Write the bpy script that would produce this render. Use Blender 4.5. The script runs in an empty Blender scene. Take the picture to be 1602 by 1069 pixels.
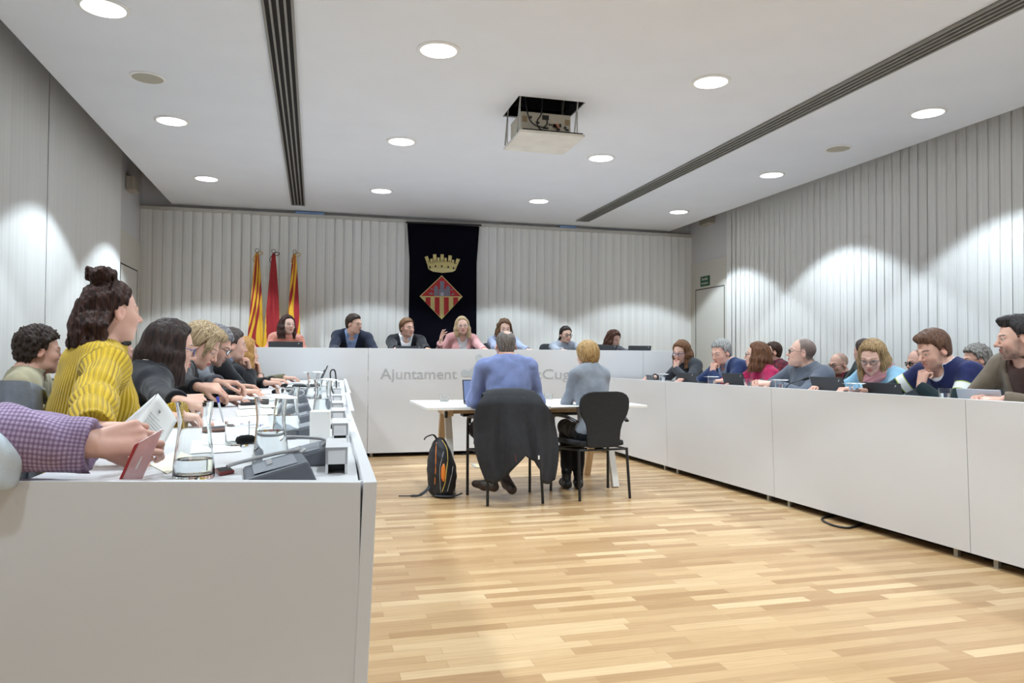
LAMP_W = 232.0
LAMP_C = (0.80, 0.92, 1.0)
EXPO = 0.05
import bpy, bmesh, math, random
import numpy as np
from mathutils import Vector, Matrix, Euler
SC = bpy.context.scene
COL = SC.collection
PI = math.pi
random.seed(7)
RNG = np.random.default_rng(11)
D = math.radians

# ------------------------------------------------------------------ camera (solved from the room's vanishing lines)
F_PX, YAW, PITCH, ROLL, CAM_H = 1164.6, 0.2600117, 0.0220985, 0.0060787, 1.2
_f = np.array([math.sin(YAW)*math.cos(PITCH), math.cos(YAW)*math.cos(PITCH), math.sin(PITCH)])
_r0 = np.array([math.cos(YAW), -math.sin(YAW), 0.0]); _u0 = np.cross(_r0, _f)
_r = _r0*math.cos(ROLL)+_u0*math.sin(ROLL); _u = -_r0*math.sin(ROLL)+_u0*math.cos(ROLL)
cam = bpy.data.cameras.new('camera'); cam_o = bpy.data.objects.new('camera', cam); COL.objects.link(cam_o)
cam.sensor_width = 36.0; cam.lens = F_PX/1602*36.0; cam.clip_start = 0.05; cam.clip_end = 100
cam_o.matrix_world = Matrix(((_r[0], _u[0], -_f[0], 0), (_r[1], _u[1], -_f[1], 0), (_r[2], _u[2], -_f[2], CAM_H), (0, 0, 0, 1)))
SC.camera = cam_o

def at(x, y, X=None, Y=None, Z=None):
    """world point seen at photo pixel (x, y) on a known plane"""
    d = _r*((x-801)/F_PX) - _u*((y-534.5)/F_PX) + _f
    if X is not None: t = X/d[0]
    elif Y is not None: t = Y/d[1]
    else: t = (Z-CAM_H)/d[2]
    return Vector((d[0]*t, d[1]*t, CAM_H+d[2]*t))

def lin(c):
    o = []
    for v in c[:3]:
        v = v/255.0
        o.append(v/12.92 if v <= 0.04045 else ((v+0.055)/1.055)**2.4)
    return (*o, 1.0)

# ------------------------------------------------------------------ materials
MATS = {}
def nodes_of(name):
    m = bpy.data.materials.new(name); m.use_nodes = True
    nt = m.node_tree; b = nt.nodes['Principled BSDF']
    return m, nt, b
def mat(name, c, rough=0.5, var=0.06, scale=8.0, bump=0.0, bscale=60.0, metal=0.0, spec=0.5, stretch=None, coat=0.0, sheen=0.0, c2=None, coords='Object', detail=3.0):
    """plain procedural surface: a colour gently varied by noise, with optional fine bump"""
    if name in MATS: return MATS[name]
    m, nt, b = nodes_of(name)
    L = nt.links
    tc = nt.nodes.new('ShaderNodeTexCoord'); mp = nt.nodes.new('ShaderNodeMapping')
    L.new(tc.outputs[coords], mp.inputs['Vector'])
    if stretch: mp.inputs['Scale'].default_value = stretch
    nz = nt.nodes.new('ShaderNodeTexNoise'); nz.inputs['Scale'].default_value = scale; nz.inputs['Detail'].default_value = detail
    L.new(mp.outputs[0], nz.inputs['Vector'])
    cr = nt.nodes.new('ShaderNodeValToRGB')
    a = lin(c)
    if c2 is None:
        lo = tuple(v*(1-var) for v in a[:3]); hi = tuple(min(1, v*(1+var)) for v in a[:3])
    else: lo, hi = a[:3], lin(c2)[:3]
    cr.color_ramp.elements[0].position = 0.3; cr.color_ramp.elements[1].position = 0.7
    cr.color_ramp.elements[0].color = (*lo, 1); cr.color_ramp.elements[1].color = (*hi, 1)
    L.new(nz.outputs['Fac'], cr.inputs[0]); L.new(cr.outputs[0], b.inputs['Base Color'])
    b.inputs['Roughness'].default_value = rough; b.inputs['Metallic'].default_value = metal
    b.inputs['Specular IOR Level'].default_value = spec
    b.inputs['Coat Weight'].default_value = coat; b.inputs['Sheen Weight'].default_value = sheen
    if bump:
        n2 = nt.nodes.new('ShaderNodeTexNoise'); n2.inputs['Scale'].default_value = bscale; n2.inputs['Detail'].default_value = 4
        L.new(mp.outputs[0], n2.inputs['Vector'])
        bp = nt.nodes.new('ShaderNodeBump'); bp.inputs['Strength'].default_value = bump; bp.inputs['Distance'].default_value = 0.01
        L.new(n2.outputs['Fac'], bp.inputs['Height']); L.new(bp.outputs[0], b.inputs['Normal'])
    MATS[name] = m
    return m
def emis(name, c, s):
    if name in MATS: return MATS[name]
    m, nt, b = nodes_of(name)
    b.inputs['Base Color'].default_value = (1, 1, 1, 1)
    b.inputs['Emission Color'].default_value = (*c, 1); b.inputs['Emission Strength'].default_value = s
    MATS[name] = m; return m
def glass(name, c=(1, 1, 1), rough=0.0, ior=1.45):
    if name in MATS: return MATS[name]
    m, nt, b = nodes_of(name)
    b.inputs['Base Color'].default_value = (*c, 1); b.inputs['Roughness'].default_value = rough
    b.inputs['IOR'].default_value = ior; b.inputs['Transmission Weight'].default_value = 1.0
    MATS[name] = m; return m

# ------------------------------------------------------------------ mesh builder
class MB:
    def __init__(self): self.v = []; self.f = []
    def add(self, vs, fs):
        n = len(self.v); self.v += [tuple(p) for p in vs]; self.f += [tuple(i+n for i in q) for q in fs]; return self
    def box(self, c, s, rot=None, taper=None):
        sx, sy, sz = (k/2 for k in s); vs = []
        for z in (-1, 1):
            k = taper if (taper and z > 0) else 1
            for x, y in ((-1, -1), (1, -1), (1, 1), (-1, 1)): vs.append(Vector((x*sx*k, y*sy*k, z*sz)))
        if rot is not None: vs = [rot @ p for p in vs]
        c = Vector(c)
        return self.add([p+c for p in vs], [(3, 2, 1, 0), (4, 5, 6, 7), (0, 1, 5, 4), (1, 2, 6, 5), (2, 3, 7, 6), (3, 0, 4, 7)])
    def hexa(self, b, t):
        """solid from 4 bottom points and 4 top points"""
        return self.add(list(b)+list(t), [(3, 2, 1, 0), (4, 5, 6, 7), (0, 1, 5, 4), (1, 2, 6, 5), (2, 3, 7, 6), (3, 0, 4, 7)])
    def tube(self, pts, r, seg=8, caps=True, up=(0, 0, 1), flat=1.0):
        pts = [Vector(p) for p in pts]; n = len(pts); vs = []; fs = []
        rr = r if isinstance(r, (list, tuple)) else [r]*n
        prev = None
        for i, p in enumerate(pts):
            t = (pts[min(i+1, n-1)]-pts[max(i-1, 0)]).normalized()
            if prev is None:
                a = Vector(up).cross(t)
                if a.length < 1e-3: a = Vector((1, 0, 0)).cross(t)
                a.normalize()
            else:
                a = (prev-t*prev.dot(t)).normalized()
            prev = a; b = t.cross(a)
            for k in range(seg):
                q = 2*PI*k/seg
                vs.append(p+a*math.cos(q)*rr[i]+b*math.sin(q)*rr[i]*flat)
        for i in range(n-1):
            for k in range(seg):
                k2 = (k+1) % seg
                fs.append((i*seg+k, i*seg+k2, (i+1)*seg+k2, (i+1)*seg+k))
        if caps:
            fs.append(tuple(reversed(range(seg)))); fs.append(tuple((n-1)*seg+k for k in range(seg)))
        return self.add(vs, fs)
    def bar(self, p0, p1, w, h, up=(0, 0, 1)):
        p0, p1 = Vector(p0), Vector(p1); t = (p1-p0).normalized(); a = Vector(up).cross(t)
        if a.length < 1e-3: a = Vector((1, 0, 0)).cross(t)
        a.normalize(); b = t.cross(a); a = a*w/2; b = b*h/2
        return self.hexa([p0-a-b, p0+a-b, p0+a+b, p0-a+b], [p1-a-b, p1+a-b, p1+a+b, p1-a+b])
    def lathe(self, prof, c=(0, 0, 0), seg=24, axis=None):
        vs = []; fs = []; c = Vector(c)
        R = Matrix.Identity(3) if axis is None else Vector((0, 0, 1)).rotation_difference(Vector(axis)).to_matrix()
        for (r, z) in prof:
            for k in range(seg):
                q = 2*PI*k/seg; vs.append(c+R @ Vector((max(r, 1e-5)*math.cos(q), max(r, 1e-5)*math.sin(q), z)))
        for i in range(len(prof)-1):
            for k in range(seg):
                k2 = (k+1) % seg; fs.append((i*seg+k, i*seg+k2, (i+1)*seg+k2, (i+1)*seg+k))
        return self.add(vs, fs)
    def prism(self, poly, h, M=None):
        """polygon in local xy extruded along local z by h, placed by matrix M"""
        n = len(poly); M = M or Matrix.Identity(4)
        vs = [M @ Vector((x, y, 0)) for x, y in poly]+[M @ Vector((x, y, h)) for x, y in poly]
        fs = [tuple(reversed(range(n))), tuple(range(n, 2*n))]+[(i, (i+1) % n, n+(i+1) % n, n+i) for i in range(n)]
        return self.add(vs, fs)
    def grid(self, rows):
        nr, nc = len(rows), len(rows[0])
        return self.add([p for r in rows for p in r], [(i*nc+j, i*nc+j+1, (i+1)*nc+j+1, (i+1)*nc+j) for i in range(nr-1) for j in range(nc-1)])
    def build(self, name, m, parent=None, smooth=None, bevel=0.0, world=True, solid=0.0, subsurf=0):
        me = bpy.data.meshes.new(name)
        vs = self.v
        if parent is not None and world:
            inv = parent_matrix(parent).inverted(); vs = [inv @ Vector(p) for p in vs]
        me.from_pydata([tuple(p) for p in vs], [], self.f); me.update()
        me.materials.append(m)
        o = bpy.data.objects.new(name, me); COL.objects.link(o)
        if parent is not None: o.parent = parent
        if smooth is not None:
            me.polygons.foreach_set('use_smooth', [True]*len(me.polygons)); me.set_sharp_from_angle(angle=D(smooth))
        if solid:
            q = o.modifiers.new('solid', 'SOLIDIFY'); q.thickness = solid; q.offset = 0
        if bevel:
            q = o.modifiers.new('bevel', 'BEVEL'); q.width = bevel; q.segments = 2; q.limit_method = 'ANGLE'
        if subsurf:
            q = o.modifiers.new('sub', 'SUBSURF'); q.levels = subsurf; q.render_levels = subsurf
        return o
def parent_matrix(p):
    m = p.matrix_basis.copy()
    while p.parent: p = p.parent; m = p.matrix_basis @ m
    return m
def tag(o, label, cat, group=None):
    o['label'] = label; o['category'] = cat
    if group: o['group'] = group
    return o
def thing(name, label, cat, loc=(0, 0, 0), rz=0.0, group=None):
    o = bpy.data.objects.new(name, None); COL.objects.link(o); o.empty_display_size = 0.1
    o.location = loc; o.rotation_euler = (0, 0, rz); return tag(o, label, cat, group)
def struct(o): o['kind'] = 'structure'; return o
def dup(root, loc, rz=None, label=None):
    r = root.copy(); COL.objects.link(r); r.location = loc
    if rz is not None: r.rotation_euler = (0, 0, rz)
    if label: r['label'] = label
    for ch in list(root.children):
        c = ch.copy(); COL.objects.link(c); c.parent = r
        for g in list(ch.children):
            d = g.copy(); COL.objects.link(d); d.parent = c
    return r
# ------------------------------------------------------------------ the room
XL, XR, YB, ZC, ZTOP = -2.5, 6.48, 12.0, 3.462, 4.05
YF = -3.2
m_wall = mat('wall_paint', (222, 222, 224), 0.7, 0.02, 3, 0.05, 200)
m_wall2 = mat('door_panel_white', (218, 216, 208), 0.5, 0.02, 3)
m_ceil = mat('ceiling_paint', (232, 236, 243), 0.8, 0.015, 2, 0.04, 250)
m_void = mat('void_grey', (120, 112, 106), 0.9, 0.05, 2)
m_black = mat('black_plastic', (24, 24, 26), 0.45, 0.1, 20)
m_alu = mat('aluminium', (190, 190, 188), 0.35, 0.05, 30, metal=0.8)
m_desk = mat('white_laminate', (214, 214, 216), 0.32, 0.012, 2.5)

def floor_mat():
    m, nt, b = nodes_of('oak_strip_floor'); L = nt.links; N = nt.nodes.new
    tc = N('ShaderNodeTexCoord'); mp = N('ShaderNodeMapping'); L.new(tc.outputs['Object'], mp.inputs[0])
    def brick(w, h, off, sq):
        br = N('ShaderNodeTexBrick'); br.offset = off; br.offset_frequency = 2; br.squash = sq; br.squash_frequency = 3
        br.inputs['Scale'].default_value = 1.0; br.inputs['Brick Width'].default_value = w; br.inputs['Row Height'].default_value = h
        br.inputs['Mortar Size'].default_value = 0.0009; br.inputs['Mortar Smooth'].default_value = 0.3; br.inputs['Bias'].default_value = 0.0
        br.inputs['Color1'].default_value = (0, 0, 0, 1); br.inputs['Color2'].default_value = (1, 1, 1, 1); br.inputs['Mortar'].default_value = (0.3, 0.3, 0.3, 1)
        L.new(mp.outputs[0], br.inputs['Vector']); return br
    b1 = brick(0.52, 0.07, 0.37, 1.35)
    cr = N('ShaderNodeValToRGB'); el = cr.color_ramp.elements
    el[0].position = 0.0; el[0].color = lin((170, 133, 92)); el[1].position = 1.0; el[1].color = lin((214, 185, 144))
    e = el.new(0.45); e.color = lin((189, 155, 113)); e = el.new(0.75); e.color = lin((199, 166, 123))
    L.new(b1.outputs['Color'], cr.inputs[0])
    # grain along the strips
    mp2 = N('ShaderNodeMapping'); mp2.inputs['Scale'].default_value = (2.2, 38, 1); L.new(tc.outputs['Object'], mp2.inputs[0])
    nz = N('ShaderNodeTexNoise'); nz.inputs['Scale'].default_value = 2.0; nz.inputs['Detail'].default_value = 6; nz.inputs['Distortion'].default_value = 0.6
    L.new(mp2.outputs[0], nz.inputs['Vector'])
    mx = N('ShaderNodeMixRGB'); mx.blend_type = 'MULTIPLY'; mx.inputs['Fac'].default_value = 0.42
    g = N('ShaderNodeValToRGB'); g.color_ramp.elements[0].position = 0.3; g.color_ramp.elements[0].color = (0.66, 0.58, 0.48, 1); g.color_ramp.elements[1].position = 0.68; g.color_ramp.elements[1].color = (1, 1, 1, 1)
    L.new(nz.outputs['Fac'], g.inputs[0]); L.new(cr.outputs[0], mx.inputs[1]); L.new(g.outputs[0], mx.inputs[2])
    mx2 = N('ShaderNodeMixRGB'); mx2.inputs[2].default_value = lin((140, 100, 60)); 
    mt = N('ShaderNodeMath'); mt.operation = 'MULTIPLY'; mt.inputs[1].default_value = 0.55; L.new(b1.outputs['Fac'], mt.inputs[0]); L.new(mt.outputs[0], mx2.inputs[0])
    L.new(mx.outputs[0], mx2.inputs[1]); L.new(mx2.outputs[0], b.inputs['Base Color'])
    b.inputs['Roughness'].default_value = 0.3; b.inputs['Specular IOR Level'].default_value = 0.45
    bp = N('ShaderNodeBump'); bp.inputs['Strength'].default_value = 0.08; bp.inputs['Distance'].default_value = 0.002
    L.new(nz.outputs['Fac'], bp.inputs['Height']); L.new(bp.outputs[0], b.inputs['Normal'])
    return m
fl = struct(MB().box(((XL+XR)/2, (YF+YB)/2, -0.05), (XR-XL+1, YB-YF+1, 0.1)).build('floor', floor_mat()))
struct(MB().box(((XL+XR)/2, YB+0.1, ZTOP/2), (XR-XL+0.4, 0.1, ZTOP)).build('wall_back', m_wall))
struct(MB().box(((XL+XR)/2, YF-0.05, ZTOP/2), (XR-XL+0.4, 0.1, ZTOP)).build('wall_front', m_wall))
struct(MB().box((XL-0.05, (YF+YB)/2, ZTOP/2), (0.1, YB-YF+0.3, ZTOP)).build('wall_left', m_wall))
struct(MB().box((XR+0.05, (YF+YB)/2, ZTOP/2), (0.1, YB-YF+0.3, ZTOP)).build('wall_right', m_wall))
# dropped ceiling with the projector opening, and the slab above it
CX0, CX1, CY0, CY1 = -2.068, 6.06, YF, YB-0.02
ph = [at(812, 149.5, Z=ZC), at(915.8, 161, Z=ZC), at(786.7, 182.5, Z=ZC)]
PX0, PX1 = (ph[0].x+ph[2].x)/2, ph[1].x
PY0, PY1 = (ph[0].y+ph[1].y)/2, ph[2].y
c = MB(); T = 0.1
for x0, x1, y0, y1 in ((CX0, PX0, CY0, CY1), (PX1, CX1, CY0, CY1), (PX0, PX1, CY0, PY0), (PX0, PX1, PY1, CY1)):
    c.box(((x0+x1)/2, (y0+y1)/2, ZC+T/2), (x1-x0, y1-y0, T))
struct(c.build('ceiling', m_ceil))
struct(MB().box(((XL+XR)/2, (YF+YB)/2, ZTOP+0.05), (XR-XL+0.4, YB-YF+0.4, 0.1)).build('ceiling.001', m_void))
# raised floor under the top table
Z_DAIS = 0.42
struct(MB().box(((XL+XR)/2+0.25, 10.83, Z_DAIS/2), (XR-XL-0.5, 2.25, Z_DAIS)).build('floor.001', fl.data.materials[0]))

# ------------------------------------------------------------------ blinds
def blind_mat():
    m, nt, b = nodes_of('blind_fabric'); L = nt.links; N = nt.nodes.new
    tc = N('ShaderNodeTexCoord'); mp = N('ShaderNodeMapping'); mp.inputs['Scale'].default_value = (60, 60, 0.25); L.new(tc.outputs['Object'], mp.inputs[0])
    nz = N('ShaderNodeTexNoise'); nz.inputs['Scale'].default_value = 1.0; nz.inputs['Detail'].default_value = 3; L.new(mp.outputs[0], nz.inputs['Vector'])
    cr = N('ShaderNodeValToRGB'); cr.color_ramp.elements[0].position = 0.3; cr.color_ramp.elements[0].color = lin((228, 229, 227)); cr.color_ramp.elements[1].position = 0.7; cr.color_ramp.elements[1].color = lin((242, 243, 242))
    L.new(nz.outputs['Fac'], cr.inputs[0]); L.new(cr.outputs[0], b.inputs['Base Color']); b.inputs['Roughness'].default_value = 0.85
    bp = N('ShaderNodeBump'); bp.inputs['Strength'].default_value = 0.15; bp.inputs['Distance'].default_value = 0.004
    L.new(nz.outputs['Fac'], bp.inputs['Height']); L.new(bp.outputs[0], b.inputs['Normal'])
    return m
m_blind = blind_mat()
m_rail = mat('blind_rail', (196, 194, 188), 0.5, 0.03, 4)
def blind(label, p0, p1, z0, z1, nrm, pitch, jit, tilt=4, rail=True):
    """vertical blind from p0 to p1 (ground points), its slats overlapping and turned by small angles"""
    p0, p1, n = Vector((*p0, 0)), Vector((*p1, 0)), Vector((*nrm, 0))
    t = (p1-p0); Ln = t.length; t.normalize()
    root = thing('vertical_blind', label, 'blind', (p0+p1)/2)
    s = MB(); k = int(round(Ln/pitch)); w = pitch*1.26
    for i in range(k):
        u = (i+0.5)*Ln/k; a0 = D(tilt)+random.uniform(-jit, jit); a1 = a0+random.uniform(-jit, jit)*0.6
        if random.random() < 0.10*(nrm[0] < 0): a1 += random.uniform(0.10, 0.28)
        rows = []
        for z, a in ((z0, a1), (z0+(z1-z0)*0.5, (a0+a1)/2), (z1, a0)):
            row = []
            for j in range(5):
                q = j/4-0.5; bow = (0.25-q*q)*(0.016 if nrm[0] == 0 else 0.007)*pitch/0.127
                dv = t*(q*w*math.cos(a))+n*(q*w*math.sin(a)+bow*1.0)
                row.append(p0+t*u+dv+n*0.03+Vector((0, 0, z)))
            rows.append(row)
        s.grid(rows)
    s.build('slats', m_blind, root, smooth=60)
    if rail:
        c = (p0+p1)/2+n*0.03
        b = MB(); a = math.atan2(t.y, t.x)
        b.box((c.x, c.y, z1+0.025), (Ln+0.04, 0.06, 0.05), Matrix.Rotation(a, 3, 'Z')).build('head_rail', m_rail, root)
    return root
blind('long white vertical blind covering the back wall behind the banner', (XL+0.02, YB-0.02), (XR-0.02, YB-0.02), 0.45, 3.36, (0, -1), 0.137, 0.03, tilt=11)
blind('white vertical blind along the right wall', (XR-0.02, 10.70), (XR-0.02, YF+0.1), 0.05, 3.95, (-1, 0), 0.127, 0.022, tilt=2.6, rail=True)
blind('white vertical blind panel on the left wall, farther of two', (XL+0.02, 7.93), (XL+0.02, 10.62), 0.05, 3.95, (1, 0), 0.09, 0.03)
blind('white vertical blind panel on the left wall, nearer of two', (XL+0.02, YF+0.1), (XL+0.02, 7.87), 0.05, 3.95, (1, 0), 0.09, 0.03)

# ------------------------------------------------------------------ doors in the side walls near the back corners
m_line = mat('door_gap_dark', (70, 68, 66), 0.8)
m_doorw = mat('door_white', (216, 215, 209), 0.5, 0.015, 2)
def door(n, X, sx, y0, y1, ztop, label):
    root = thing('door_%d' % n, label, 'door', (X, (y0+y1)/2, 0)); root['kind'] = 'structure'
    MB().box((X+sx*0.012, (y0+y1)/2, ztop/2), (0.024, y1-y0, ztop)).build('door_leaf', m_doorw, root)
    f = MB(); g = 0.016
    f.box((X+sx*0.006, (y0+y1)/2, ztop+g/2+0.002), (0.04, y1-y0+2*g, g)); f.box((X+sx*0.006, y0-g/2, ztop/2), (0.04, g, ztop)); f.box((X+sx*0.006, y1+g/2, ztop/2), (0.04, g, ztop))
    f.build('door_gap', m_line, root)
    h = MB().tube([(X+sx*0.03, y0+0.08, 1.05), (X+sx*0.07, y0+0.08, 1.05), (X+sx*0.07, y0+0.2, 1.05)], 0.01); h.build('door_handle', m_alu, root)
zr = at(1110, 452, X=XR).z; zl = at(196, 421, X=XL).z
door(1, XR, -1, 10.83, 11.75, zr, 'plain white flush door in the right wall under a green exit sign')
door(2, XL, 1, 10.8, 11.75, at(199, 419, X=XL).z, 'plain white flush door in the left wall behind the yellow sweater')
zt = at(1110, 408, X=XR).z
struct(MB().box((XR-0.012, 11.37, zt/2), (0.02, 1.24, zt)).build('trim_1', m_wall2))
struct(MB().box((XL+0.012, 11.33, zt/2), (0.02, 1.24, zt)).build('trim_2', m_wall2))
# exit sign
sg = at(1105.5, 440, X=XR)
es = thing('exit_sign', 'small green exit sign with two white lines of text above the right door', 'sign', (XR, sg.y, sg.z))
MB().box((XR-0.03, sg.y, sg.z), (0.014, 0.30, 0.17)).build('sign_plate', mat('sign_green', (22, 88, 58), 0.4), es, bevel=0.003)
m_white = mat('white_print', (238, 238, 236), 0.5)
def text_obj(name, s, size, M, m, parent, ext=0.001, align='CENTER', sx=1.0):
    cu = bpy.data.curves.new(name, 'FONT'); cu.body = s; cu.size = size; cu.extrude = ext; cu.align_x = align; cu.resolution_u = 4
    t = bpy.data.objects.new(name, cu); COL.objects.link(t); bpy.context.view_layer.update()
    me = bpy.data.meshes.new_from_object(t); COL.objects.unlink(t); bpy.data.objects.remove(t)
    o = bpy.data.objects.new(name, me); COL.objects.link(o)
    me.transform(Matrix.Scale(sx, 4, (1, 0, 0)))
    inv = parent_matrix(parent).inverted(); me.transform(inv @ M); o.parent = parent; me.materials.clear(); me.materials.append(m)
    return o
Rw = Matrix(((0, 0, -1, 0), (-1, 0, 0, 0), (0, 1, 0, 0), (0, 0, 0, 1)))   # text facing -x, reading towards -y
text_obj('lettering', 'Sortida', 0.068, Matrix.Translation((XR-0.039, sg.y, sg.z+0.015)) @ Rw, m_white, es)
text_obj('lettering', "d'emergència", 0.045, Matrix.Translation((XR-0.039, sg.y, sg.z-0.05)) @ Rw, m_white, es)
# small wall devices near the ceiling
m_dev = mat('device_beige', (176, 170, 158), 0.6)
dv = at(207, 289, X=XL+0.06)
b = MB().box((XL+0.06, dv.y, dv.z), (0.12, 0.30, 0.20)); o = b.build('wall_loudspeaker', m_dev, None, bevel=0.02); tag(o, 'small beige box loudspeaker high on the left wall', 'loudspeaker')
dv = at(1106, 347, X=XR-0.06)
o = MB().box((XR-0.06, dv.y, dv.z), (0.12, 0.34, 0.10)).build('emergency_light', m_dev, None, bevel=0.015); tag(o, 'small beige emergency light high on the right wall above the exit sign', 'light')
# blue strips fixed along the top rail of the back blind
for (xa, xb, yy), lb in (((462, 507, 331), 'thin blue strip on the rail above the flags'), ((876, 902, 353), 'thin blue strip on the rail right of the banner')):
    a, q = at(xa, yy, Y=YB-0.1), at(xb, yy, Y=YB-0.1)
    tag(MB().box(((a.x+q.x)/2, YB-0.075, 3.43), (q.x-a.x, 0.02, 0.035)).build('blue_strip', mat('strip_blue', (120, 150, 196), 0.5)), lb, 'strip', 'blue strips above the back blind')

# ------------------------------------------------------------------ ceiling fittings
m_lamp = emis('lamp_lens', (0.96, 0.98, 1.0), 5.0)
m_ring = mat('lamp_ring_white', (236, 236, 236), 0.4)
COLS = (-1.345, 0.86, 3.10, 5.385); ROWS = (5.40, 7.80, 10.20)
CN = ('left', 'second from the left', 'third from the left', 'right'); RN = ('nearest', 'middle', 'farthest')
def downlight(x, y, lb):
    root = thing('ceiling_downlight', lb, 'light', (x, y, ZC), 0, 'round ceiling downlights')
    MB().lathe([(0.132, 0), (0.158, 0), (0.158, -0.006), (0.15, -0.012), (0.132, -0.012), (0.132, 0)], (x, y, ZC), 40).build('trim_ring', m_ring, root, smooth=40)
    MB().lathe([(0, -0.009), (0.132, -0.009)], (x, y, ZC), 40).build('lens', m_lamp, root)
LAMPDY = {0: -0.09, 1: -0.02, 2: 0.0, 3: 0.14}
for i, x in enumerate(COLS):
    for j, y in enumerate(ROWS):
        downlight(x, y+LAMPDY[i], 'round white ceiling downlight, %s of its row, %s column' % (RN[j], CN[i]))
    for y in (5.4, 7.8, 10.2, 2.97, 0.54, -1.9):
        l = bpy.data.lights.new('downlight_beam', 'SPOT'); l.energy = LAMP_W*(1.0 if y > 2 else 0.5); l.spot_size = D(107); l.spot_blend = 0.12; l.shadow_soft_size = 0.12
        l.color = LAMP_C
        lo = bpy.data.objects.new('downlight_beam', l); COL.objects.link(lo); lo.location = (x, y+LAMPDY[i], ZC-0.03)
for px_, py_, lb in ((231, 121, 'round grey ceiling loudspeaker at left of the ceiling'), (1311, 232, 'round grey ceiling loudspeaker at right of the ceiling')):
    p = at(px_, py_, Z=ZC)
    root = thing('ceiling_loudspeaker', lb, 'loudspeaker', p, 0, 'round ceiling loudspeakers')
    MB().lathe([(0, -0.008), (0.118, -0.008)], p, 40).build('grille', mat('speaker_grille', (178, 174, 160), 0.7, 0.1, 300), root)
    MB().lathe([(0.118, 0), (0.138, 0), (0.138, -0.006), (0.118, -0.012), (0.118, 0)], p, 40).build('trim_ring', m_ring, root, smooth=40)
m_slot = mat('slot_shade', (26, 25, 24), 0.8)
m_blade = mat('diffuser_metal', (138, 137, 133), 0.5, 0.05, 20)
def diffuser(x0, x1, lb):
    y0, y1 = -3.0, 11.46
    root = thing('air_diffuser', lb, 'air vent', ((x0+x1)/2, (y0+y1)/2, ZC), 0, 'long slot air diffusers in the ceiling')
    MB().box(((x0+x1)/2, (y0+y1)/2, ZC-0.002), (x1-x0, y1-y0, 0.004)).build('slot_shade_strip', m_slot, root)  # flat dark strip painted in for the shade inside the slots
    fr = MB(); w = x1-x0; bw = w*0.075
    for k in range(5):
        xx = x0+bw*0.6+(w-bw*1.2)*k/4; ww = bw if 0 < k < 4 else bw*1.2
        fr.box((xx, (y0+y1)/2, ZC-0.012), (ww, y1-y0, 0.016))
    fr.box(((x0+x1)/2, y1-0.005, ZC-0.012), (w, 0.012, 0.016))
    fr.build('blades', m_blade, root)
diffuser(-0.350, -0.150, 'long dark slot air diffuser in the ceiling above the flags')
diffuser(4.125, 4.340, 'long dark slot air diffuser running along the right side of the ceiling')

# projector on its lift
root = thing('projector_lift', 'projector lowered from a square ceiling opening on a lift with a white panel', 'projector', ((PX0+PX1)/2, (PY0+PY1)/2, ZC))
m_dark = mat('recess_black', (16, 16, 22), 0.9)
rc = MB(); xm, ym = (PX0+PX1)/2, (PY0+PY1)/2; hz = 0.5
for (cx, cy, sx, sy) in ((PX0-0.01, ym, 0.02, PY1-PY0+0.04), (PX1+0.01, ym, 0.02, PY1-PY0+0.04), (xm, PY0-0.01, PX1-PX0, 0.02), (xm, PY1+0.01, PX1-PX0, 0.02)):
    rc.box((cx, cy, ZC+0.012+hz/2), (sx, sy, hz-0.002))
rc.box((xm, ym, ZC+hz+0.02), (PX1-PX0+0.04, PY1-PY0+0.04, 0.02)); rc.build('recess', m_dark, root)
pn = at(816, 203, Y=PY0+0.02); zp = pn.z
m_panel = mat('lift_panel', (226, 224, 218), 0.6)
MB().box((xm+0.005, ym+0.01, zp-0.012), (PX1-PX0-0.02, PY1-PY0+0.02, 0.024)).build('closing_panel', m_panel, root, bevel=0.003)
MB().box((xm+0.02, PY0+0.05, zp+0.012), (PX1-PX0-0.06, 0.02, 0.02)).build('panel_rail', m_dark, root)
bx0, bx1 = at(816, 190, Y=PY0+0.12).x, at(893, 190, Y=PY0+0.12).x
pj = MB().box(((bx0+bx1)/2, PY0+0.12+0.19, zp+0.03+0.085), (bx1-bx0, 0.38, 0.17)).build('projector_body', mat('projector_beige', (188, 182, 168), 0.55), root, bevel=0.008)
cn = MB(); yb = PY0+0.118
for fx, fz, w, h in ((0.18, 0.7, 0.02, 0.02), (0.32, 0.45, 0.03, 0.018), (0.48, 0.75, 0.06, 0.04), (0.56, 0.4, 0.012, 0.012), (0.6, 0.4, 0.012, 0.012), (0.66, 0.35, 0.03, 0.03), (0.78, 0.4, 0.018, 0.03), (0.88, 0.3, 0.02, 0.02), (0.48, 0.2, 0.05, 0.015), (0.74, 0.18, 0.03, 0.018), (0.92, 0.2, 0.03, 0.014)):
    MB().box((bx0+(bx1-bx0)*fx, yb, zp+0.03+0.17*fz), (w, 0.012, h)).build('connector', m_black, pj)
for fx in (0.06, 0.93): MB().box((bx0+(bx1-bx0)*fx, yb+0.001, zp+0.03+0.1), (0.045, 0.006, 0.05)).build('vent_grille', mat('grille_tan', (150, 132, 100), 0.6), pj)
MB().box((bx0+(bx1-bx0)*0.7, yb, zp+0.03+0.06), (0.05, 0.012, 0.04)).build('plug_cluster', mat('plug_orange', (176, 120, 90), 0.5), pj)
for sx in (PX0+0.03, PX1-0.05):
    for yy in (PY0+0.08, PY1-0.06):
        MB().bar((sx, yy, zp+0.02), (sx+0.02, yy+0.06, ZC+0.2), 0.012, 0.008).build('scissor_arm', m_alu, root); MB().bar((sx, yy+0.08, zp+0.02), (sx+0.01, yy-0.04, ZC+0.2), 0.012, 0.008).build('scissor_arm', m_alu, root)
cb = MB()
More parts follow.
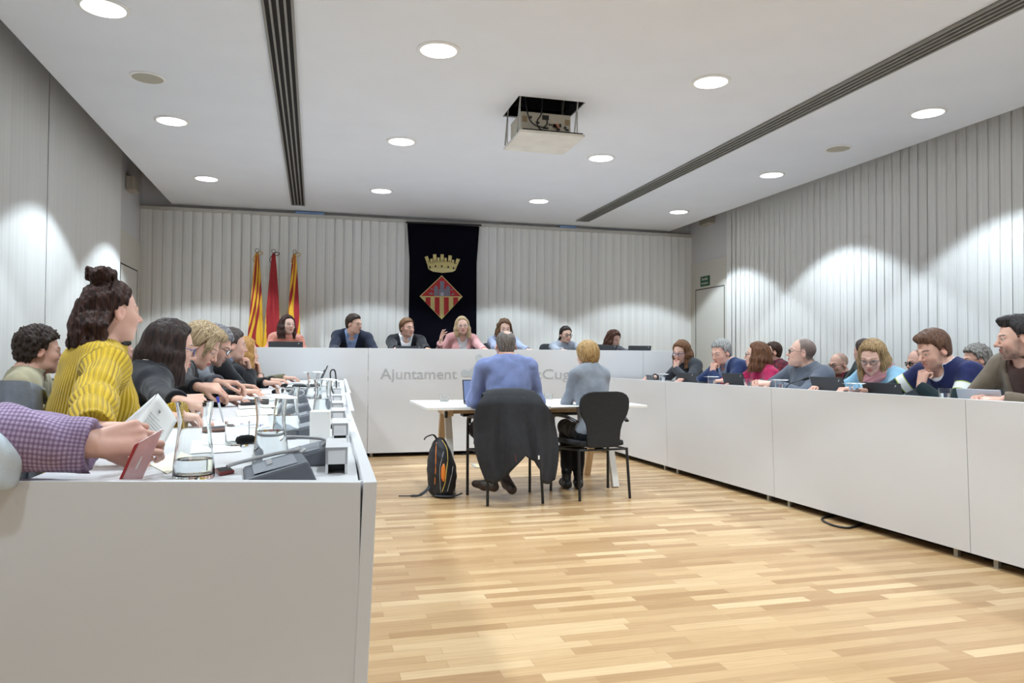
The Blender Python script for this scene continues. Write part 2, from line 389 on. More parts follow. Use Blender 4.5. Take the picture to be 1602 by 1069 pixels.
def arc(pts, n=14):
    """smooth polyline through points (Catmull-Rom)"""
    P = [Vector(p) for p in pts]; P = [P[0]]+P+[P[-1]]; out = []
    for i in range(1, len(P)-2):
        for k in range(n):
            t = k/n; a, b, c_, d = P[i-1], P[i], P[i+1], P[i+2]
            out.append(0.5*((2*b)+(c_-a)*t+(2*a-5*b+4*c_-d)*t*t+(3*b-a-3*c_+d)*t**3))
    out.append(P[-2]); return out
bw = bx1-bx0
cb.tube(arc([(bx0+bw*0.02, yb-0.01, ZC+0.2), (bx0+bw*0.12, yb-0.04, zp+0.13), (bx0+bw*0.36, yb-0.06, zp+0.05), (bx0+bw*0.5, yb-0.02, zp+0.1), (bx0+bw*0.5, yb, zp+0.15)]), 0.006)
cb.build('cable', m_black, root, smooth=50); cb = MB()
cb.tube(arc([(bx0+bw*0.4, yb-0.02, ZC+0.2), (bx0+bw*0.38, yb-0.03, zp+0.2), (bx0+bw*0.28, yb-0.05, zp+0.1), (bx0+bw*0.36, yb-0.05, zp+0.03), (bx0+bw*0.68, yb-0.04, zp+0.03), (bx0+bw*0.7, yb, zp+0.09)]), 0.006)
cb.build('cable', m_black, root, smooth=50)
# ------------------------------------------------------------------ council desks
m_plinth = mat('plinth_dark', (46, 36, 30), 0.8)
m_foot = mat('foot_steel', (168, 168, 162), 0.4, 0.05, 20, metal=0.5)
m_letter = mat('lettering_grey', (176, 178, 180), 0.5)
m_logo = mat('emblem_grey', (190, 196, 200), 0.5)
# top table on the raised floor
YBD, ZBT = 9.05, 1.307
bd = thing('council_desk', 'white top table across the back with grey lettering on its front', 'desk', (1.9, YBD+0.35, 0))
XS = [-0.95, 0.63, 2.42, 4.2, 4.85]
for a, q in zip(XS[:-1], XS[1:]):
    MB().box(((a+q)/2, YBD+0.012, (0.05+ZBT)/2), (q-a-0.004, 0.024, ZBT-0.05)).build('front_panel', m_desk, bd, bevel=0.002)
MB().box((1.95, YBD+0.40, ZBT-0.055), (5.8, 0.72, 0.03)).build('worktop', m_desk, bd)
MB().box((1.95, YBD+0.17, 0.11), (5.8, 0.02, 0.22)).build('plinth', m_plinth, bd)
for x in (-0.9, 0.68, 2.47, 4.6):
    MB().box((x, YBD+0.06, 0.026), (0.03, 0.03, 0.05)).build('foot', m_foot, bd)
Mf = Matrix(((1, 0, 0, 0), (0, 0, -1, 0), (0, 1, 0, 0), (0, 0, 0, 1)))   # text upright, facing -y
def front(px_, py_): p = at(px_, py_, Y=YBD-0.002); return p
p0 = front(595, 593); p1 = front(715, 592)
def fit_text(s, pa, pb, capx):
    cu = bpy.data.curves.new('t', 'FONT'); cu.body = s; cu.size = 1; t = bpy.data.objects.new('t', cu); COL.objects.link(t); bpy.context.view_layer.update()
    w = t.dimensions.x; bpy.data.objects.remove(t); sz = capx/0.72
    return sz, (pb.x-pa.x)/(w*sz)
caph = (front(600, 575.5)-front(600, 592.5)).z
sz, sx = fit_text('Ajuntament', p0, p1, caph)
text_obj('lettering', 'Ajuntament', sz, Matrix.Translation((p0.x, YBD-0.002, p0.z)) @ Mf, m_letter, bd, 0.0015, 'LEFT', sx)
p2, p3 = front(800, 593), front(911, 592)
sz2, sx2 = fit_text('SantCugat', p2, p3, caph)
text_obj('lettering', 'SantCugat', sz, Matrix.Translation((p2.x, YBD-0.002, p2.z)) @ Mf, m_letter, bd, 0.0015, 'LEFT', sx2)
lgm = MB()
cA, cB, cC = front(749.3, 560), front(727, 584.5), front(768, 601)
hub = front(751, 569); hub2 = front(733, 585.5); r0 = (front(755, 560)-front(749.5, 560)).x
for c_, r_ in ((cA, r0), (cB, r0), (cC, r0)):
    lgm.lathe([(0, -0.0025), (r_, -0.0025), (r_, 0.0)], (c_.x, YBD-0.002, c_.z), 28, axis=(0, 1, 0))
_nb = 0
def bar2(a, b_, wa, wb):
    global _nb; _nb += 1; d = (b_-a).normalized(); n = Vector((-d.z, 0, d.x)); y = Vector((0, -0.0006-0.00025*_nb, 0))
    lgm.add([a+n*wa+y, a-n*wa+y, b_-n*wb+y, b_+n*wb+y], [(0, 1, 2, 3)])
bar2(cA, hub, r0*0.55, r0*0.95); bar2(hub, hub2, r0*0.62, r0*0.62); bar2(cB, hub2, r0*0.6, r0*0.8); bar2(hub2, cC, r0*0.5, r0*0.5); bar2(hub, cC, r0*0.6, r0*0.4)
lgm.build('emblem', m_logo, bd)

# right-hand desk
def rx(y): return 3.60+(8.6-y)*0.0375
def rzt(y): return 0.960+0.012*(8.6-y)/5
rd = thing('council_desk', 'long white desk with plain front panels along the right side', 'desk', (4.1, 5.0, 0))
ys = [8.96, 7.25, 5.45, 3.60, 1.85, 0.6]
for a, q in zip(ys[:-1], ys[1:]):
    a2, q2 = a-0.002, q+0.002; Tn = 0.024; le = 0.032
    MB().hexa([(rx(a2), a2, 0.055), (rx(a2)+Tn, a2, 0.055), (rx(q2)+Tn, q2, 0.055), (rx(q2), q2, 0.055)],
              [(rx(a2)-le, a2, rzt(a2)), (rx(a2)+Tn-le, a2, rzt(a2)), (rx(q2)+Tn-le, q2, rzt(q2)), (rx(q2)-le, q2, rzt(q2))]).build('front_panel', m_desk, rd, bevel=0.002)
    for yy in (a-0.13, a+0.14):
        if yy < 8.9: MB().box((rx(yy)+0.05, yy, 0.03), (0.022, 0.03, 0.06)).build('foot', m_foot, rd)
w0, w1 = ys[0], ys[-1]
MB().hexa([(rx(w0)+0.0, w0, 0.90), (rx(w0)+0.72, w0, 0.90), (rx(w1)+0.72, w1, 0.90), (rx(w1)+0.0, w1, 0.90)],
          [(rx(w0)+0.0, w0, 0.93), (rx(w0)+0.72, w0, 0.93), (rx(w1)+0.72, w1, 0.93), (rx(w1)+0.0, w1, 0.93)]).build('worktop', m_desk, rd)
MB().hexa([(rx(w0)+0.16, w0, 0), (rx(w0)+0.18, w0, 0), (rx(w1)+0.18, w1, 0), (rx(w1)+0.16, w1, 0)],
          [(rx(w0)+0.16, w0, 0.3), (rx(w0)+0.18, w0, 0.3), (rx(w1)+0.18, w1, 0.3), (rx(w1)+0.16, w1, 0.3)]).build('plinth', m_plinth, rd)

# left-hand desk: its end panel faces the camera
ld = thing('council_desk', 'white desk in the left foreground, its blank end panel facing the camera', 'desk', (-0.2, 4.5, 0))
segs = [((0.129, 1.555), (0.173, 3.66)), ((0.191, 3.655), (0.252, 5.50)), ((0.263, 5.51), (0.372, 9.0))]
ZL = 0.944
for (xa, ya), (xb, yb2) in segs:
    le = 0.034; Tn = 0.028
    MB().hexa([(xa-le-Tn, ya, 0.05), (xa-le, ya, 0.05), (xb-le, yb2, 0.05), (xb-le-Tn, yb2, 0.05)],
              [(xa-Tn, ya, ZL), (xa, ya, ZL), (xb, yb2, ZL), (xb-Tn, yb2, ZL)]).build('front_panel', m_desk, ld, bevel=0.002)
    for t in (0.06, 0.94):
        MB().box((xa+(xb-xa)*t-0.09, ya+(yb2-ya)*t, 0.026), (0.022, 0.03, 0.052)).build('foot', m_foot, ld)
ea, eb = at(563.5, 754.7, Z=ZL), at(0, 752.5, Z=ZL); ed = (eb-ea).normalized(); en = Vector((ed.y, -ed.x, 0))
if en.y > 0: en = -en
ee = ea+ed*1.15
def epan(z0, z1, p, q, th, m, name):
    b_ = -en*th
    f3 = lambda v, z: Vector((v.x, v.y, z))
    return MB().hexa([f3(p, z0), f3(q, z0), f3(q+b_, z0), f3(p+b_, z0)], [f3(p, z1), f3(q, z1), f3(q+b_, z1), f3(p+b_, z1)]).build(name, m, ld, bevel=0.002)
m_desk_cool = m_desk
epan(0.05, ZL, ea, ee, 0.026, m_desk_cool, 'end_panel')
# worktop polygon
wt = [(ea.x+0.0, ea.y+0.03), (0.372-0.03, 9.0), (0.372-0.74, 9.0), (ee.x+0.42, ee.y+0.03)]
wz0, wz1 = 0.90, 0.928
MB().hexa([(x, y, wz0) for x, y in wt], [(x, y, wz1) for x, y in wt]).build('worktop', m_desk, ld)
WT = wz1

# ------------------------------------------------------------------ table in the middle
ZT = 0.775
ta, tb, tc_ = at(668.3, 639.1, Z=ZT), at(1006.7, 633.2, Z=ZT), at(641.7, 626.5, Z=ZT)
TX0, TX1 = (ta.x+tc_.x)/2-0.0, tb.x; TY0, TY1 = (ta.y+tb.y)/2, tc_.y
m_ttop = mat('table_white', (236, 235, 232), 0.35, 0.01, 3)
m_wood = mat('pale_ash_wood', (214, 186, 148), 0.5, 0.1, 3, stretch=(8, 8, 1))
m_leg_lit = mat('leg_wood_lit', (226, 222, 216), 0.45, 0.02, 4)  # front legs are wood too; light reflected on them is put into this colour
tt = thing('meeting_table', 'white meeting table on pale wooden trestles in the middle of the floor', 'table', ((TX0+TX1)/2, (TY0+TY1)/2, 0))
MB().box(((TX0+TX1)/2, (TY0+TY1)/2, ZT-0.013), (TX1-TX0, TY1-TY0, 0.026)).build('tabletop', m_ttop, tt, bevel=0.003)
l0 = at(708, 774, Z=0); l1 = at(959, 761, Z=0); lb = at(914, 742, Z=0)
for lx, sgn in ((l0.x, 1), (l1.x, -1)):
    yF, yBk = TY0+0.2, TY1-0.15; ym2 = (yF+yBk)/2
    MB().bar((lx, yF, 0.0), (lx, yF+0.28, ZT-0.03), 0.05, 0.062, up=(1, 0, 0)).build('leg', m_leg_lit, tt, bevel=0.004)
    MB().bar((lx, yBk, 0.0), (lx, yBk-0.28, ZT-0.03), 0.05, 0.062, up=(1, 0, 0)).build('leg', m_wood, tt, bevel=0.004)
    MB().box((lx, ym2, ZT-0.065), (0.055, (yBk-yF)*0.72, 0.075)).build('trestle_head', m_wood, tt, bevel=0.004)
    MB().lathe([(0, 0), (0.032, 0), (0.032, 0.02), (0, 0.022)], (lx-0.03*sgn, yF+0.12, ZT-0.085), 20, axis=(-sgn, 0, 0)).build('bolt_cap', m_black, tt, smooth=40)
MB().box(((l0.x+l1.x)/2, TY0+0.42, ZT-0.055), (l1.x-l0.x-0.05, 0.045, 0.06)).build('beam', m_wood, tt)
MB().box(((l0.x+l1.x)/2, TY1-0.37, ZT-0.055), (l1.x-l0.x-0.05, 0.045, 0.06)).build('beam', m_wood, tt)
MB().box(((l0.x+l1.x)/2, (TY0+TY1)/2, ZT-0.10), (l1.x-l0.x-0.3, 0.14, 0.04)).build('cable_tray', m_black, tt)

# ------------------------------------------------------------------ chairs
m_chair = mat('chair_fabric_black', (34, 35, 38), 0.85, 0.12, 40, 0.15, 300)
m_tube = mat('chair_tube_black', (22, 22, 24), 0.35, 0.05, 20)
m_off = mat('office_fabric', (62, 64, 70), 0.85, 0.1, 40, 0.15, 300)
def spine_sheet(prof, yfun, n=13, th=0.03):
    """upholstered panel from (z, half width) rows, bent by yfun(x, z)"""
    mb = MB(); rows = []
    for z, hw in prof: rows.append([(hw*(2*j/(n-1)-1), yfun(hw*(2*j/(n-1)-1), z), z) for j in range(n)])
    mb.grid(rows); return mb
def visitor_chair(loc, rz, label):
    t = thing('visitor_chair', label, 'chair', loc, rz)
    L_ = lambda mb, nm, m, **k: mb.build(nm, m, t, world=False, **k)
    seat = MB(); seat.grid([[(x*0.235*(1-0.12*(v < 0.2)), -0.22+0.47*v, 0.455+0.02*abs(x)**2-0.012*v*v) for x in np.linspace(-1, 1, 11)] for v in np.linspace(0, 1, 9)])
    L_(seat, 'seat', m_chair, smooth=60, solid=0.045, bevel=0.012)
    prof = [(0.44, 0.135), (0.47, 0.150), (0.53, 0.152), (0.59, 0.156), (0.64, 0.168), (0.68, 0.190), (0.72, 0.214), (0.77, 0.228), (0.82, 0.230), (0.86, 0.222), (0.89, 0.198), (0.91, 0.160), (0.918, 0.11)]
    bk = spine_sheet(prof, lambda x, z: -0.245-0.10*max(0, z-0.5)+0.35*x*x)
    L_(bk, 'backrest', m_chair, smooth=60, solid=0.03, bevel=0.008)
    for s in (-1, 1):
        L_(MB().tube(arc([(s*0.285, 0.245, 0), (s*0.285, 0.25, 0.55), (s*0.285, 0.235, 0.655), (s*0.282, 0.18, 0.685)], 6), 0.0125, 10), 'leg', m_tube, smooth=50)
        L_(MB().tube([(s*0.235, -0.28, 0), (s*0.225, -0.235, 0.43)], 0.012, 10), 'leg', m_tube, smooth=50)
        arm = MB().tube(arc([(s*0.285, 0.215, 0.63), (s*0.284, 0.19, 0.68), (s*0.28, 0.08, 0.695), (s*0.265, -0.08, 0.69), (s*0.235, -0.22, 0.66)], 5), [0.021]*5+[0.024]*11+[0.02]*5, 10, flat=0.6)
        L_(arm, 'armrest', m_tube, smooth=60)
        L_(MB().tube([(s*0.285, 0.245, 0.40), (s*0.228, -0.24, 0.42)], 0.009, 8), 'side_rail', m_tube, smooth=50)
    L_(MB().tube([(-0.285, 0.245, 0.40), (0.285, 0.245, 0.40)], 0.009, 8), 'front_rail', m_tube, smooth=50)
    L_(MB().tube([(-0.228, -0.24, 0.42), (0.228, -0.24, 0.42)], 0.009, 8), 'rear_rail', m_tube, smooth=50)
    return t
ch1 = visitor_chair((1.60, 6.17, 0), D(1), 'black armchair draped with a dark jacket under the man in blue')
ch2 = visitor_chair((2.385, 6.21, 0), D(4), 'black armchair with bare rounded back under the woman in grey')

OFFICE = None
def office_chair(loc, rz, label, z0=0.0, group='grey office chairs at the desks'):
    global OFFICE
    if OFFICE is not None:
        return dup(OFFICE, (loc[0], loc[1], z0), rz, label)
    t = thing('office_chair', label, 'chair', (loc[0], loc[1], z0), rz, group); OFFICE = t
    L_ = lambda mb, nm, m, **k: mb.build(nm, m, t, world=False, **k)
    L_(MB().grid([[(x*0.235, -0.22+0.46*v, 0.46+0.02*abs(x)**2-0.01*v*v) for x in np.linspace(-1, 1, 9)] for v in np.linspace(0, 1, 7)]), 'seat', m_off, smooth=60, solid=0.05, bevel=0.014)
    prof = [(0.54, 0.17), (0.58, 0.20), (0.66, 0.215), (0.76, 0.222), (0.86, 0.222), (0.95, 0.212), (0.985, 0.19), (1.0, 0.15)]
    L_(spine_sheet(prof, lambda x, z: -0.30-0.12*max(0, z-0.6)+0.3*x*x), 'backrest', m_off, smooth=60, solid=0.035, bevel=0.01)
    L_(MB().tube(arc([(0, -0.05, 0.43), (0, -0.27, 0.44), (0, -0.33, 0.55), (0, -0.335, 0.7)], 5), 0.02, 8, flat=0.6), 'back_stem', m_tube, smooth=50)
    L_(MB().lathe([(0.028, 0.08), (0.028, 0.25), (0.02, 0.25), (0.02, 0.44)], (0, 0, 0), 14), 'gas_column', m_tube, smooth=40)
    for k in range(5):
        a = 2*PI*k/5+0.3; p = Vector((math.cos(a), math.sin(a), 0))*0.29
        lg_ = L_(MB().bar((0, 0, 0.10), (p.x, p.y, 0.065), 0.045, 0.028), 'leg', m_tube, bevel=0.004)
        MB().lathe([(0, -0.012), (0.026, -0.012), (0.028, 0), (0.026, 0.012), (0, 0.012)], (p.x, p.y, 0.028), 14, axis=(math.sin(a), -math.cos(a), 0)).build('castor', m_black, lg_, world=False, smooth=40)
    return t

# dark jacket hanging over the back of the left-hand chair
m_jacket = mat('jacket_charcoal', (36, 37, 41), 0.9, 0.15, 25, 0.2, 200)
tops = [(757, 619), (765, 614), (775, 612), (790, 611), (803, 611), (817, 611), (830, 613), (838, 615), (845, 621), (849, 631)]
bots = [(760, 753), (773, 758), (788, 749), (805, 732), (822, 714), (836, 722), (846, 737), (847, 756), (857, 758), (868, 751)]
mids = [(741, 662), (757, 662), (775, 662), (790, 662), (804, 662), (818, 662), (833, 662), (845, 662), (857, 662), (868, 664)]
def samp(L_, u):
    k = u*(len(L_)-1); i = min(int(k), len(L_)-2); f = k-i
    return (L_[i][0]*(1-f)+L_[i+1][0]*f, L_[i][1]*(1-f)+L_[i+1][1]*f)
rows = []
nU, nV = 55, 26
for j in range(nV):
    v = j/(nV-1); row = []
    for i in range(nU):
        u = i/(nU-1); a, m_, b_ = samp(tops, u), samp(mids, u), samp(bots, u)
        # quadratic through top / mid / bottom at v = .36
        if v < 0.36: s = v/0.36; x = a[0]*(1-s)+m_[0]*s; y = a[1]*(1-s)+m_[1]*s; x += (m_[0]-a[0])*0.3*math.sin(PI*s)
        else: s = (v-0.36)/0.64; x = m_[0]*(1-s)+b_[0]*s; y = m_[1]*(1-s)+b_[1]*s; x += (u-0.5)*12*math.sin(PI*s)
        yy = 5.835-0.07*min(1, v/0.12)-0.05*v-0.055*min(1, v*1.4)*(abs(math.sin(u*9.5+0.8*v+0.4))-0.5)+0.014*v*math.sin(u*37+2+3*v)+0.20*(abs(u-0.5)*2)**3*min(1, v*2.2)*0.7
        row.append(at(x, y, Y=yy))
    rows.append(row)
# over the top edge and a short way down the inside
inner = []
for k, (dy, dz) in enumerate(((0.055, 0.012), (0.10, -0.02), (0.115, -0.10), (0.12, -0.2))):
    inner.append([rows[0][i]+Vector((0, dy, dz)) for i in range(nU)])
jk = thing('jacket', 'dark charcoal jacket hanging over the chair back behind the man in blue', 'jacket', (1.6, 5.75, 0.3))
MB().grid(list(reversed(inner))+rows).build('cloth', m_jacket, jk, smooth=70, solid=0.010)
zx = []
for k in range(8): zx.append(at(806+1.2*k*0.2, 712+1.6*k, Y=5.68))
MB().tube(zx, 0.003, 6).build('pocket_zip', mat('zip_red', (110, 40, 46), 0.6), jk)
MB().box(at(843, 716, Y=5.66), (0.012, 0.004, 0.03)).build('white_tag', m_white, jk)
# ------------------------------------------------------------------ implicit surfaces -> one continuous mesh
def V(*a): return np.array(a, float)
def nrm(v): v = np.asarray(v, float); return v/(np.linalg.norm(v)+1e-12)
class Sdf:
    """ordered list of primitives; capsules and ellipsoids are evaluated together, culled by bounding balls"""
    def __init__(self): self.p = []; self.q = []
    def cap(self, a, b, ra, rb=None, k=0.01, op='u'):
        a, b = V(*a), V(*b); rb = ra if rb is None else rb
        self.p.append((0, (a+b)/2, np.linalg.norm(b-a)/2+max(ra, rb), k, op)); self.q.append((a, b-a, ra, rb-ra)); return self
    def ell(self, c, r, k=0.01, M=None, op='u'):
        c, r = V(*c), V(*r); M = np.eye(3) if M is None else M
        self.p.append((1, c, r.max(), k, op)); self.q.append((c, M/r, M/(r*r), r.min())); return self
    def sph(self, c, r, k=0.01, op='u'): return self.ell(c, (r, r, r), k, None, op)
    def chain(self, pts, rs, k=0.01, op='u'):
        for i in range(len(pts)-1): self.cap(pts[i], pts[i+1], rs[i], rs[i+1], k, op)
        return self
    def fn(self, f, k=0.01, op='i', c=None, R=None): self.p.append((f, c, R, k, op)); self.q.append(None); return self
    def prep(self):
        self.C = np.array([p[1] if p[1] is not None else (0, 0, 0) for p in self.p], float); self.Rd = np.array([1e9 if p[1] is None else p[2]*1.25+p[3]+0.012 for p in self.p])
        ty = np.array([p[0] if isinstance(p[0], int) else 2 for p in self.p]); self.ty = ty
        ci, ei = np.nonzero(ty == 0)[0], np.nonzero(ty == 1)[0]
        self.pos = np.zeros(len(ty), int); self.pos[ci] = np.arange(len(ci)); self.pos[ei] = np.arange(len(ei))
        if len(ci):
            self.A = np.array([self.q[i][0] for i in ci]); self.AB = np.array([self.q[i][1] for i in ci]); self.L2 = (self.AB**2).sum(1)+1e-12
            self.ra = np.array([self.q[i][2] for i in ci]); self.dr = np.array([self.q[i][3] for i in ci])
        if len(ei):
            self.E = np.array([self.q[i][0] for i in ei]); self.W = np.array([self.q[i][1] for i in ei]); self.W2 = np.array([self.q[i][2] for i in ei]); self.rm = np.array([self.q[i][3] for i in ei])
    def eval(self, P, c0=None, rad=None):
        if not hasattr(self, 'C'): self.prep()
        if c0 is None and len(P) > 3000: return np.concatenate([self.eval(P[i:i+3000]) for i in range(0, len(P), 3000)])
        d = np.full(len(P), 9.0); use = np.arange(len(self.p))
        if c0 is not None:
            q = self.C-c0; use = np.nonzero(np.einsum('ij,ij->i', q, q) <= (self.Rd+rad)**2)[0]
        ty = self.ty[use]; cu = self.pos[use[ty == 0]]; eu = self.pos[use[ty == 1]]
        o = P.mean(0); Q = P-o
        if len(cu):
            A = self.A[cu]-o; AB = self.AB[cu]; L2 = self.L2[cu]
            pab = AB@Q.T-(A*AB).sum(1)[:, None]; t = np.clip(pab/L2[:, None], 0, 1)
            d2 = (Q*Q).sum(1)[None]-2*(A@Q.T)+(A*A).sum(1)[:, None]+t*(t*L2[:, None]-2*pab)
            DC = np.sqrt(np.maximum(d2, 0))-(self.ra[cu][:, None]+self.dr[cu][:, None]*t)
        if len(eu):
            m = len(eu); c = self.E[eu]-o
            def nq(W):
                Z = Q@W.transpose(1, 0, 2).reshape(3, 3*m)-np.einsum('mi,mij->mj', c, W).reshape(-1); Z *= Z; return np.sqrt(Z.reshape(-1, m, 3).sum(2)).T
            k0 = nq(self.W[eu]); k1 = nq(self.W2[eu])+1e-9; DE = k0*(k0-1)/k1
            DE = np.where(k0 < 1e-4, -self.rm[eu][:, None], DE)
        ic = ie = 0
        for j, i in enumerate(use):
            f, c, R, k, op = self.p[i]
            if ty[j] == 0: e = DC[ic]; ic += 1
            elif ty[j] == 1: e = DE[ie]; ie += 1
            else:       # free functions only matter close to the surface found so far
                mk = np.nonzero((np.abs(d) < 0.03) if op == 'd' else (d < 0.05))[0]
                if not len(mk): continue
                if op == 'd': d[mk] += f(P[mk]); continue
                e = np.full(len(P), -9.0 if op != 's' else 9.0); e[mk] = f(P[mk])
            if op == 'u':
                if k > 0: h = np.maximum(k-np.abs(d-e), 0); d = np.minimum(d, e); h *= h; h /= 4*k; d -= h
                else: d = np.minimum(d, e)
            else:
                if op == 's': e = -e
                if k > 0: h = np.maximum(k-np.abs(d-e), 0); d = np.maximum(d, e); h *= h; h /= 4*k; d += h
                else: d = np.maximum(d, e)
        return d
def surface(S, lo, hi, h, B=10):
    """sparse surface nets; returns vertices (n,3), quads (m,4)"""
    lo = np.asarray(lo, float); hi = np.asarray(hi, float)
    nb = np.maximum(1, np.ceil((hi-lo)/(h*B)).astype(int))
    bi = np.stack(np.meshgrid(*[np.arange(n) for n in nb], indexing='ij'), -1).reshape(-1, 3)
    cen = lo+(bi+0.5)*h*B; hd = h*B*0.87
    S.prep(); dc = S.eval(cen)
    act = bi[np.abs(dc) < hd*1.12+0.006]
    g = np.stack(np.meshgrid(*[np.arange(B+1)]*3, indexing='ij'), -1).reshape(-1, 3)
    N = nb*B+2
    keys = []; DV = []; GI = []; edges = [[], [], []]
    corners = np.array([(i, j, k) for i in (0, 1) for j in (0, 1) for k in (0, 1)])
    offs = (corners[:, 0]*(B+1)+corners[:, 1])*(B+1)+corners[:, 2]
    epairs = [(a, b) for a in range(8) for b in range(a+1, 8) if np.abs(corners[a]-corners[b]).sum() == 1]
    gh = g*h
    for b in act:
        base = lo+b*(B*h)
        dl = S.eval(base+gh, base+0.5*B*h, hd)
        if dl.min() > 0 or dl.max() < 0: continue
        d = dl.reshape(B+1, B+1, B+1); s = (d < 0).astype(np.int8)
        a1 = s[:-1]+s[1:]; a2 = a1[:, :-1]+a1[:, 1:]; n = a2[:, :, :-1]+a2[:, :, 1:]
        idx = np.argwhere((n > 0) & (n < 8))
        if not len(idx): continue
        fl = (idx[:, 0]*(B+1)+idx[:, 1])*(B+1)+idx[:, 2]
        DV.append(dl[fl[:, None]+offs]); gi = b*B+idx; GI.append(gi); keys.append((gi[:, 0]*N[1]+gi[:, 1])*N[2]+gi[:, 2])
        sc = s[:B, :B, :B]
        for ax, s1 in enumerate((s[1:, :B, :B], s[:B, 1:, :B], s[:B, :B, 1:])):
            q = np.argwhere(sc != s1)
            if len(q): edges[ax].append(np.concatenate([b*B+q, sc[q[:, 0], q[:, 1], q[:, 2]][:, None]], 1))
    if not keys: return np.zeros((0, 3)), np.zeros((0, 4), int)
    K = np.concatenate(keys); dv = np.concatenate(DV); GI = np.concatenate(GI)
    acc = np.zeros((len(K), 3)); cnt = np.zeros(len(K))
    for a, e in epairs:
        da, de = dv[:, a], dv[:, e]; x = np.nonzero((da < 0) != (de < 0))[0]
        t = da[x]/(da[x]-de[x]); acc[x] += corners[a]+(corners[e]-corners[a])*t[:, None]; cnt[x] += 1
    Vt = lo+(GI+acc/cnt[:, None])*h
    o = np.argsort(K); K = K[o]; Vt = Vt[o]
    quads = []
    for ax in range(3):
        if not edges[ax]: continue
        E = np.concatenate(edges[ax]); u, v = (ax+1) % 3, (ax+2) % 3
        def key(du, dv):
            q = E[:, :3].copy(); q[:, u] -= du; q[:, v] -= dv
            kk = (q[:, 0]*N[1]+q[:, 1])*N[2]+q[:, 2]; p = np.searchsorted(K, kk); p = np.clip(p, 0, len(K)-1)
            return p, (K[p] == kk) & (q.min(1) >= 0)
        a, va = key(0, 0); b_, vb = key(1, 0); c, vc = key(1, 1); e, ve = key(0, 1)
        ok = va & vb & vc & ve; Q = np.stack([a, b_, c, e], 1); fl_ = E[:, 3] == 0
        Q[fl_] = Q[fl_][:, ::-1]; quads.append(Q[ok])
    return Vt, np.concatenate(quads)
def sdf_obj(name, S, lo, hi, h, m, parent, colour=None, smooth_it=1, attrs=None):
    Vt, Q = surface(S, lo, hi, h)
    if not len(Q): return None
    for _ in range(smooth_it):      # one light smoothing pass
        I = np.concatenate([Q[:, i] for i in range(4)]*2); J = np.concatenate([Q[:, (i+1) % 4] for i in range(4)]+[Q[:, (i-1) % 4] for i in range(4)])
        n = np.bincount(I, minlength=len(Vt)); acc = np.stack([np.bincount(I, Vt[J, c], minlength=len(Vt)) for c in range(3)], 1)
        Vt = Vt*0.5+0.5*acc/np.maximum(n, 1)[:, None]
    me = bpy.data.meshes.new(name)
    me.vertices.add(len(Vt)); me.vertices.foreach_set('co', Vt.astype(np.float32).ravel())
    me.loops.add(len(Q)*4); me.loops.foreach_set('vertex_index', Q.astype(np.int32).ravel())
    me.polygons.add(len(Q)); me.polygons.foreach_set('loop_start', np.arange(0, len(Q)*4, 4, dtype=np.int32))
    me.polygons.foreach_set('use_smooth', np.ones(len(Q), dtype=bool))
    me.update(calc_edges=True); me.validate()
    if colour is not None:
        c = colour(Vt); ca = me.color_attributes.new('tint', 'FLOAT_COLOR', 'POINT')
        ca.data.foreach_set('color', np.concatenate([c, np.ones((len(c), 1))], 1).astype(np.float32).ravel())
    if attrs:
        for nm, fn in attrs.items():
            at_ = me.attributes.new(nm, 'FLOAT_VECTOR', 'POINT'); at_.data.foreach_set('vector', fn(Vt).astype(np.float32).ravel())
    me.materials.append(m)
    o = bpy.data.objects.new(name, me); COL.objects.link(o); o.parent = parent
    return o

# ------------------------------------------------------------------ materials for people
def skin_mat():
    m, nt, b = nodes_of('skin'); L = nt.links; N = nt.nodes.new
    a = N('ShaderNodeAttribute'); a.attribute_name = 'tint'
    tc = N('ShaderNodeTexCoord'); nz = N('ShaderNodeTexNoise'); nz.inputs['Scale'].default_value = 55; L.new(tc.outputs['Object'], nz.inputs['Vector'])
    mx = N('ShaderNodeMixRGB'); mx.blend_type = 'MULTIPLY'; mx.inputs[0].default_value = 0.12
    L.new(a.outputs['Color'], mx.inputs[1]); L.new(nz.outputs['Fac'], mx.inputs[2]); L.new(mx.outputs[0], b.inputs['Base Color'])
    b.inputs['Roughness'].default_value = 0.52; b.inputs['Specular IOR Level'].default_value = 0.35
    b.inputs['Subsurface Weight'].default_value = 0.08; b.inputs['Subsurface Radius'].default_value = (0.8, 0.3, 0.15); b.inputs['Subsurface Scale'].default_value = 0.01
    return m
M_SKIN = skin_mat()
def hair_mat(name, c, c2, rough=0.58):
    if name in MATS: return MATS[name]
    m, nt, b = nodes_of(name); L = nt.links; N = nt.nodes.new
    a = N('ShaderNodeAttribute'); a.attribute_name = 'strand'
    mp = N('ShaderNodeMapping'); mp.inputs['Scale'].default_value = (150, 150, 9); L.new(a.outputs['Vector'], mp.inputs[0])
    nz = N('ShaderNodeTexNoise'); nz.inputs['Scale'].default_value = 1; nz.inputs['Detail'].default_value = 4; L.new(mp.outputs[0], nz.inputs['Vector'])
    cr = N('ShaderNodeValToRGB'); e = cr.color_ramp.elements; e[0].position = 0.32; e[0].color = lin(c); e[1].position = 0.68; e[1].color = lin(c2)
    L.new(nz.outputs['Fac'], cr.inputs[0]); L.new(cr.outputs[0], b.inputs['Base Color'])
    b.inputs['Roughness'].default_value = rough; b.inputs['Specular IOR Level'].default_value = 0.22
    bp = N('ShaderNodeBump'); bp.inputs['Strength'].default_value = 0.8; bp.inputs['Distance'].default_value = 0.004
    L.new(nz.outputs['Fac'], bp.inputs['Height']); L.new(bp.outputs[0], b.inputs['Normal'])
    MATS[name] = m; return m
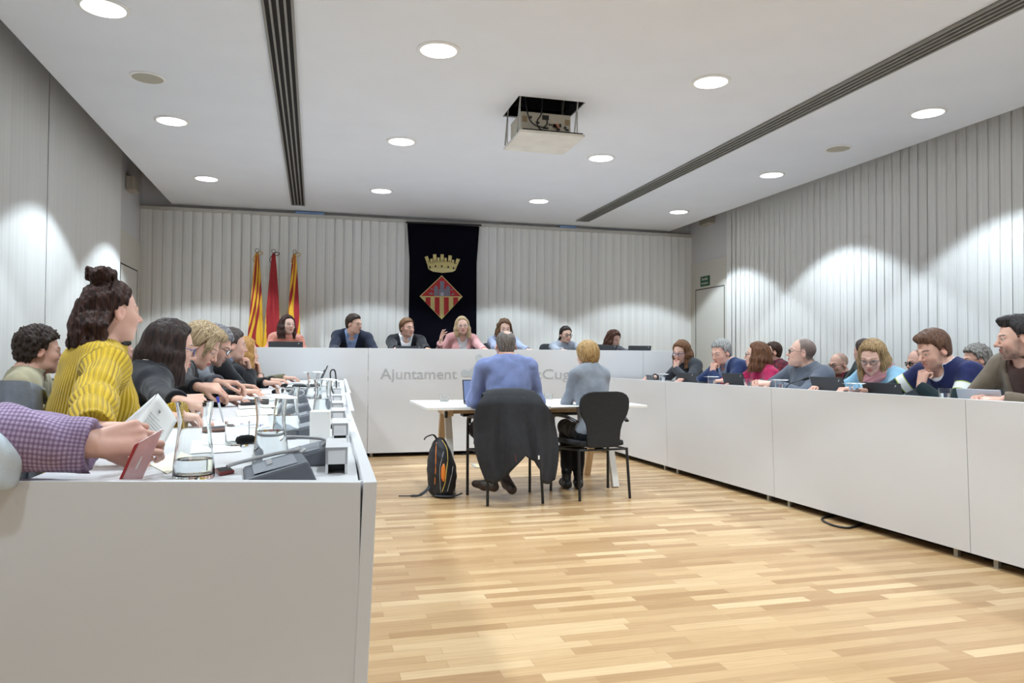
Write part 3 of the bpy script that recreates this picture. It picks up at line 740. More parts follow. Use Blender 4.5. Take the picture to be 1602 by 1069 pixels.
def cloth(name, c, c2=None, kind='plain', rough=0.85):
    """woven or knitted fabric; 'pat' runs round and along each limb"""
    if name in MATS: return MATS[name]
    m, nt, b = nodes_of(name); L = nt.links; N = nt.nodes.new
    a = N('ShaderNodeAttribute'); a.attribute_name = 'pat'
    tc = N('ShaderNodeTexCoord')
    nz = N('ShaderNodeTexNoise'); nz.inputs['Scale'].default_value = 14; nz.inputs['Detail'].default_value = 4; L.new(tc.outputs['Object'], nz.inputs['Vector'])
    base = lin(c); alt = lin(c2 or c)
    cr = N('ShaderNodeValToRGB'); e = cr.color_ramp.elements; e[0].position = 0.3; e[1].position = 0.72
    v = 0.16 if kind != 'plain' else 0.12
    e[0].color = tuple(x*(1-v) for x in base[:3])+(1,); e[1].color = tuple(min(1, x*(1+v)) for x in base[:3])+(1,)
    L.new(nz.outputs['Fac'], cr.inputs[0]); col = cr.outputs[0]; height = None
    sx = N('ShaderNodeSeparateXYZ'); L.new(a.outputs['Vector'], sx.inputs[0])
    def wave(sock, per, sharp=None):
        k = N('ShaderNodeMath'); k.operation = 'MULTIPLY'; k.inputs[1].default_value = 2*PI/per; L.new(sock, k.inputs[0])
        s = N('ShaderNodeMath'); s.operation = 'SINE'; L.new(k.outputs[0], s.inputs[0])
        g = N('ShaderNodeMath'); g.operation = 'MULTIPLY_ADD'; g.inputs[1].default_value = 0.5; g.inputs[2].default_value = 0.5; L.new(s.outputs[0], g.inputs[0])
        if sharp is None: return g.outputs[0]
        t = N('ShaderNodeMath'); t.operation = 'GREATER_THAN'; t.inputs[1].default_value = sharp; L.new(g.outputs[0], t.inputs[0]); return t.outputs[0]
    def mixc(fac, c1, c2_, mul=1.0):
        x = N('ShaderNodeMixRGB'); f = fac
        if mul != 1.0:
            q = N('ShaderNodeMath'); q.operation = 'MULTIPLY'; q.inputs[1].default_value = mul; L.new(fac, q.inputs[0]); f = q.outputs[0]
        L.new(f, x.inputs[0]); L.new(c1, x.inputs[1]); x.inputs[2].default_value = c2_; return x.outputs[0]
    if kind == 'rib':
        w = wave(sx.outputs['X'], 0.0125); height = w; col = mixc(w, col, alt, 0.55)
    elif kind == 'check':
        w1 = wave(sx.outputs['X'], 0.0085, 0.55); w2 = wave(sx.outputs['Y'], 0.0085, 0.55)
        col = mixc(w1, col, alt, 0.5); col = mixc(w2, col, alt, 0.5)
    elif kind == 'plaid':
        w1 = wave(sx.outputs['X'], 0.05, 0.5); w2 = wave(sx.outputs['Y'], 0.05, 0.5)
        col = mixc(w1, col, alt, 0.6); col = mixc(w2, col, alt, 0.6)
    elif kind == 'stripe':
        w2 = wave(sx.outputs['Y'], 0.028, 0.5); col = mixc(w2, col, alt, 0.8)
    elif kind == 'track':
        # two pale bands low on the chest and sleeves of the dark track top, everything under them darker green
        rng = N('ShaderNodeMath'); rng.operation = 'COMPARE'; rng.inputs[1].default_value = 0.0; rng.inputs[2].default_value = 0.026; L.new(sx.outputs['Z'], rng.inputs[0])
        lt = N('ShaderNodeMath'); lt.operation = 'LESS_THAN'; lt.inputs[1].default_value = 0.0; L.new(sx.outputs['Z'], lt.inputs[0])
        col = mixc(lt.outputs[0], col, lin((22, 40, 44))); 
        r2 = N('ShaderNodeMath'); r2.operation = 'COMPARE'; r2.inputs[1].default_value = 0.0; r2.inputs[2].default_value = 0.033; L.new(sx.outputs['Z'], r2.inputs[0])
        col = mixc(r2.outputs[0], col, lin((150, 168, 60))); col = mixc(rng.outputs[0], col, alt)
    L.new(col, b.inputs['Base Color']); b.inputs['Roughness'].default_value = rough; b.inputs['Specular IOR Level'].default_value = 0.2
    b.inputs['Sheen Weight'].default_value = 0.15
    wv = N('ShaderNodeTexNoise'); wv.inputs['Scale'].default_value = 260; L.new(tc.outputs['Object'], wv.inputs['Vector'])
    bp = N('ShaderNodeBump'); bp.inputs['Strength'].default_value = 0.2 if kind != 'rib' else 0.9; bp.inputs['Distance'].default_value = 0.003 if kind != 'rib' else 0.005
    L.new(height if height is not None else wv.outputs['Fac'], bp.inputs['Height']); L.new(bp.outputs[0], b.inputs['Normal'])
    MATS[name] = m; return m
M_SHOE = mat('shoe_brown', (58, 46, 40), 0.5, 0.1, 20)
M_SHOEB = mat('shoe_black', (22, 22, 24), 0.45, 0.1, 20)
M_FRAME = {'dark': mat('spectacle_frame_dark', (28, 26, 30), 0.3), 'thin': mat('spectacle_frame_metal', (110, 104, 100), 0.3, metal=0.5), 'clear': mat('spectacle_frame_clear', (206, 196, 186), 0.25), 'blue': mat('spectacle_frame_blue', (60, 74, 130), 0.3)}
def lens_mat():
    m, nt, b = nodes_of('spectacle_lens'); N = nt.nodes.new; o = nt.nodes['Material Output']
    t = N('ShaderNodeBsdfTransparent'); t.inputs[0].default_value = (0.96, 0.97, 0.98, 1); g = N('ShaderNodeBsdfGlossy'); g.inputs['Roughness'].default_value = 0.03; x = N('ShaderNodeMixShader'); fr = N('ShaderNodeFresnel'); fr.inputs[0].default_value = 1.35
    nt.links.new(fr.outputs[0], x.inputs[0]); nt.links.new(t.outputs[0], x.inputs[1]); nt.links.new(g.outputs[0], x.inputs[2]); nt.links.new(x.outputs[0], o.inputs[0]); nt.nodes.remove(b); return m
M_LENS = lens_mat()
M_WATCH = mat('watch_steel', (170, 165, 155), 0.3, metal=0.7)
# ------------------------------------------------------------------ a seated person
def rotz(a): c, s = math.cos(a), math.sin(a); return np.array([[c, -s, 0], [s, c, 0], [0, 0, 1]])
def rotx(a): c, s = math.cos(a), math.sin(a); return np.array([[1, 0, 0], [0, c, -s], [0, s, c]])
def roty(a): c, s = math.cos(a), math.sin(a); return np.array([[c, 0, s], [0, 1, 0], [-s, 0, c]])
def pw(y, pts):
    xs, ys = zip(*pts); return np.interp(y, xs, ys)
STR = RNG.normal(size=(14, 3)); STRP = RNG.uniform(0, 6.28, 14)
def wob(P, f=1.0, zs=0.12):
    """smooth pseudo-noise, slow along z so it reads as locks of hair"""
    o = np.zeros(len(P)); Q = P*np.array([1, 1, zs])
    for i in range(14): o += np.sin(Q@(STR[i]*f)+STRP[i])
    return o/5.0
def blotch(P, f):
    o = np.zeros(len(P))
    for i in range(6): o += np.sin(P@(STR[i]*f)+STRP[i]*1.7)
    return o/3.0
class Fr:
    """frame: world-ish = c + R @ local*s"""
    def __init__(self, c, R, s=1.0): self.c = np.asarray(c, float); self.R = R; self.s = s
    def __call__(self, *p): return self.c+self.R@(np.array(p, float)*self.s)
    def inv(self, P): return ((P-self.c)@self.R)/self.s

def head_sdf(S, F, fem, jaw=1.0, wide=1.0, age=0.0, nose=1.0):
    s = F.s; R = F.R; k = s
    E = lambda c, r, kk=0.01, op='u', M=None: S.ell(F(*c), tuple(v*s for v in r), kk*k, R if M is None else R@M, op)
    C = lambda a, b, ra, rb=None, kk=0.01, op='u': S.cap(F(*a), F(*b), ra*s, (rb if rb is not None else ra)*s, kk*k, op)
    w = wide
    E((0, -0.014, 0.032), (0.073*w, 0.093, 0.084), 0.01)
    E((0, 0.020, -0.022), (0.064*w, 0.066, 0.086), 0.03)
    jw = (0.046 if fem else 0.052)*jaw*w
    E((0, 0.034, -0.072), (jw, 0.046, 0.036), 0.03)
    E((0, 0.030, -0.080), (jw*0.98, 0.040, 0.026), 0.02)
    S.sph(F(0, 0.072, -0.101), (0.011 if fem else 0.015)*s, 0.022*k)
    for sx in (-1, 1):
        S.sph(F(sx*0.038*w, 0.056, -0.028), 0.021*s, 0.025*k)
        C((sx*0.008, 0.083, 0.017), (sx*0.046*w, 0.070, 0.015), 0.008 if fem else 0.0105, 0.007, 0.014)
        S.sph(F(sx*0.032*w, 0.091, 0.001), 0.0135*s, 0.012*k, 's')
        S.sph(F(sx*0.032*w, 0.0715, 0.000), 0.0135*s, 0.004*k)
        C((sx*0.045*w, 0.073, 0.0075), (sx*0.020*w, 0.083, 0.0085), 0.0042, 0.0036, 0.005)
    C((0, 0.083, 0.010), (0, 0.1035*nose+0.001*(1-nose), -0.030), 0.0068, 0.0100, 0.011)
    S.sph(F(0, 0.104*nose, -0.031), 0.0098*s, 0.006*k)
    for sx in (-1, 1): S.sph(F(sx*0.0105, 0.093, -0.036), 0.0078*s, 0.007*k)
    C((-0.016, 0.0835, -0.0585), (0, 0.0895, -0.057), 0.0055, 0.0065, 0.005); C((0, 0.0895, -0.057), (0.016, 0.0835, -0.0585), 0.0065, 0.0055, 0.005)
    C((-0.013, 0.083, -0.068), (0, 0.0885, -0.0695), 0.0058, 0.0072, 0.005); C((0, 0.0885, -0.0695), (0.013, 0.083, -0.068), 0.0072, 0.0058, 0.005)
    C((-0.020, 0.090, -0.0632), (0.020, 0.090, -0.0632), 0.0022, 0.0022, 0.004, 's')
    for sx in (-1, 1):
        M = roty(-sx*0.25)@rotx(-0.2)
        E((sx*0.0745*w, -0.010, -0.010), (0.0085, 0.0195, 0.031), 0.006, 'u', M)
        E((sx*0.084*w, -0.006, -0.006), (0.006, 0.010, 0.017), 0.005, 's', M)
def head_tint(F, P, skin, hairc, wide=1.0, lips=None, beard=None, brow=None, fem=False, stub=0.0, scalp=None, shut=0.0):
    """vertex colours of a face: lips, eyes, brows, beard, warm cheeks and ears"""
    q = F.inv(P); x, y, z = q[:, 0], q[:, 1], q[:, 2]; ax = np.abs(x); n = len(q)
    sk = np.array(lin(skin)[:3]); col = np.tile(sk, (n, 1))
    def blend(mask, c):
        nonlocal col
        mask = np.clip(mask, 0, 1)[:, None]; col = col*(1-mask)+np.array(c)*mask
    red = sk*np.array([1.0, 0.74, 0.70])
    G = lambda cx, cy, cz, r: np.exp(-((ax-cx)**2+(y-cy)**2+(z-cz)**2)/(r*r))
    blend(0.45*G(0.040, 0.06, -0.035, 0.024), red); blend(0.55*G(0, 0.105, -0.032, 0.014), red); blend(0.5*G(0.08, -0.01, -0.01, 0.028), red)
    inhead = (np.sqrt((q**2).sum(1)) < 0.16)
    if beard is not None or stub:
        bc = np.array(lin(beard or hairc)[:3])
        nz = 0.5+0.5*blotch(q, 260)
        chin = np.clip((-0.030-0.3*(0.085-y)-z)/0.028, 0, 1)*np.clip((y+0.004)/0.03, 0, 1)
        side = np.clip((0.056-np.abs(z+0.05))/0.022, 0, 1)*np.clip((ax-0.048)/0.016, 0, 1)*np.clip((y+0.004)/0.018, 0, 1)*np.clip((0.05-y)/0.03, 0, 1)
        mst = np.clip((0.0085-np.abs(z+0.0475))/0.004, 0, 1)*np.clip((0.032-ax)/0.006, 0, 1)*(y > 0.06)
        neckcut = np.clip((z+0.122)/0.014, 0, 1)
        a = (1.0 if beard is not None else 0)*0.9+stub
        blend(np.clip(a*np.maximum(np.maximum(chin*neckcut, side*0.9), mst)*(0.72+0.4*nz), 0, 0.96)*inhead, bc)
    lp = np.array(lin(lips or ((190, 98, 96) if fem else (176, 112, 104)))[:3])
    le = ((ax/0.0235)**2+((z+0.0632+0.0012*np.cos(ax*90))/0.0118)**2)
    blend(0.85*np.clip((1.0-le)/0.35, 0, 1)*(y > 0.06), lp)
    blend(0.75*np.clip(1-np.abs(z+0.0632)/0.0018, 0, 1)*(ax < 0.022)*(y > 0.06), sk*0.2)
    ex = (ax-0.032*wide)/0.0145; ez = (z-0.0002+0.0030*shut)/(0.0058-0.0040*shut); ee = ex**2+ez**2
    blend(np.clip((1.55-ee)/0.4, 0, 1)*(y > 0.055)*0.8, sk*0.34)
    blend(np.clip((1.0-ee)/0.3, 0, 1)*(y > 0.055), (0.72, 0.70, 0.67))
    ir = ((ax-0.032*wide)/0.0064)**2+((z-0.0008)/0.0064)**2
    blend(np.clip((1.0-ir)/0.4, 0, 1)*(ee < 1.1)*(y > 0.055), (0.035, 0.022, 0.016))
    lid = np.clip(1-np.abs(z-0.0068+0.0062*shut+((ax-0.032)/0.016)**2*0.004)/0.0024, 0, 1)*np.clip((0.017-np.abs(ax-0.032*wide))/0.003, 0, 1)*(y > 0.055)
    blend(lid*(0.8 if fem else 0.55), (0.02, 0.015, 0.014))
    bz = 0.0205+0.004*np.cos((ax-0.034)*70)-(0.0 if fem else 0.0015)
    br = np.clip(1-np.abs(z-bz)/(0.0034 if fem else 0.0050), 0, 1)*np.clip((ax-0.012)/0.004, 0, 1)*np.clip((0.054-ax)/0.006, 0, 1)*(y > 0.045)
    blend(np.clip(br*1.6, 0, 0.9), np.array(lin(brow or hairc)[:3])*0.8)
    if scalp is not None:
        f, c = scalp; blend(np.clip(f(q), 0, 1)*inhead, np.array(lin(c)[:3]))
    return col

def hand_sdf(S, W, d, n, side, s=1.0, curl=(0.5, 0.55, 0.6, 0.7), bend=(1.0, 1.0, 0.8), thumb=0.5, spread=0.06, point=None, k0=0.008):
    """five-fingered hand: wrist W, pointing d, palm facing n; side +1 right, -1 left"""
    d = nrm(d); n = nrm(np.asarray(n, float)-d*np.dot(n, d)); a = np.cross(n, d)*side      # a points to the thumb side
    W = np.asarray(W, float)
    mc = [W+s*(d*0.088+a*0.030), W+s*(d*0.092+a*0.0095), W+s*(d*0.088-a*0.0115), W+s*(d*0.079-a*0.031)]
    wr = [W+s*(a*0.017+d*0.006), W+s*(a*0.006+d*0.004), W+s*(-a*0.006+d*0.004), W+s*(-a*0.017+d*0.006)]
    for w_, m_ in zip(wr, mc): S.cap(w_, m_, 0.0145*s, 0.0115*s, 0.010*s)
    S.cap(W+s*(d*0.02+a*0.012), W+s*(d*0.06+a*0.016), 0.015*s, 0.012*s, 0.012*s)
    L = [(0.043, 0.026, 0.021), (0.047, 0.030, 0.023), (0.043, 0.028, 0.022), (0.034, 0.021, 0.019)]
    for i in range(4):
        th = curl[i]; dd = nrm(d+a*spread*(1.2-0.9*i)); p = mc[i]; r = (0.0092, 0.0095, 0.0090, 0.0080)[i]*s
        ang = 0.0
        for j in range(3):
            ang += th*bend[j]*1.45; v = dd*math.cos(ang)+n*math.sin(ang)
            q = p+v*L[i][j]*s; r2 = r*0.93
            S.cap(p, q, r, r2, 0.0035*s); p = q; r = r2
    t0 = W+s*(d*0.022+a*0.020+n*0.004); v = nrm(d*0.72+a*(0.9-0.75*thumb)+n*(0.25+0.55*thumb)); t1 = t0+v*0.044*s
    v2 = nrm(d*0.85+a*(0.35-0.75*thumb)+n*(0.25+0.5*thumb)); t2 = t1+v2*0.032*s; v3 = nrm(d*0.9+a*(0.1-0.7*thumb)+n*(0.2+0.4*thumb)); t3 = t2+v3*0.025*s
    S.cap(t0, t1, 0.0145*s, 0.0115*s, 0.010*s); S.cap(t1, t2, 0.0110*s, 0.0098*s, 0.004*s); S.cap(t2, t3, 0.0098*s, 0.0080*s, 0.003*s)
    return W+d*0.1*s

def ik(S0, T, l1, l2, hint):
    v = T-S0; L = np.linalg.norm(v); m = (l1+l2)*0.995
    if L > m: T = S0+v/L*m; v = T-S0; L = m
    u = v/L; x = (l1*l1-l2*l2+L*L)/(2*L); h = math.sqrt(max(0, l1*l1-x*x))
    hn = np.asarray(hint, float); hn = nrm(hn-u*np.dot(hn, u)); return S0+u*x+hn*h, T

HAIR = {}
def hair_sdf(style, F, S, P):
    """hair volume in the head frame; P: style parameters"""
    s = F.s; R = F.R
    E = lambda c, r, kk=0.02, op='u', M=None: S.ell(F(*c), tuple(v*s for v in r), kk*s, R if M is None else R@M, op)
    t = P.get('t', 0.012)
    line = P.get('line', [(-0.11, -0.085), (-0.05, -0.075), (-0.022, -0.02), (0.012, -0.015), (0.022, 0.02), (0.045, 0.055), (0.075, 0.068), (0.1, 0.072)])
    cap = P.get('cap', (0, 0, 0)); w = P.get('w', 1.0)
    E((0+cap[0], -0.014+cap[1], 0.032+cap[2]), (0.073*w+t, 0.093+t, 0.084+t*P.get('tz', 1.15)), 0.01)
    E((0, -0.045, -0.03), (0.056*w+t*0.6, 0.052+t*0.6, 0.06), 0.03)
    for c, r in P.get('vol', []): E(c, r, 0.025)
    wave = P.get('part', 0.0)
    def hl(Q):
        q = F.inv(Q); zz = pw(q[:, 1], line)+0.0035*wob(q, 150, 0.05)+wave*q[:, 0]*np.clip((q[:, 1]-0.02)/0.04, 0, 1)
        if P.get('peak'): zz = zz-P['peak']*np.clip(1-np.abs(q[:, 0])/0.035, 0, 1)*(q[:, 1] > 0.03)
        return (zz-q[:, 2])*s
    S.fn(hl, P.get('edge', 0.030)*s, 'i')
    for pts, rs in P.get('locks', []):
        S.chain([F(*p) for p in pts], [r*s for r in rs], P.get('lk', 0.022)*s)
    for c, r in P.get('vol2', []): E(c, r, P.get('lk', 0.022))
    fc = P.get('face', None)
    if fc is not None:
        c, r = fc; E(c, r, 0.012, 's')
    for c, r in P.get('cut', []): E(c, r, 0.01, 's')
    amp = P.get('amp', 0.0022); fq = P.get('freq', 170); zs = P.get('zs', 0.12)
    S.fn(lambda Q: amp*s*wob(F.inv(Q), fq, zs), 0, 'd')
SHORT = dict(t=0.011)
FACE = ((0, 0.075, -0.028), (0.060, 0.075, 0.088))
def long_hair(zend=-0.22, wdt=0.035, fwd=0.02, t=0.014, face=FACE, back=True, curl=0.0, **kw):
    L_ = []
    for sx in (-1, 1):
        for (x0, y0, r0, fx) in ((0.062, 0.025, 0.026, 0.0), (0.070, -0.015, 0.032, 0.004), (0.060, -0.060, 0.036, 0.0)):
            x = sx*x0; pts = [(x*0.9, y0, 0.045), (x*1.12, y0, -0.04), (x*(1.16+fx), y0+fwd*0.3, -0.11), (x*(1.1+fx), y0+fwd, (zend-0.11)/2-0.02), (x*1.05, y0+fwd*1.2, zend)]
            L_.append((pts, (r0*0.8, r0, r0, r0*0.95, r0*0.6)))
    if back: L_.append(([(0, -0.075, 0.03), (0, -0.092, -0.05), (0, -0.095, -0.13), (0, -0.09, zend)], (0.045, 0.05, 0.048, 0.03)))
    d = dict(t=t, locks=L_, face=face, line=[(-0.12, -0.12), (0.0, -0.09), (0.028, -0.02), (0.045, 0.055), (0.07, 0.080), (0.1, 0.085)], part=kw.pop('part', 0.12))
    if curl: d.update(amp=curl, freq=110, zs=0.5)
    d.update(kw); return d

PEOPLE = []
def person(key, short, label, head, hd, body=0.0, lean=None, s=1.0, fem=False, hair='short', hp=None, hc=((40, 30, 25), (80, 60, 48)), skin=(226, 178, 156),
           top='sweater', topc=None, shirt=None, arms=None, glasses=None, beard=None, stub=0.0, floor=0.0, pelvis=None, group=None, h=0.005, neck_up=0.0,
           wide=1.0, jaw=1.0, fat=0.0, legs=False, scalp=None, brow=None, collar=False, scarf=None, lips=None, extra=None, sleeve=1.0, trousers=None, vneck=0.0, shoe=None, folds=1.0, shx=None, legpts=None, nose=1.0, hh=None, shut=None, bs=None, nk=None):
    """head: world position of the head centre; hd: (yaw, pitch, roll) of the head in degrees, yaw in the world (0 looks along +Y, 90 towards -X);
    body: heading of the torso in degrees; pelvis: world xy of the seat; arms: {'R': dict, 'L': dict} with world wrist targets"""
    if globals().get('ONLY') is not None and key not in ONLY: return None
    head = np.asarray(head, float); bz = D(body)
    px_, py_ = pelvis; shut = (0.75 if hd[1] < -9 else 0.26) if shut is None else shut
    skin_ = tuple(v*0.62+t_*0.38 for v, t_ in zip(skin, (224, 190, 172)))
    hs = s; s = bs or s
    root = thing('person', label, 'person', (px_, py_, floor), bz, group)
    Rb = rotz(bz); toL = lambda p: Rb.T@(np.asarray(p, float)-np.array([px_, py_, floor])); dL = lambda v: Rb.T@np.asarray(v, float)
    Hc = toL(head)
    Rh = rotz(D(hd[0])-bz)@rotx(D(hd[1]))@roty(D(hd[2]))
    F = Fr(Hc, Rh, hs)
    # torso
    nb_dir = nrm(np.array(nk or (0, -0.5, -1.0), float)+0.35*(Rh@np.array([0, 0, -1.0])))
    skull = F(0, -0.022, -0.055)
    N = skull+nb_dir*(0.064+neck_up)*s                   # base of the neck (C7 level, centre)
    seatz = 0.57*s if floor == 0 else 0.57*s
    Pz = N[2]-0.50*s if pelvis is not None and legs is False else 0.55*s
    P0 = np.array([0.0, 0.0, max(0.3, min(Pz, 0.62*s))])
    u = nrm(N-P0); f = nrm(np.array([0, 1, 0])-u*u[1]); 
    tw = D(lean or 0.0); f = nrm(rotz(tw)@f); f = nrm(f-u*np.dot(f, u)); r = np.cross(f, u)
    TL = np.linalg.norm(N-P0)
    T = lambda a, b, c: P0+r*a*s+f*b*s+u*(c*TL)
    MT = np.stack([r, f, u], 1)
    sh = (0.150 if fem else 0.178)*(1+fat*0.10) if shx is None else shx
    SH = {'R': T(sh, 0.005, 0.885), 'L': T(-sh, 0.005, 0.885)}
    dr = {'R': r, 'L': -r}
    la, lf = 0.285*s, 0.255*s
    A = {}
    for sd in 'RL':
        a = (arms or {}).get(sd)
        if a is None:
            hx = 0.10 if sd == 'R' else -0.10
            a = dict(w=None, loc=T(hx, 0.40, 0.28), d=np.array([-0.3 if sd == 'R' else 0.3, 1, -0.1]), n=np.array([0, 0, -1.0]))
        Wp = toL(a['w']) if a.get('w') is not None else np.asarray(a['loc'], float)
        hint = dL(a['hint']) if a.get('hint') is not None else (dr[sd]*0.9-np.array([0, 0, 0.62])-f*0.25 if floor == 0 else dr[sd]*0.55-np.array([0, 0, 1.0])-f*0.1)
        El, Wp = ik(SH[sd], Wp, la, lf, hint)
        d_ = dL(a['d']) if a.get('w') is not None and a.get('d') is not None else np.asarray(a.get('d', Wp-El), float)
        n_ = dL(a['n']) if a.get('w') is not None else np.asarray(a.get('n', (0, 0, -1.0)), float)
        A[sd] = dict(E=El, W=Wp, d=nrm(d_), n=n_, curl=a.get('curl', (0.35, 0.4, 0.45, 0.5)), thumb=a.get('thumb', 0.4), bend=a.get('bend', (1, 1, 0.8)), spread=a.get('spread', 0.06), bare=a.get('bare', False))
    ft = fat
    def torso(S, g, kk=0.05):
        """g: how far outside the skin"""
        w = 0.90 if fem else 1.0
        S.ell(T(0, 0.005, 0.68), ((0.158*w*(1+ft*.15))*s+g, (0.105+ft*0.02)*s+g, 0.19*TL/0.5+g*0.5), 0.02, MT)
        if fem: 
            for sx in (-1, 1): S.ell(T(sx*0.07, 0.085, 0.64), (0.062*s+g, 0.058*s+g, 0.062*s+g), 0.05*s, MT)
        S.ell(T(0, 0.01+0.02*ft, 0.30), ((0.140*w+ft*0.035)*s+g, (0.108+ft*0.06)*s+g, 0.19*TL/0.5+g), 0.07*s, MT)
        S.ell(T(0, 0.0, 0.02), (0.170*s+g, 0.125*s+g, 0.12*s+g), 0.06*s, MT)
        for sd in 'RL':
            q = 0.054 if fem else 0.062
            S.cap(T(0, -0.012, 0.90), SH[sd]-dr[sd]*0.012*s, 0.052*s+g, q*s+g, 0.05*s)
            S.cap(T(0, -0.012, 1.02), SH[sd]-dr[sd]*0.035*s+u*0.012*s, 0.040*s+g*0.8, 0.046*s+g, 0.045*s)
    def armsS(S, g, g2, cut=0.0, only=None, kk=0.03):
        for sd in (only or 'RL'):
            a = A[sd]; W2 = a['W']+(a['E']-a['W'])*cut
            af = 1+0.12*ft
            S.cap(SH[sd], a['E'], (0.047 if fem else 0.054)*s*af+g, (0.038 if fem else 0.043)*s*af+g2, kk*s)
            S.cap(a['E'], W2, (0.039 if fem else 0.044)*s*af+g2, (0.029 if fem else 0.033)*s+g2, 0.02*s)
    # ---- body: one continuous surface
    S = Sdf()
    torso(S, -0.022)
    armsS(S, -0.012, -0.007)
    hip = {}
    if legs:
        for i, sd in enumerate('RL'):
            lp = [toL(p) for p in legpts[sd]]; hip[sd] = [T(0.085 if sd == 'R' else -0.085, 0.02, 0.0)]+lp
            S.chain(hip[sd], [0.075*s, 0.052*s, 0.036*s][:len(hip[sd])], 0.03*s)
    S.cap(F(0, -0.024, -0.045), N, (0.046 if fem else 0.055)*s*(1+0.12*ft), (0.050 if fem else 0.061)*s*(1+0.1*ft), 0.03*s)
    S.cap(N, T(0, 0.0, 0.86), (0.050 if fem else 0.060)*s, 0.07*s, 0.04*s)
    head_sdf(S, F, fem, jaw, wide, nose=nose)
    for sd in 'RL':
        a = A[sd]; hand_sdf(S, a['W']+a['d']*0.012*s, a['d'], a['n'], 1 if sd == 'R' else -1, (0.93 if fem else 1.0)*s*(hh or 1.0), a['curl'], a['bend'], a['thumb'], a['spread'])
    pts = [P0-0.25, P0+0.25, Hc-0.17*s, Hc+0.17*s]
    for sd in 'RL':
        for kx in ('E', 'W'): pts += [A[sd][kx]-0.11*s, A[sd][kx]+0.11*s]
        pts += [A[sd]['W']+A[sd]['d']*0.2*s, SH[sd]+0.1, SH[sd]-0.1]
        if legs: pts += [q-0.12 for q in hip[sd]]+[q+0.12 for q in hip[sd]]
    lo, hi = np.min(pts, 0)-0.03, np.max(pts, 0)+0.03
    hcol = hc[0]
    def tint(Pv):
        c = head_tint(F, Pv, skin_, hcol, wide, lips, beard, brow, fem, stub, scalp, shut)
        sk = np.array(lin(skin_)[:3])
        for sd in 'RL':
            a = A[sd]; dd = np.linalg.norm(Pv-(a['W']+a['d']*0.11*s), axis=1)
            mk = np.clip((0.075*s-dd)/0.05, 0, 1)[:, None]*0.25; c = c*(1-mk)+sk*np.array([1, 0.82, 0.79])*mk
        return c
    bo = sdf_obj('body', S, lo, hi, h, M_SKIN, root, tint, 1)
    # ---- clothes
    def limb_pat(Pv):
        """pattern coordinates: x around, y along the nearest limb or the torso; z = distance above the track-top band"""
        best = np.full(len(Pv), 9.0); out = np.zeros((len(Pv), 3))
        segs_ = [(P0, N, u, r, 0.13, 0.0)]
        for sd in 'RL':
            a = A[sd]; segs_ += [(SH[sd], a['E'], None, None, 0.05, 1), (a['E'], a['W'], None, None, 0.045, 2)]
        for i, (a, b, ax_, rr, rad, tp) in enumerate(segs_):
            ab = b-a; L = np.linalg.norm(ab); v = ab/L; d = Pv-a; t = np.clip(d@v, 0, L); q = d-t[:, None]*v
            dist = np.sqrt((q*q).sum(1))-rad*s*(1.15 if i == 0 else 1.0)
            e1 = nrm(np.cross(v, [0.13, 0.9, 0.31])) if rr is None else rr; e2 = np.cross(v, e1)
            ang = np.arctan2(q@e2, q@e1); k_ = dist < best
            best = np.where(k_, dist, best)
            zz = (t/L-0.52)*L if i == 0 else ((0.42-t/L)*L if tp == 1 else np.full(len(t), -0.4))
            o = np.stack([ang*rad*s, t+i*0.37, zz], 1); out[k_] = o[k_]
        return out
    fold = lambda Q: 0.0095*folds*(0.55-np.abs(np.sin(1.5*blotch(Q*np.array([1, 1, 1.5]), 11.0)+0.6*blotch(Q, 29.0)))-0.25*np.abs(np.sin(blotch(Q+0.37, 24.0))))
    # neck opening, and a front opening for jackets
    NF = Fr(N, MT, s)
    def neck_hole(rad, up, fwd, drop):
        def fh(Q):
            q = NF.inv(Q); return (np.sqrt(q[:, 0]**2*1.0+(q[:, 1]-fwd)**2)-rad-np.clip(q[:, 2]-up, -0.2, 0.2)*0.55+np.clip((q[:, 1])*drop, -0.02, 0.08)*-1)*s
        return fh
    clothes = []
    def garment(name, g, ga, m, cut, hole, openw=None, arms_=True, vdeep=0.0, hem=None, band=None, hh=0.009, cutbare=True):
        G = Sdf(); torso(G, g)
        if arms_: 
            for sd in 'RL': armsS(G, g, ga, A[sd]['bare'] and 0.55 or cut, sd)
        G.fn(lambda Q: fold(Q), 0, 'd')
        if arms_:
            for sd in 'RL':
                a = A[sd]; v_ = nrm(a['W']-a['E']); W2 = a['W']-(a['W']-a['E'])*((0.55 if a['bare'] else cut)); G.sph(W2+v_*0.088*s, 0.084*s, 0.003, 's')
        hr, hup = hole
        if openw is None: G.cap(N-u*0.06*s, N+u*(0.022-0.3*max(0, vdeep-0.01))*s+f*0.012*s, (hr+0.030)*s, (hr+0.014)*s, 0.03*s)
        G.cap(N-u*0.03*s, N+u*0.25*s+f*0.02*s, hr*s, (hr+0.06)*s, 0.012*s, 's')
        if openw is not None or vdeep > 0.01 or name == 'shirt' and name != top: G.ell(N+f*0.068*s-u*0.012*s, (hr*0.80*s, 0.060*s, (0.030+vdeep)*s), 0.012*s, MT, 's')
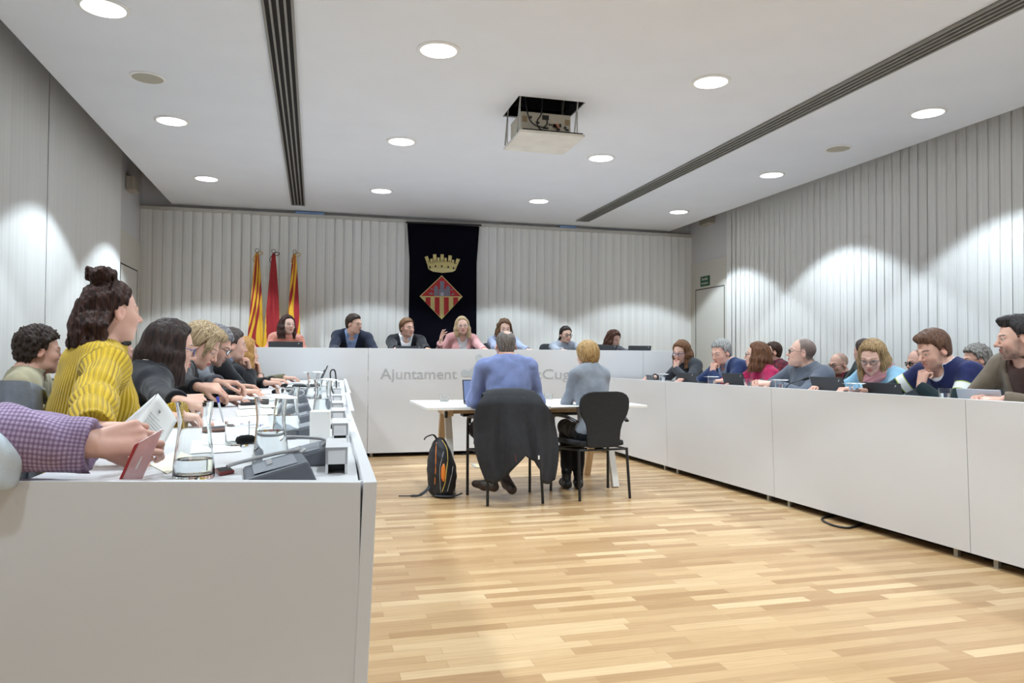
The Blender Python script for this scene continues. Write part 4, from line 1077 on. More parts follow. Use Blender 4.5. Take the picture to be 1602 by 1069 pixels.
        # head and hair keep clear
        if openw is not None:
            top_w, low = openw
            def op(Q):
                q = NF.inv(Q); wv = np.clip(top_w*(q[:, 2]-low)/(0.0-low), -0.05, 1); inside = np.maximum(np.maximum(np.abs(q[:, 0])-wv, -(q[:, 1]+0.0)), q[:, 1]-0.17)
                return -inside*s*0.8
            G.fn(op, 0.006*s, 'i')
            if band is not None:
                def bd_(Q):
                    q = NF.inv(Q); wv = np.clip(top_w*(q[:, 2]-low)/(0.0-low), 0, 1); t_ = np.clip((q[:, 2]-low)/(0-low), 0, 1)
                    w_ = band*np.clip(1.6*t_, 0, 1)*np.clip((0.09-q[:, 2])/0.05, 0.35, 1)
                    return np.maximum(np.maximum(np.maximum(np.abs(q[:, 0])-wv-w_, low+0.015-q[:, 2]), -(q[:, 1]-0.0)), q[:, 1]-0.19)*s*0.8
                G.fn(bd_, 0.003*s, 'i')
        if hem is not None:
            G.fn(lambda Q: (hem-(Q-P0)@u/TL)*TL, 0.01, 'i')
        return sdf_obj(name, G, lo-0.05, hi+0.05, hh, m, root, None, 1, {'pat': limb_pat})
    hr = 0.058 if fem else 0.066
    if shirt is not None or top == 'jacket':
        m2 = shirt or cloth('shirt_white', (232, 232, 236))
        garment('shirt', 0.004, 0.002, m2, 0.04, (hr-0.004, 0), vdeep=vneck if top in ('jacket', 'cardigan') else max(0, vneck-0.03), hh=0.009)
        if collar:
            G = Sdf(); G.cap(N-u*0.035*s-f*0.008*s, N+u*0.045*s+f*0.010*s, (hr+0.024)*s, (hr+0.008)*s, 0.01)
            G.cap(N-u*0.1*s, N+u*0.2*s+f*0.02*s, (hr+0.006)*s, (hr-0.004)*s, 0.004, 's')
            G.fn(lambda Q: ((N+u*0.036*s-Q)@-u), 0.004, 'i'); G.fn(lambda Q: ((N-u*0.035*s-Q)@u), 0.004, 'i')
            def vee(Q):
                q = NF.inv(Q); wv = np.clip(0.020+(-0.01-q[:, 2])*-0.6, 0.004, 0.05)
                return -np.maximum(np.abs(q[:, 0])-wv, -(q[:, 1]-0.02))*s
            G.fn(vee, 0.004, 'i')
            sdf_obj('collar', G, N-0.14, N+0.14, 0.005, m2, root, None, 1, {'pat': limb_pat})
    if top == 'jacket':
        garment('jacket', 0.016, 0.011, topc, 0.02, (hr+0.012, 0), openw=(0.078, -0.34), hh=0.009)
        if floor == 0 and key[0] not in 'wm': garment('lapel', 0.021, 0.011, topc, 0.02, (hr+0.010, 0), openw=(0.078, -0.34), arms_=False, band=0.040, hh=0.008)
    elif top == 'cardigan':
        garment('cardigan', 0.014, 0.010, topc, 0.02, (hr+0.012, 0), openw=(0.075, -0.5), hh=0.009)
    else:
        garment(top, 0.012, 0.009*sleeve, topc, 0.03 if top != 't_shirt' else 0.03, (hr+0.004, 0), vdeep=vneck, hh=0.008)
    if scarf is not None:
        G = Sdf(); n_ = 26
        for j, (rr_, dz, fw) in enumerate(((0.088, -0.005, 0.01), (0.098, -0.035, 0.018))):
            ring = [N+r*math.cos(2*PI*i/n_)*rr_*s+f*(math.sin(2*PI*i/n_)*rr_+fw)*s+u*(dz+0.02-0.035*max(0, math.sin(2*PI*i/n_)))*s for i in range(n_+1)]
            G.chain(ring, [0.026*s]*(n_+1), 0.012)
        G.cap(N+f*0.11*s-u*0.04*s, N+f*0.13*s-u*0.20*s+r*0.03*s, 0.03*s, 0.036*s, 0.02); G.cap(N+f*0.11*s-u*0.04*s, N+f*0.13*s-u*0.18*s-r*0.04*s, 0.03*s, 0.03*s, 0.02)
        G.fn(lambda Q: 0.004*np.sin(Q[:, 2]*160+Q[:, 0]*90), 0, 'd')
        sdf_obj('scarf', G, N-0.32, N+0.22, 0.007, scarf, root, None, 1, {'pat': limb_pat})
    # lower body
    mt = trousers or cloth('trousers_dark', (34, 36, 44))
    G = Sdf(); G.ell(T(0, 0.0, 0.0), (0.180*s, 0.135*s, 0.125*s), 0.02, MT)
    shoes = []
    for sd in 'RL':
        sx = 1 if sd == 'R' else -1
        if legs: hp_, kn, an = hip[sd][:3]
        else: hp_ = T(0.085*sx, 0.02, -0.02); kn = np.array([sx*0.12*s, 0.44*s, P0[2]+0.0]); an = np.array([sx*0.12*s, 0.40*s, 0.09])
        G.chain([hp_, kn, an+np.array([0, 0, 0.02])], [0.092*s, 0.066*s, 0.050*s], 0.03*s)
        shoes.append((an, sx, sd))
    G.fn(lambda Q: fold(Q)*1.1, 0, 'd'); G.fn(lambda Q: (0.085 if legs else 0.07)-Q[:, 2], 0.005, 'i')
    lo2 = np.array([-0.75, -0.35, 0.03]); hi2 = np.array([0.75, 0.95, P0[2]+0.25])
    sdf_obj('trousers', G, lo2, hi2, 0.013 if not legs else 0.009, mt, root, None, 1, {'pat': limb_pat})
    for an, sx, sd in shoes:
        G = Sdf(); dv = np.array([0, 1, 0.0]) if not legs else dL(legpts['dir'+sd]); up_ = legpts.get('up'+sd) if legs else None
        if up_ is None:
            a0 = np.array([an[0], an[1], 0.045]); 
            G.cap(a0-dv*0.045, a0+dv*0.10, 0.040, 0.036, 0.02); G.cap(a0+dv*0.10, a0+dv*0.155-np.array([0, 0, 0.008]), 0.040, 0.030, 0.02); G.cap(a0, an+np.array([0, 0, 0.03]), 0.042, 0.044, 0.02)
            G.fn(lambda Q: 0.004-Q[:, 2], 0.004, 'i')
            sdf_obj('shoe', G, np.minimum(a0, an)-0.25, np.maximum(a0, an)+0.25, 0.007, shoe or M_SHOEB, root, None, 1)
        else:
            toe = toL(up_[0]); heel = toL(up_[1])
            G.cap(an, heel, 0.045, 0.036, 0.02); G.cap(heel, (heel+toe)/2, 0.038, 0.043, 0.02); G.cap((heel+toe)/2, toe, 0.043, 0.030, 0.02)
            sdf_obj('shoe', G, np.min([an, heel, toe], 0)-0.08, np.max([an, heel, toe], 0)+0.08, 0.006, shoe or M_SHOEB, root, None, 1)
    # ---- hair
    if hair:
        hp = hp or SHORT
        Hs = Sdf(); hair_sdf(hair, F, Hs, hp)
        rad = hp.get('rad', 0.16); zl = hp.get('zlow', -0.13)
        pl = [F(*p) for p in ((-rad, -rad, zl), (rad, rad, 0.2), (-rad, rad, zl), (rad, -rad, zl), (rad, -rad, 0.2), (-rad, rad, 0.2), (-rad, -rad, 0.2), (rad, rad, zl))]
        lo3, hi3 = np.min(pl, 0)-0.02, np.max(pl, 0)+0.02
        sdf_obj('hair', Hs, lo3, hi3, hp.get('h', 0.005), hair_mat('hair_'+key, *hc), root, None, 1, {'strand': F.inv})
    # ---- spectacles
    if glasses:
        gk, gr = glasses if isinstance(glasses, tuple) else (glasses, 0.0021)
        mb = MB(); wv = 0.033*wide; R2 = lambda *p: tuple(F(*p))
        for sx in (-1, 1):
            ring = [R2(sx*wv+0.0225*math.cos(a), 0.0985-0.010*abs(math.cos(a))*(1 if math.cos(a)*sx > 0 else 0.2), -0.004+0.0185*math.sin(a)) for a in np.linspace(0, 2*PI, 25)]
            mb.tube(ring, gr*s, 6, caps=False)
            mb.tube([R2(sx*(wv+0.022), 0.088, 0.002), R2(sx*0.0745*wide, 0.05, 0.004), R2(sx*0.0785*wide, -0.004, 0.006), R2(sx*0.077*wide, -0.02, -0.01)], gr*s*0.9, 6)
        mb.tube([R2(-wv+0.021, 0.0985, 0.001), R2(0, 0.101, 0.004), R2(wv-0.021, 0.0985, 0.001)], gr*s, 6)
        sp = mb.build('glasses', M_FRAME[gk], root, world=False, smooth=60)
        for sx in (-1, 1):
            l_ = MB(); l_.add([R2(sx*wv+0.0215*math.cos(a), 0.0982-0.009*abs(math.cos(a))*(1 if math.cos(a)*sx > 0 else 0.2), -0.004+0.0175*math.sin(a)) for a in np.linspace(0, 2*PI, 21)[:-1]], [tuple(range(20))])
            l_.build('lens', M_LENS, sp, world=False)
    for sd in (extra or {}).get('watch', ''):
        a = A[sd]; c = a['W']; ax_ = nrm(a['W']-a['E']); e1 = nrm(np.cross(ax_, [0.2, 0.4, 0.9])); e2 = np.cross(ax_, e1); mb = MB()
        c = c-ax_*0.012*s
        mb.tube([tuple(c+(e1*math.cos(q)+e2*math.sin(q))*0.031*s) for q in np.linspace(0, 2*PI, 25)], 0.004, 6, caps=False)
        nn = nrm(-a['n']); mb.lathe([(0, 0.034*s), (0.014, 0.034*s), (0.015, 0.030*s), (0.013, 0.026*s)], tuple(c), 18, axis=tuple(nn))
        mb.build('wristwatch', M_WATCH, root, world=False, smooth=50)
    rec = dict(key=key, short=short or label.split(',')[0], root=root, F=F, A=A, N=N, T=T, Rb=Rb); PEOPLE.append(rec)
    return rec
# ------------------------------------------------------------------ the people
def HF(head, hd, s=1.0): return Fr(np.asarray(head, float), rotz(D(hd[0]))@rotx(D(hd[1]))@roty(D(hd[2])), s)
def v3(v): return np.array([v[0], v[1], v[2]], float)
def chin_hand(head, hd, s=1.0, off=(0.0, 0.0, 0.0), curl=(0.75, 0.8, 0.85, 0.9), dz=0.0, up=None, n=None, thumb=0.55):
    """loose fist held against the mouth or chin"""
    F = HF(head, hd, s); m = F(0+off[0], 0.118+off[1], -0.085+off[2])
    d = np.array(up if up is not None else (0, 0, 1.0)); n_ = -(F.R@np.array([0, 1, 0.0])) if n is None else np.array(n)
    d = nrm(d-0.25*n_*-1); w = m-nrm(d)*0.095*s
    return dict(w=w, d=d, n=n_, curl=curl, thumb=thumb, bend=(1, 1.1, 0.9), hint=None)
def flat(x, y, z=0.958, d=(1, 0, 0), n=(0, 0, -1), **k):
    return dict(w=np.array([x, y, z]), d=np.array(d, float), n=np.array(n, float), **{**dict(curl=(0.18, 0.2, 0.25, 0.3), thumb=0.25), **k})
BR1 = ((38, 25, 21), (84, 58, 46)); BLK = ((14, 12, 13), (48, 40, 38)); BLD = ((120, 92, 58), (196, 164, 118)); GRY = ((84, 82, 82), (168, 166, 164)); RED = ((66, 40, 26), (140, 92, 58)); DBR = ((30, 22, 18), (66, 48, 36))
c_navy = cloth('suit_navy', (34, 40, 58)); c_dark = cloth('suit_black', (24, 25, 31)); c_blueshirt = cloth('shirt_pale_blue', (152, 176, 222)); c_white = cloth('shirt_white', (232, 232, 236))
side_short = [(-0.11, -0.082), (-0.05, -0.072), (-0.026, -0.045), (-0.014, 0.012), (0.008, 0.012), (0.016, -0.012), (0.026, 0.03), (0.045, 0.058), (0.075, 0.070), (0.1, 0.072)]
RECEDE = [(-0.11, -0.08), (-0.05, -0.07), (-0.026, -0.045), (-0.014, 0.012), (0.008, 0.012), (0.016, -0.010), (0.026, 0.05), (0.04, 0.088), (0.06, 0.108), (0.1, 0.12)]
BALDS = [(-0.11, -0.08), (-0.05, -0.07), (-0.026, -0.04), (-0.014, 0.012), (0.008, 0.014), (0.018, 0.05), (0.03, 0.13), (0.1, 0.2)]
def scalp_of(line, a=0.85, soft=0.026): return lambda q: a*np.clip((q[:, 2]-pw(q[:, 1], line))/soft, 0, 1)
ROW_B, ROW_R, ROW_L, ROW_W = 'people seated at the top table', 'people seated behind the right desk', 'people seated behind the left desk', 'people on chairs along the right wall'
def back(x, y, dy=10.25): return at(x, y, Y=dy)
ZW = 1.275
def bw(x, y=9.72, z=None, **k): return flat(x, y, (ZW+0.03) if z is None else z, d=(0, -1, 0), **k)

# ---- top table
h_ = back(450, 509)
person('b1', 'woman in the coral sweater', 'woman with long dark hair in a coral striped sweater behind a laptop', h_, (-150, 4, -4), 178, pelvis=(h_.x-0.05, 10.45), s=1.08, fem=True, floor=Z_DAIS, hair='long', hp=long_hair(-0.24, curl=0.004), hc=((34, 20, 18), (74, 46, 40)), skin=(228, 186, 170),
       top='sweater', topc=cloth('sweater_coral', (222, 140, 122), (238, 176, 160), 'stripe'), arms=dict(R=flat(h_.x-0.17, 9.95, 1.28, d=(0.4, -1, 0.1)), L=flat(h_.x+0.17, 9.95, 1.28, d=(-0.4, -1, 0.1))), group=None, h=0.0065)
h_ = back(554, 507)
person('b2', 'man in the navy suit', 'dark-haired man in a navy suit and open pale blue shirt leaning on the top table', h_, (-128, -6, 0), 172, nk=(0, -0.95, -0.75), pelvis=(h_.x, 10.72), s=1.1, floor=Z_DAIS, hp=dict(SHORT, line=side_short, t=0.013), hc=BLK and ((28, 22, 19), (70, 54, 44)), skin=(222, 174, 152), fat=0.3,
       top='jacket', topc=c_navy, shirt=c_blueshirt, collar=True, vneck=0.03, arms=dict(R=flat(h_.x-0.22, 9.86, 1.285, d=(0.7, -0.7, 0)), L=flat(h_.x+0.22, 9.86, 1.285, d=(-0.7, -0.7, 0))), h=0.0065)
h_ = back(637, 513)
person('b3', 'man in the black suit', 'brown-haired man in a black suit and white open shirt beside the banner', h_, (-150, 0, 0), 175, pelvis=(h_.x, 10.42), s=1.08, floor=Z_DAIS, hp=dict(SHORT, line=side_short, t=0.016), hc=((74, 52, 36), (136, 100, 70)), skin=(224, 170, 148), fat=0.2,
       top='jacket', topc=c_dark, shirt=c_white, collar=True, vneck=0.03, arms=dict(R=bw(h_.x-0.2), L=bw(h_.x+0.2)), h=0.0065)
h_ = back(723, 510)
wr = at(689, 537, Y=10.02)
person('b4', 'woman in the pink blazer', 'blonde woman in a pink blazer raising her hand in front of the banner', h_, (176, 0, 3), 180, pelvis=(h_.x, 10.42), s=1.08, fem=True, floor=Z_DAIS, hair='long', hp=long_hair(-0.21, t=0.013, amp=0.002), hc=((138, 112, 82), (206, 182, 146)), skin=(230, 182, 164), glasses=('clear', 0.0024),
       top='jacket', topc=cloth('blazer_pink', (214, 160, 160)), shirt=c_white, vneck=0.04, arms=dict(R=dict(w=v3(wr), d=np.array([0.18, -0.05, 1.0]), n=np.array([0.75, -0.6, 0]), curl=(0.12, 0.18, 0.3, 0.36), thumb=0.35, spread=0.14, hint=np.array([-0.5, 0.2, -1])), L=bw(h_.x+0.2)), h=0.0065)
h_ = back(789, 515)
person('b5', 'woman with curly brown hair', 'woman with curly brown hair half hidden behind the head of the man in blue', h_, (178, -3, 0), 180, pelvis=(h_.x, 10.42), s=1.08, fem=True, floor=Z_DAIS, hair='curly', hp=long_hair(-0.19, t=0.018, curl=0.009, freq=150, vol2=[((0, -0.02, 0.11), (0.05, 0.05, 0.03))]), hc=((58, 40, 32), (132, 100, 72)), skin=(224, 178, 158),
       top='cardigan', topc=cloth('cardigan_greyblue', (150, 160, 186)), shirt=cloth('top_black', (30, 30, 36)), arms=dict(R=bw(h_.x-0.2), L=bw(h_.x+0.2)), h=0.0065)
h_ = back(885, 524)
person('b6', 'woman in dark glasses', 'woman with tied-back dark hair, dark glasses and a grey sweater at the top table', h_, (-170, -4, -3), 178, pelvis=(h_.x, 10.50), s=1.04, fem=True, floor=Z_DAIS, hair='tied', hp=dict(t=0.011, line=[(-0.12, -0.12), (-0.04, -0.08), (-0.02, -0.02), (0.02, 0.0), (0.03, 0.03), (0.05, 0.06), (0.08, 0.068), (0.1, 0.07)], locks=[([(0, -0.09, -0.02), (0.02, -0.1, -0.1), (0.06, -0.07, -0.17), (0.09, -0.02, -0.20)], (0.04, 0.038, 0.034, 0.02))]), hc=((20, 16, 16), (58, 46, 42)), skin=(220, 176, 156), glasses=('dark', 0.0021),
       top='sweater', topc=cloth('sweater_grey_blue', (150, 156, 168)), arms=dict(R=bw(h_.x-0.22), L=bw(h_.x+0.22)), h=0.0065)
h_ = back(960, 531)
person('b7', 'woman with long wavy hair', 'woman with long wavy brown hair looking down, rightmost at the top table', h_, (-152, -20, 0), 180, pelvis=(h_.x-0.05, 10.50), s=1.06, fem=True, floor=Z_DAIS, hair='long', hp=long_hair(-0.23, t=0.018, wdt=0.04, curl=0.007, freq=130), hc=((46, 28, 24), (106, 70, 56)), skin=(222, 176, 158),
       top='sweater', topc=cloth('sweater_grey_dark', (92, 94, 104)), arms=dict(R=bw(h_.x-0.2), L=bw(h_.x+0.2)), h=0.0065)

# ---- right desk
def rpos(x, y, X): return at(x, y, X=X)
def rflat(X, Y, **k): return flat(X, Y, 0.974, d=(-1, 0, 0), **{**dict(curl=(0.4, 0.45, 0.5, 0.55), thumb=0.4), **k})
h_ = rpos(1066, 551, 4.32); hd = (122, -14, 0)
person('r1', 'woman in charcoal', 'woman with brown shoulder-length hair in charcoal, hand to her mouth, behind a laptop', h_, hd, 100, nk=(0, -0.95, -0.75), pelvis=(h_.x+0.30, h_.y+0.02), s=1.12, fem=True, hair='long', hp=long_hair(-0.17, t=0.017, curl=0.004), hc=((66, 42, 30), (138, 98, 66)), skin=(226, 180, 160), glasses='blue',
       top='sweater', topc=cloth('sweater_charcoal', (58, 60, 66)), arms=dict(L=dict(chin_hand(h_, hd, 1.1, off=(0, 0.0, 0.015))), R=rflat(4.08, h_.y+0.22)), extra=dict(watch='L'), h=0.006)
h_ = rpos(1128, 552, 4.32); hd = (104, -16, 0)
person('r2', 'man in the navy blazer', 'grey-haired man in a navy blazer resting his chin on his hand', h_, hd, 95, nk=(0, -0.95, -0.75), pelvis=(h_.x+0.32, h_.y), s=1.14, hp=dict(SHORT, line=side_short, t=0.017, amp=0.004), hc=((92, 92, 94), (176, 174, 170)), skin=(222, 168, 148), fat=0.2,
       top='jacket', topc=cloth('blazer_blue', (40, 54, 92)), shirt=cloth('shirt_steel_blue', (140, 156, 186)), collar=True, vneck=0.02, arms=dict(L=chin_hand(h_, hd, 1.12, off=(0, 0.004, 0.0)), R=rflat(4.05, h_.y+0.2)), h=0.006)
h_ = rpos(1184, 556, 4.42); hd = (52, 4, 0)
person('r3', 'woman in magenta', 'woman with straight brown hair, dark glasses and a magenta sweater', h_, hd, 85, nk=(0, -0.7, -0.85), pelvis=(h_.x+0.22, h_.y), s=1.12, fem=True, hair='long', hp=long_hair(-0.24, t=0.014, fwd=0.03), hc=((50, 32, 26), (128, 86, 58)), skin=(230, 182, 162), glasses='dark',
       top='sweater', topc=cloth('sweater_magenta', (172, 36, 84)), arms=dict(L=rflat(4.12, h_.y-0.14), R=rflat(4.12, h_.y+0.16)), h=0.005)
h_ = rpos(1254, 552, 4.42); hd = (60, 8, 0)
person('r4', 'man in slate grey', 'stout balding man with glasses in a slate grey sweater looking up', h_, hd, 88, nk=(0, -0.7, -0.85), pelvis=(h_.x+0.26, h_.y), s=1.17, hair=None, scalp=(scalp_of(RECEDE, 0.85), (96, 88, 86)), hc=((88, 80, 78), (126, 116, 112)), skin=(226, 176, 158), glasses='thin', fat=1.1, wide=1.06, jaw=1.12, stub=0.08,
       top='sweater', topc=cloth('sweater_slate', (92, 98, 110)), arms=dict(L=dict(flat(4.06, h_.y-0.06, 0.975, d=(-1, 0.35, 0.1), n=(0, 0.5, -1)), curl=(0.5, 0.55, 0.6, 0.6)), R=dict(flat(4.08, h_.y+0.14, 0.975, d=(-1, -0.3, 0.1), n=(0, -0.5, -1)), curl=(0.5, 0.55, 0.6, 0.6))), h=0.005)
h_ = rpos(1365, 560, 4.42); hd = (122, -20, 0)
person('r5', 'blonde woman with the pink scarf', 'blonde woman with glasses, pink scarf and light blue cardigan looking down', h_, hd, 100, nk=(0, -0.95, -0.75), pelvis=(h_.x+0.24, h_.y+0.03), s=1.14, fem=True, hair='bob', hp=long_hair(-0.15, t=0.020, curl=0.004, wdt=0.04, fwd=0.02), hc=((92, 70, 46), (176, 146, 104)), skin=(226, 176, 158), glasses=('thin', 0.0026),
       top='cardigan', topc=cloth('cardigan_sky', (128, 168, 192)), shirt=cloth('top_rose', (176, 130, 134)), scarf=cloth('scarf_rose', (176, 124, 128)), arms=dict(L=rflat(4.10, h_.y-0.16), R=rflat(4.12, h_.y+0.18)), h=0.005)
h_ = rpos(1459, 548, 4.34); hd = (88, -20, 0)
person('r6', 'man in the track top', 'brown-haired man in a navy track top with white bands, fist against his chin', h_, hd, 95, nk=(0, -0.95, -0.75), pelvis=(h_.x+0.34, h_.y), s=1.15, hp=dict(SHORT, line=side_short, t=0.020, tz=1.2, part=0.15, vol2=[((0.0, 0.05, 0.10), (0.055, 0.05, 0.026))]), hc=((62, 42, 34), (112, 80, 62)), skin=(226, 172, 152), stub=0.38, beard=None, nose=1.05,
       vneck=0.045, shirt=c_white, top='track_top', topc=cloth('track_top_navy', (38, 44, 88), (226, 228, 226), 'track'), arms=dict(L=chin_hand(h_, hd, 1.12, off=(0, 0.0, -0.03)), R=rflat(4.02, h_.y+0.26)), h=0.0045)
h_ = rpos(1592, 529, 4.30); hd = (56, -6, 0)
person('r7', 'man in the brown blazer', 'dark-haired bearded man in a brown blazer at the right edge of the photo', h_, hd, 88, nk=(0, -0.7, -0.85), pelvis=(h_.x+0.22, h_.y-0.02), s=1.14, hp=dict(SHORT, line=side_short, t=0.016, vol2=[((0.0, 0.045, 0.105), (0.05, 0.05, 0.025))]), hc=((18, 16, 18), (58, 52, 52)), skin=(220, 172, 154), stub=0.62, beard=None, nose=1.06,
       top='jacket', topc=cloth('blazer_taupe', (112, 100, 86)), shirt=cloth('shirt_brown', (74, 52, 46)), vneck=0.0, arms=dict(L=dict(flat(4.02, h_.y-0.16, 0.965, d=(-0.8, 0.6, 0), n=(0, 0.3, -1)), curl=(0.45, 0.5, 0.5, 0.55)), R=dict(flat(4.05, h_.y+0.05, 0.975, d=(-0.7, -0.6, 0), n=(0, -0.4, -1)), curl=(0.45, 0.5, 0.5, 0.55))), h=0.0045)

# ---- along the right wall
h_ = rpos(1208, 551, 5.75)
person('w1', 'man in red plaid', 'bearded man in a red plaid shirt seated behind the magenta sweater', h_, (74, 6, 0), 88, pelvis=(h_.x+0.12, h_.y), s=1.1, hp=dict(SHORT, line=side_short, t=0.011), hc=((40, 28, 24), (84, 60, 50)), skin=(226, 174, 154), beard=(74, 44, 34),
       top='shirt', topc=cloth('shirt_plaid_red', (132, 30, 44), (40, 30, 40), 'plaid'), h=0.006)
h_ = rpos(1312, 570, 5.75)
person('w2', 'bald man behind the laptops', 'bald man with glasses, dark jacket and burgundy shirt seated by the right wall', h_, (92, -10, 0), 92, pelvis=(h_.x+0.14, h_.y), s=1.1, hair=None, scalp=(scalp_of(BALDS, 0.5), (120, 108, 102)), hc=((60, 50, 46), (150, 134, 126)), skin=(214, 166, 146), stub=0.3, glasses=('dark', 0.0019), 
       top='jacket', topc=c_dark, shirt=cloth('shirt_burgundy', (110, 34, 52)), vneck=0.0, h=0.006)
h_ = rpos(1351, 550, 5.45)
person('w3', 'half-hidden dark-haired person', 'dark-haired person mostly hidden behind the blonde woman with the pink scarf', h_, (10, 0, 0), 70, pelvis=(h_.x+0.1, h_.y), s=1.02, hp=dict(SHORT, t=0.014), hc=((40, 30, 30), (84, 66, 62)), skin=(216, 168, 150),
       top='sweater', topc=cloth('sweater_dark_green', (52, 60, 58)), h=0.007)
h_ = rpos(1436, 567, 5.75)
person('w4', 'bald man in black', 'bald man with thick dark glasses in black seated behind the navy track top', h_, (80, -8, 0), 90, pelvis=(h_.x+0.14, h_.y), s=1.08, hair=None, scalp=(scalp_of(BALDS, 0.55), (92, 78, 72)), hc=((50, 42, 40), (120, 104, 96)), skin=(208, 156, 138), stub=0.4, glasses=('dark', 0.0026),
       top='sweater', topc=cloth('sweater_black', (34, 36, 46)), h=0.006)
h_ = rpos(1527, 563, 5.75)
person('w5', 'man with curly grey hair', 'man with curly grey hair and dark glasses in a pale blue shirt', h_, (66, -8, 0), 86, pelvis=(h_.x+0.14, h_.y), s=1.08, hp=dict(SHORT, line=side_short, t=0.019, amp=0.006, freq=230, zs=0.8), hc=((72, 68, 66), (150, 146, 140)), skin=(206, 152, 132), glasses=('dark', 0.0019),
       top='shirt', topc=cloth('shirt_lavender_blue', (158, 176, 214)), collar=True, shirt=cloth('shirt_lime', (150, 196, 120)), h=0.006)

# ---- left desk
def lflat(X, Y, z=0.972, **k): return flat(X, Y, z, **{**dict(d=(1, 0.1, 0), curl=(0.4, 0.45, 0.5, 0.55), thumb=0.4), **k})
h_ = at(176, 488, Y=3.05); hd = (-50, 1, 0); L1H = h_
curly_up = dict(t=0.009, line=[(-0.12, -0.10), (-0.06, -0.09), (-0.03, -0.06), (-0.012, 0.016), (0.010, 0.022), (0.022, 0.012), (0.034, 0.045), (0.055, 0.066), (0.08, 0.078), (0.1, 0.08)], amp=0.0045, freq=210, zs=0.55, lk=0.014,
    locks=[([(0, -0.10, 0.02), (0, -0.115, -0.05), (0.01, -0.12, -0.10), (0.0, -0.13, -0.165)], (0.036, 0.044, 0.042, 0.02)), ([(0.045, -0.07, 0.0), (0.05, -0.085, -0.07), (0.048, -0.09, -0.13)], (0.022, 0.028, 0.020)), ([(-0.045, -0.07, 0.0), (-0.05, -0.085, -0.07), (-0.045, -0.09, -0.13)], (0.022, 0.028, 0.020))], zlow=-0.22, rad=0.2, h=0.0032)
for q in np.arange(0, 6.2, 0.52):      # the loosely pinned curls on top
    r1_, r2_ = 0.020+0.010*math.sin(q*3), 0.034+0.008*math.cos(q*5)
    c0, s0 = math.cos(q), math.sin(q); c1, s1 = math.cos(q+0.9), math.sin(q+0.9)
    curly_up['locks'].append(([(r1_*c0, -0.045+r1_*s0, 0.118), (r2_*c0, -0.045+r2_*s0, 0.137), (r2_*c1, -0.045+r2_*s1, 0.148+0.012*math.sin(q*4)), (r1_*c1, -0.045+r1_*s1, 0.145)], (0.013, 0.0125, 0.011, 0.009)))
for q in np.linspace(-1.2, 1.2, 9):    # curls falling at the nape
    x_, y_ = 0.085*math.sin(q), -0.03-0.095*math.cos(q)
    curly_up['locks'].append(([(x_*0.9, y_*0.95, -0.02), (x_*1.15, y_*1.05-0.008, -0.055), (x_*1.0, y_*1.12, -0.09), (x_*1.2, y_*1.1-0.012, -0.125), (x_*1.05, y_*1.12, -0.15+0.02*math.sin(q*7))], (0.014, 0.013, 0.013, 0.011, 0.005)))
person('l1', 'woman in mustard', 'woman with dark curly hair pinned up and a chunky mustard yellow sweater', h_, hd, -66, lean=0, pelvis=(h_.x-0.13, h_.y-0.05), s=0.95, bs=1.07, neck_up=0.022, nk=(0, -0.4, -1), fem=True, hair='curly_up', hp=curly_up, hc=((22, 14, 13), (74, 48, 40)), skin=(226, 176, 160), shx=0.160,
       top='sweater', topc=cloth('sweater_mustard', (206, 172, 44), (160, 126, 20), 'rib'), sleeve=2.6, folds=1.5, arms=dict(R=lflat(at(140, 694, Z=0.965).x, at(140, 694, Z=0.965).y, 0.965, d=(0.9, 0.2, 0), hint=np.array([-0.5, -0.6, -1])), L=lflat(-0.52, h_.y+0.02, 0.965)), h=0.0035, lips=(196, 112, 108), nose=1.04)
h_ = at(268, 544, Y=4.10); hd = (-70, -10, 0)
wr = at(318, 657, Z=0.972)
person('l2', 'black-haired woman', 'woman with long straight black hair in a black jacket writing with a pen', h_, hd, -72, nk=(0, -0.95, -0.75), pelvis=(h_.x-0.24, h_.y-0.05), s=1.12, fem=True, hair='long', hp=long_hair(-0.24, t=0.016, fwd=0.035, h=0.004), hc=((14, 11, 13), (62, 44, 38)), skin=(222, 172, 154), glasses='blue',
       top='jacket', topc=cloth('jacket_black', (24, 25, 32)), shirt=cloth('top_cream', (222, 216, 196)), vneck=0.02, arms=dict(R=dict(w=v3(wr), d=np.array([1, 0.35, -0.08]), n=np.array([0.2, 0.75, -0.6]), curl=(0.55, 0.6, 0.65, 0.7), thumb=0.7), L=lflat(-0.48, h_.y+0.18)), h=0.004)
h_ = at(315, 541, Y=4.95); hd = (-98, -32, 0)
wr = at(347, 634, Z=0.975)
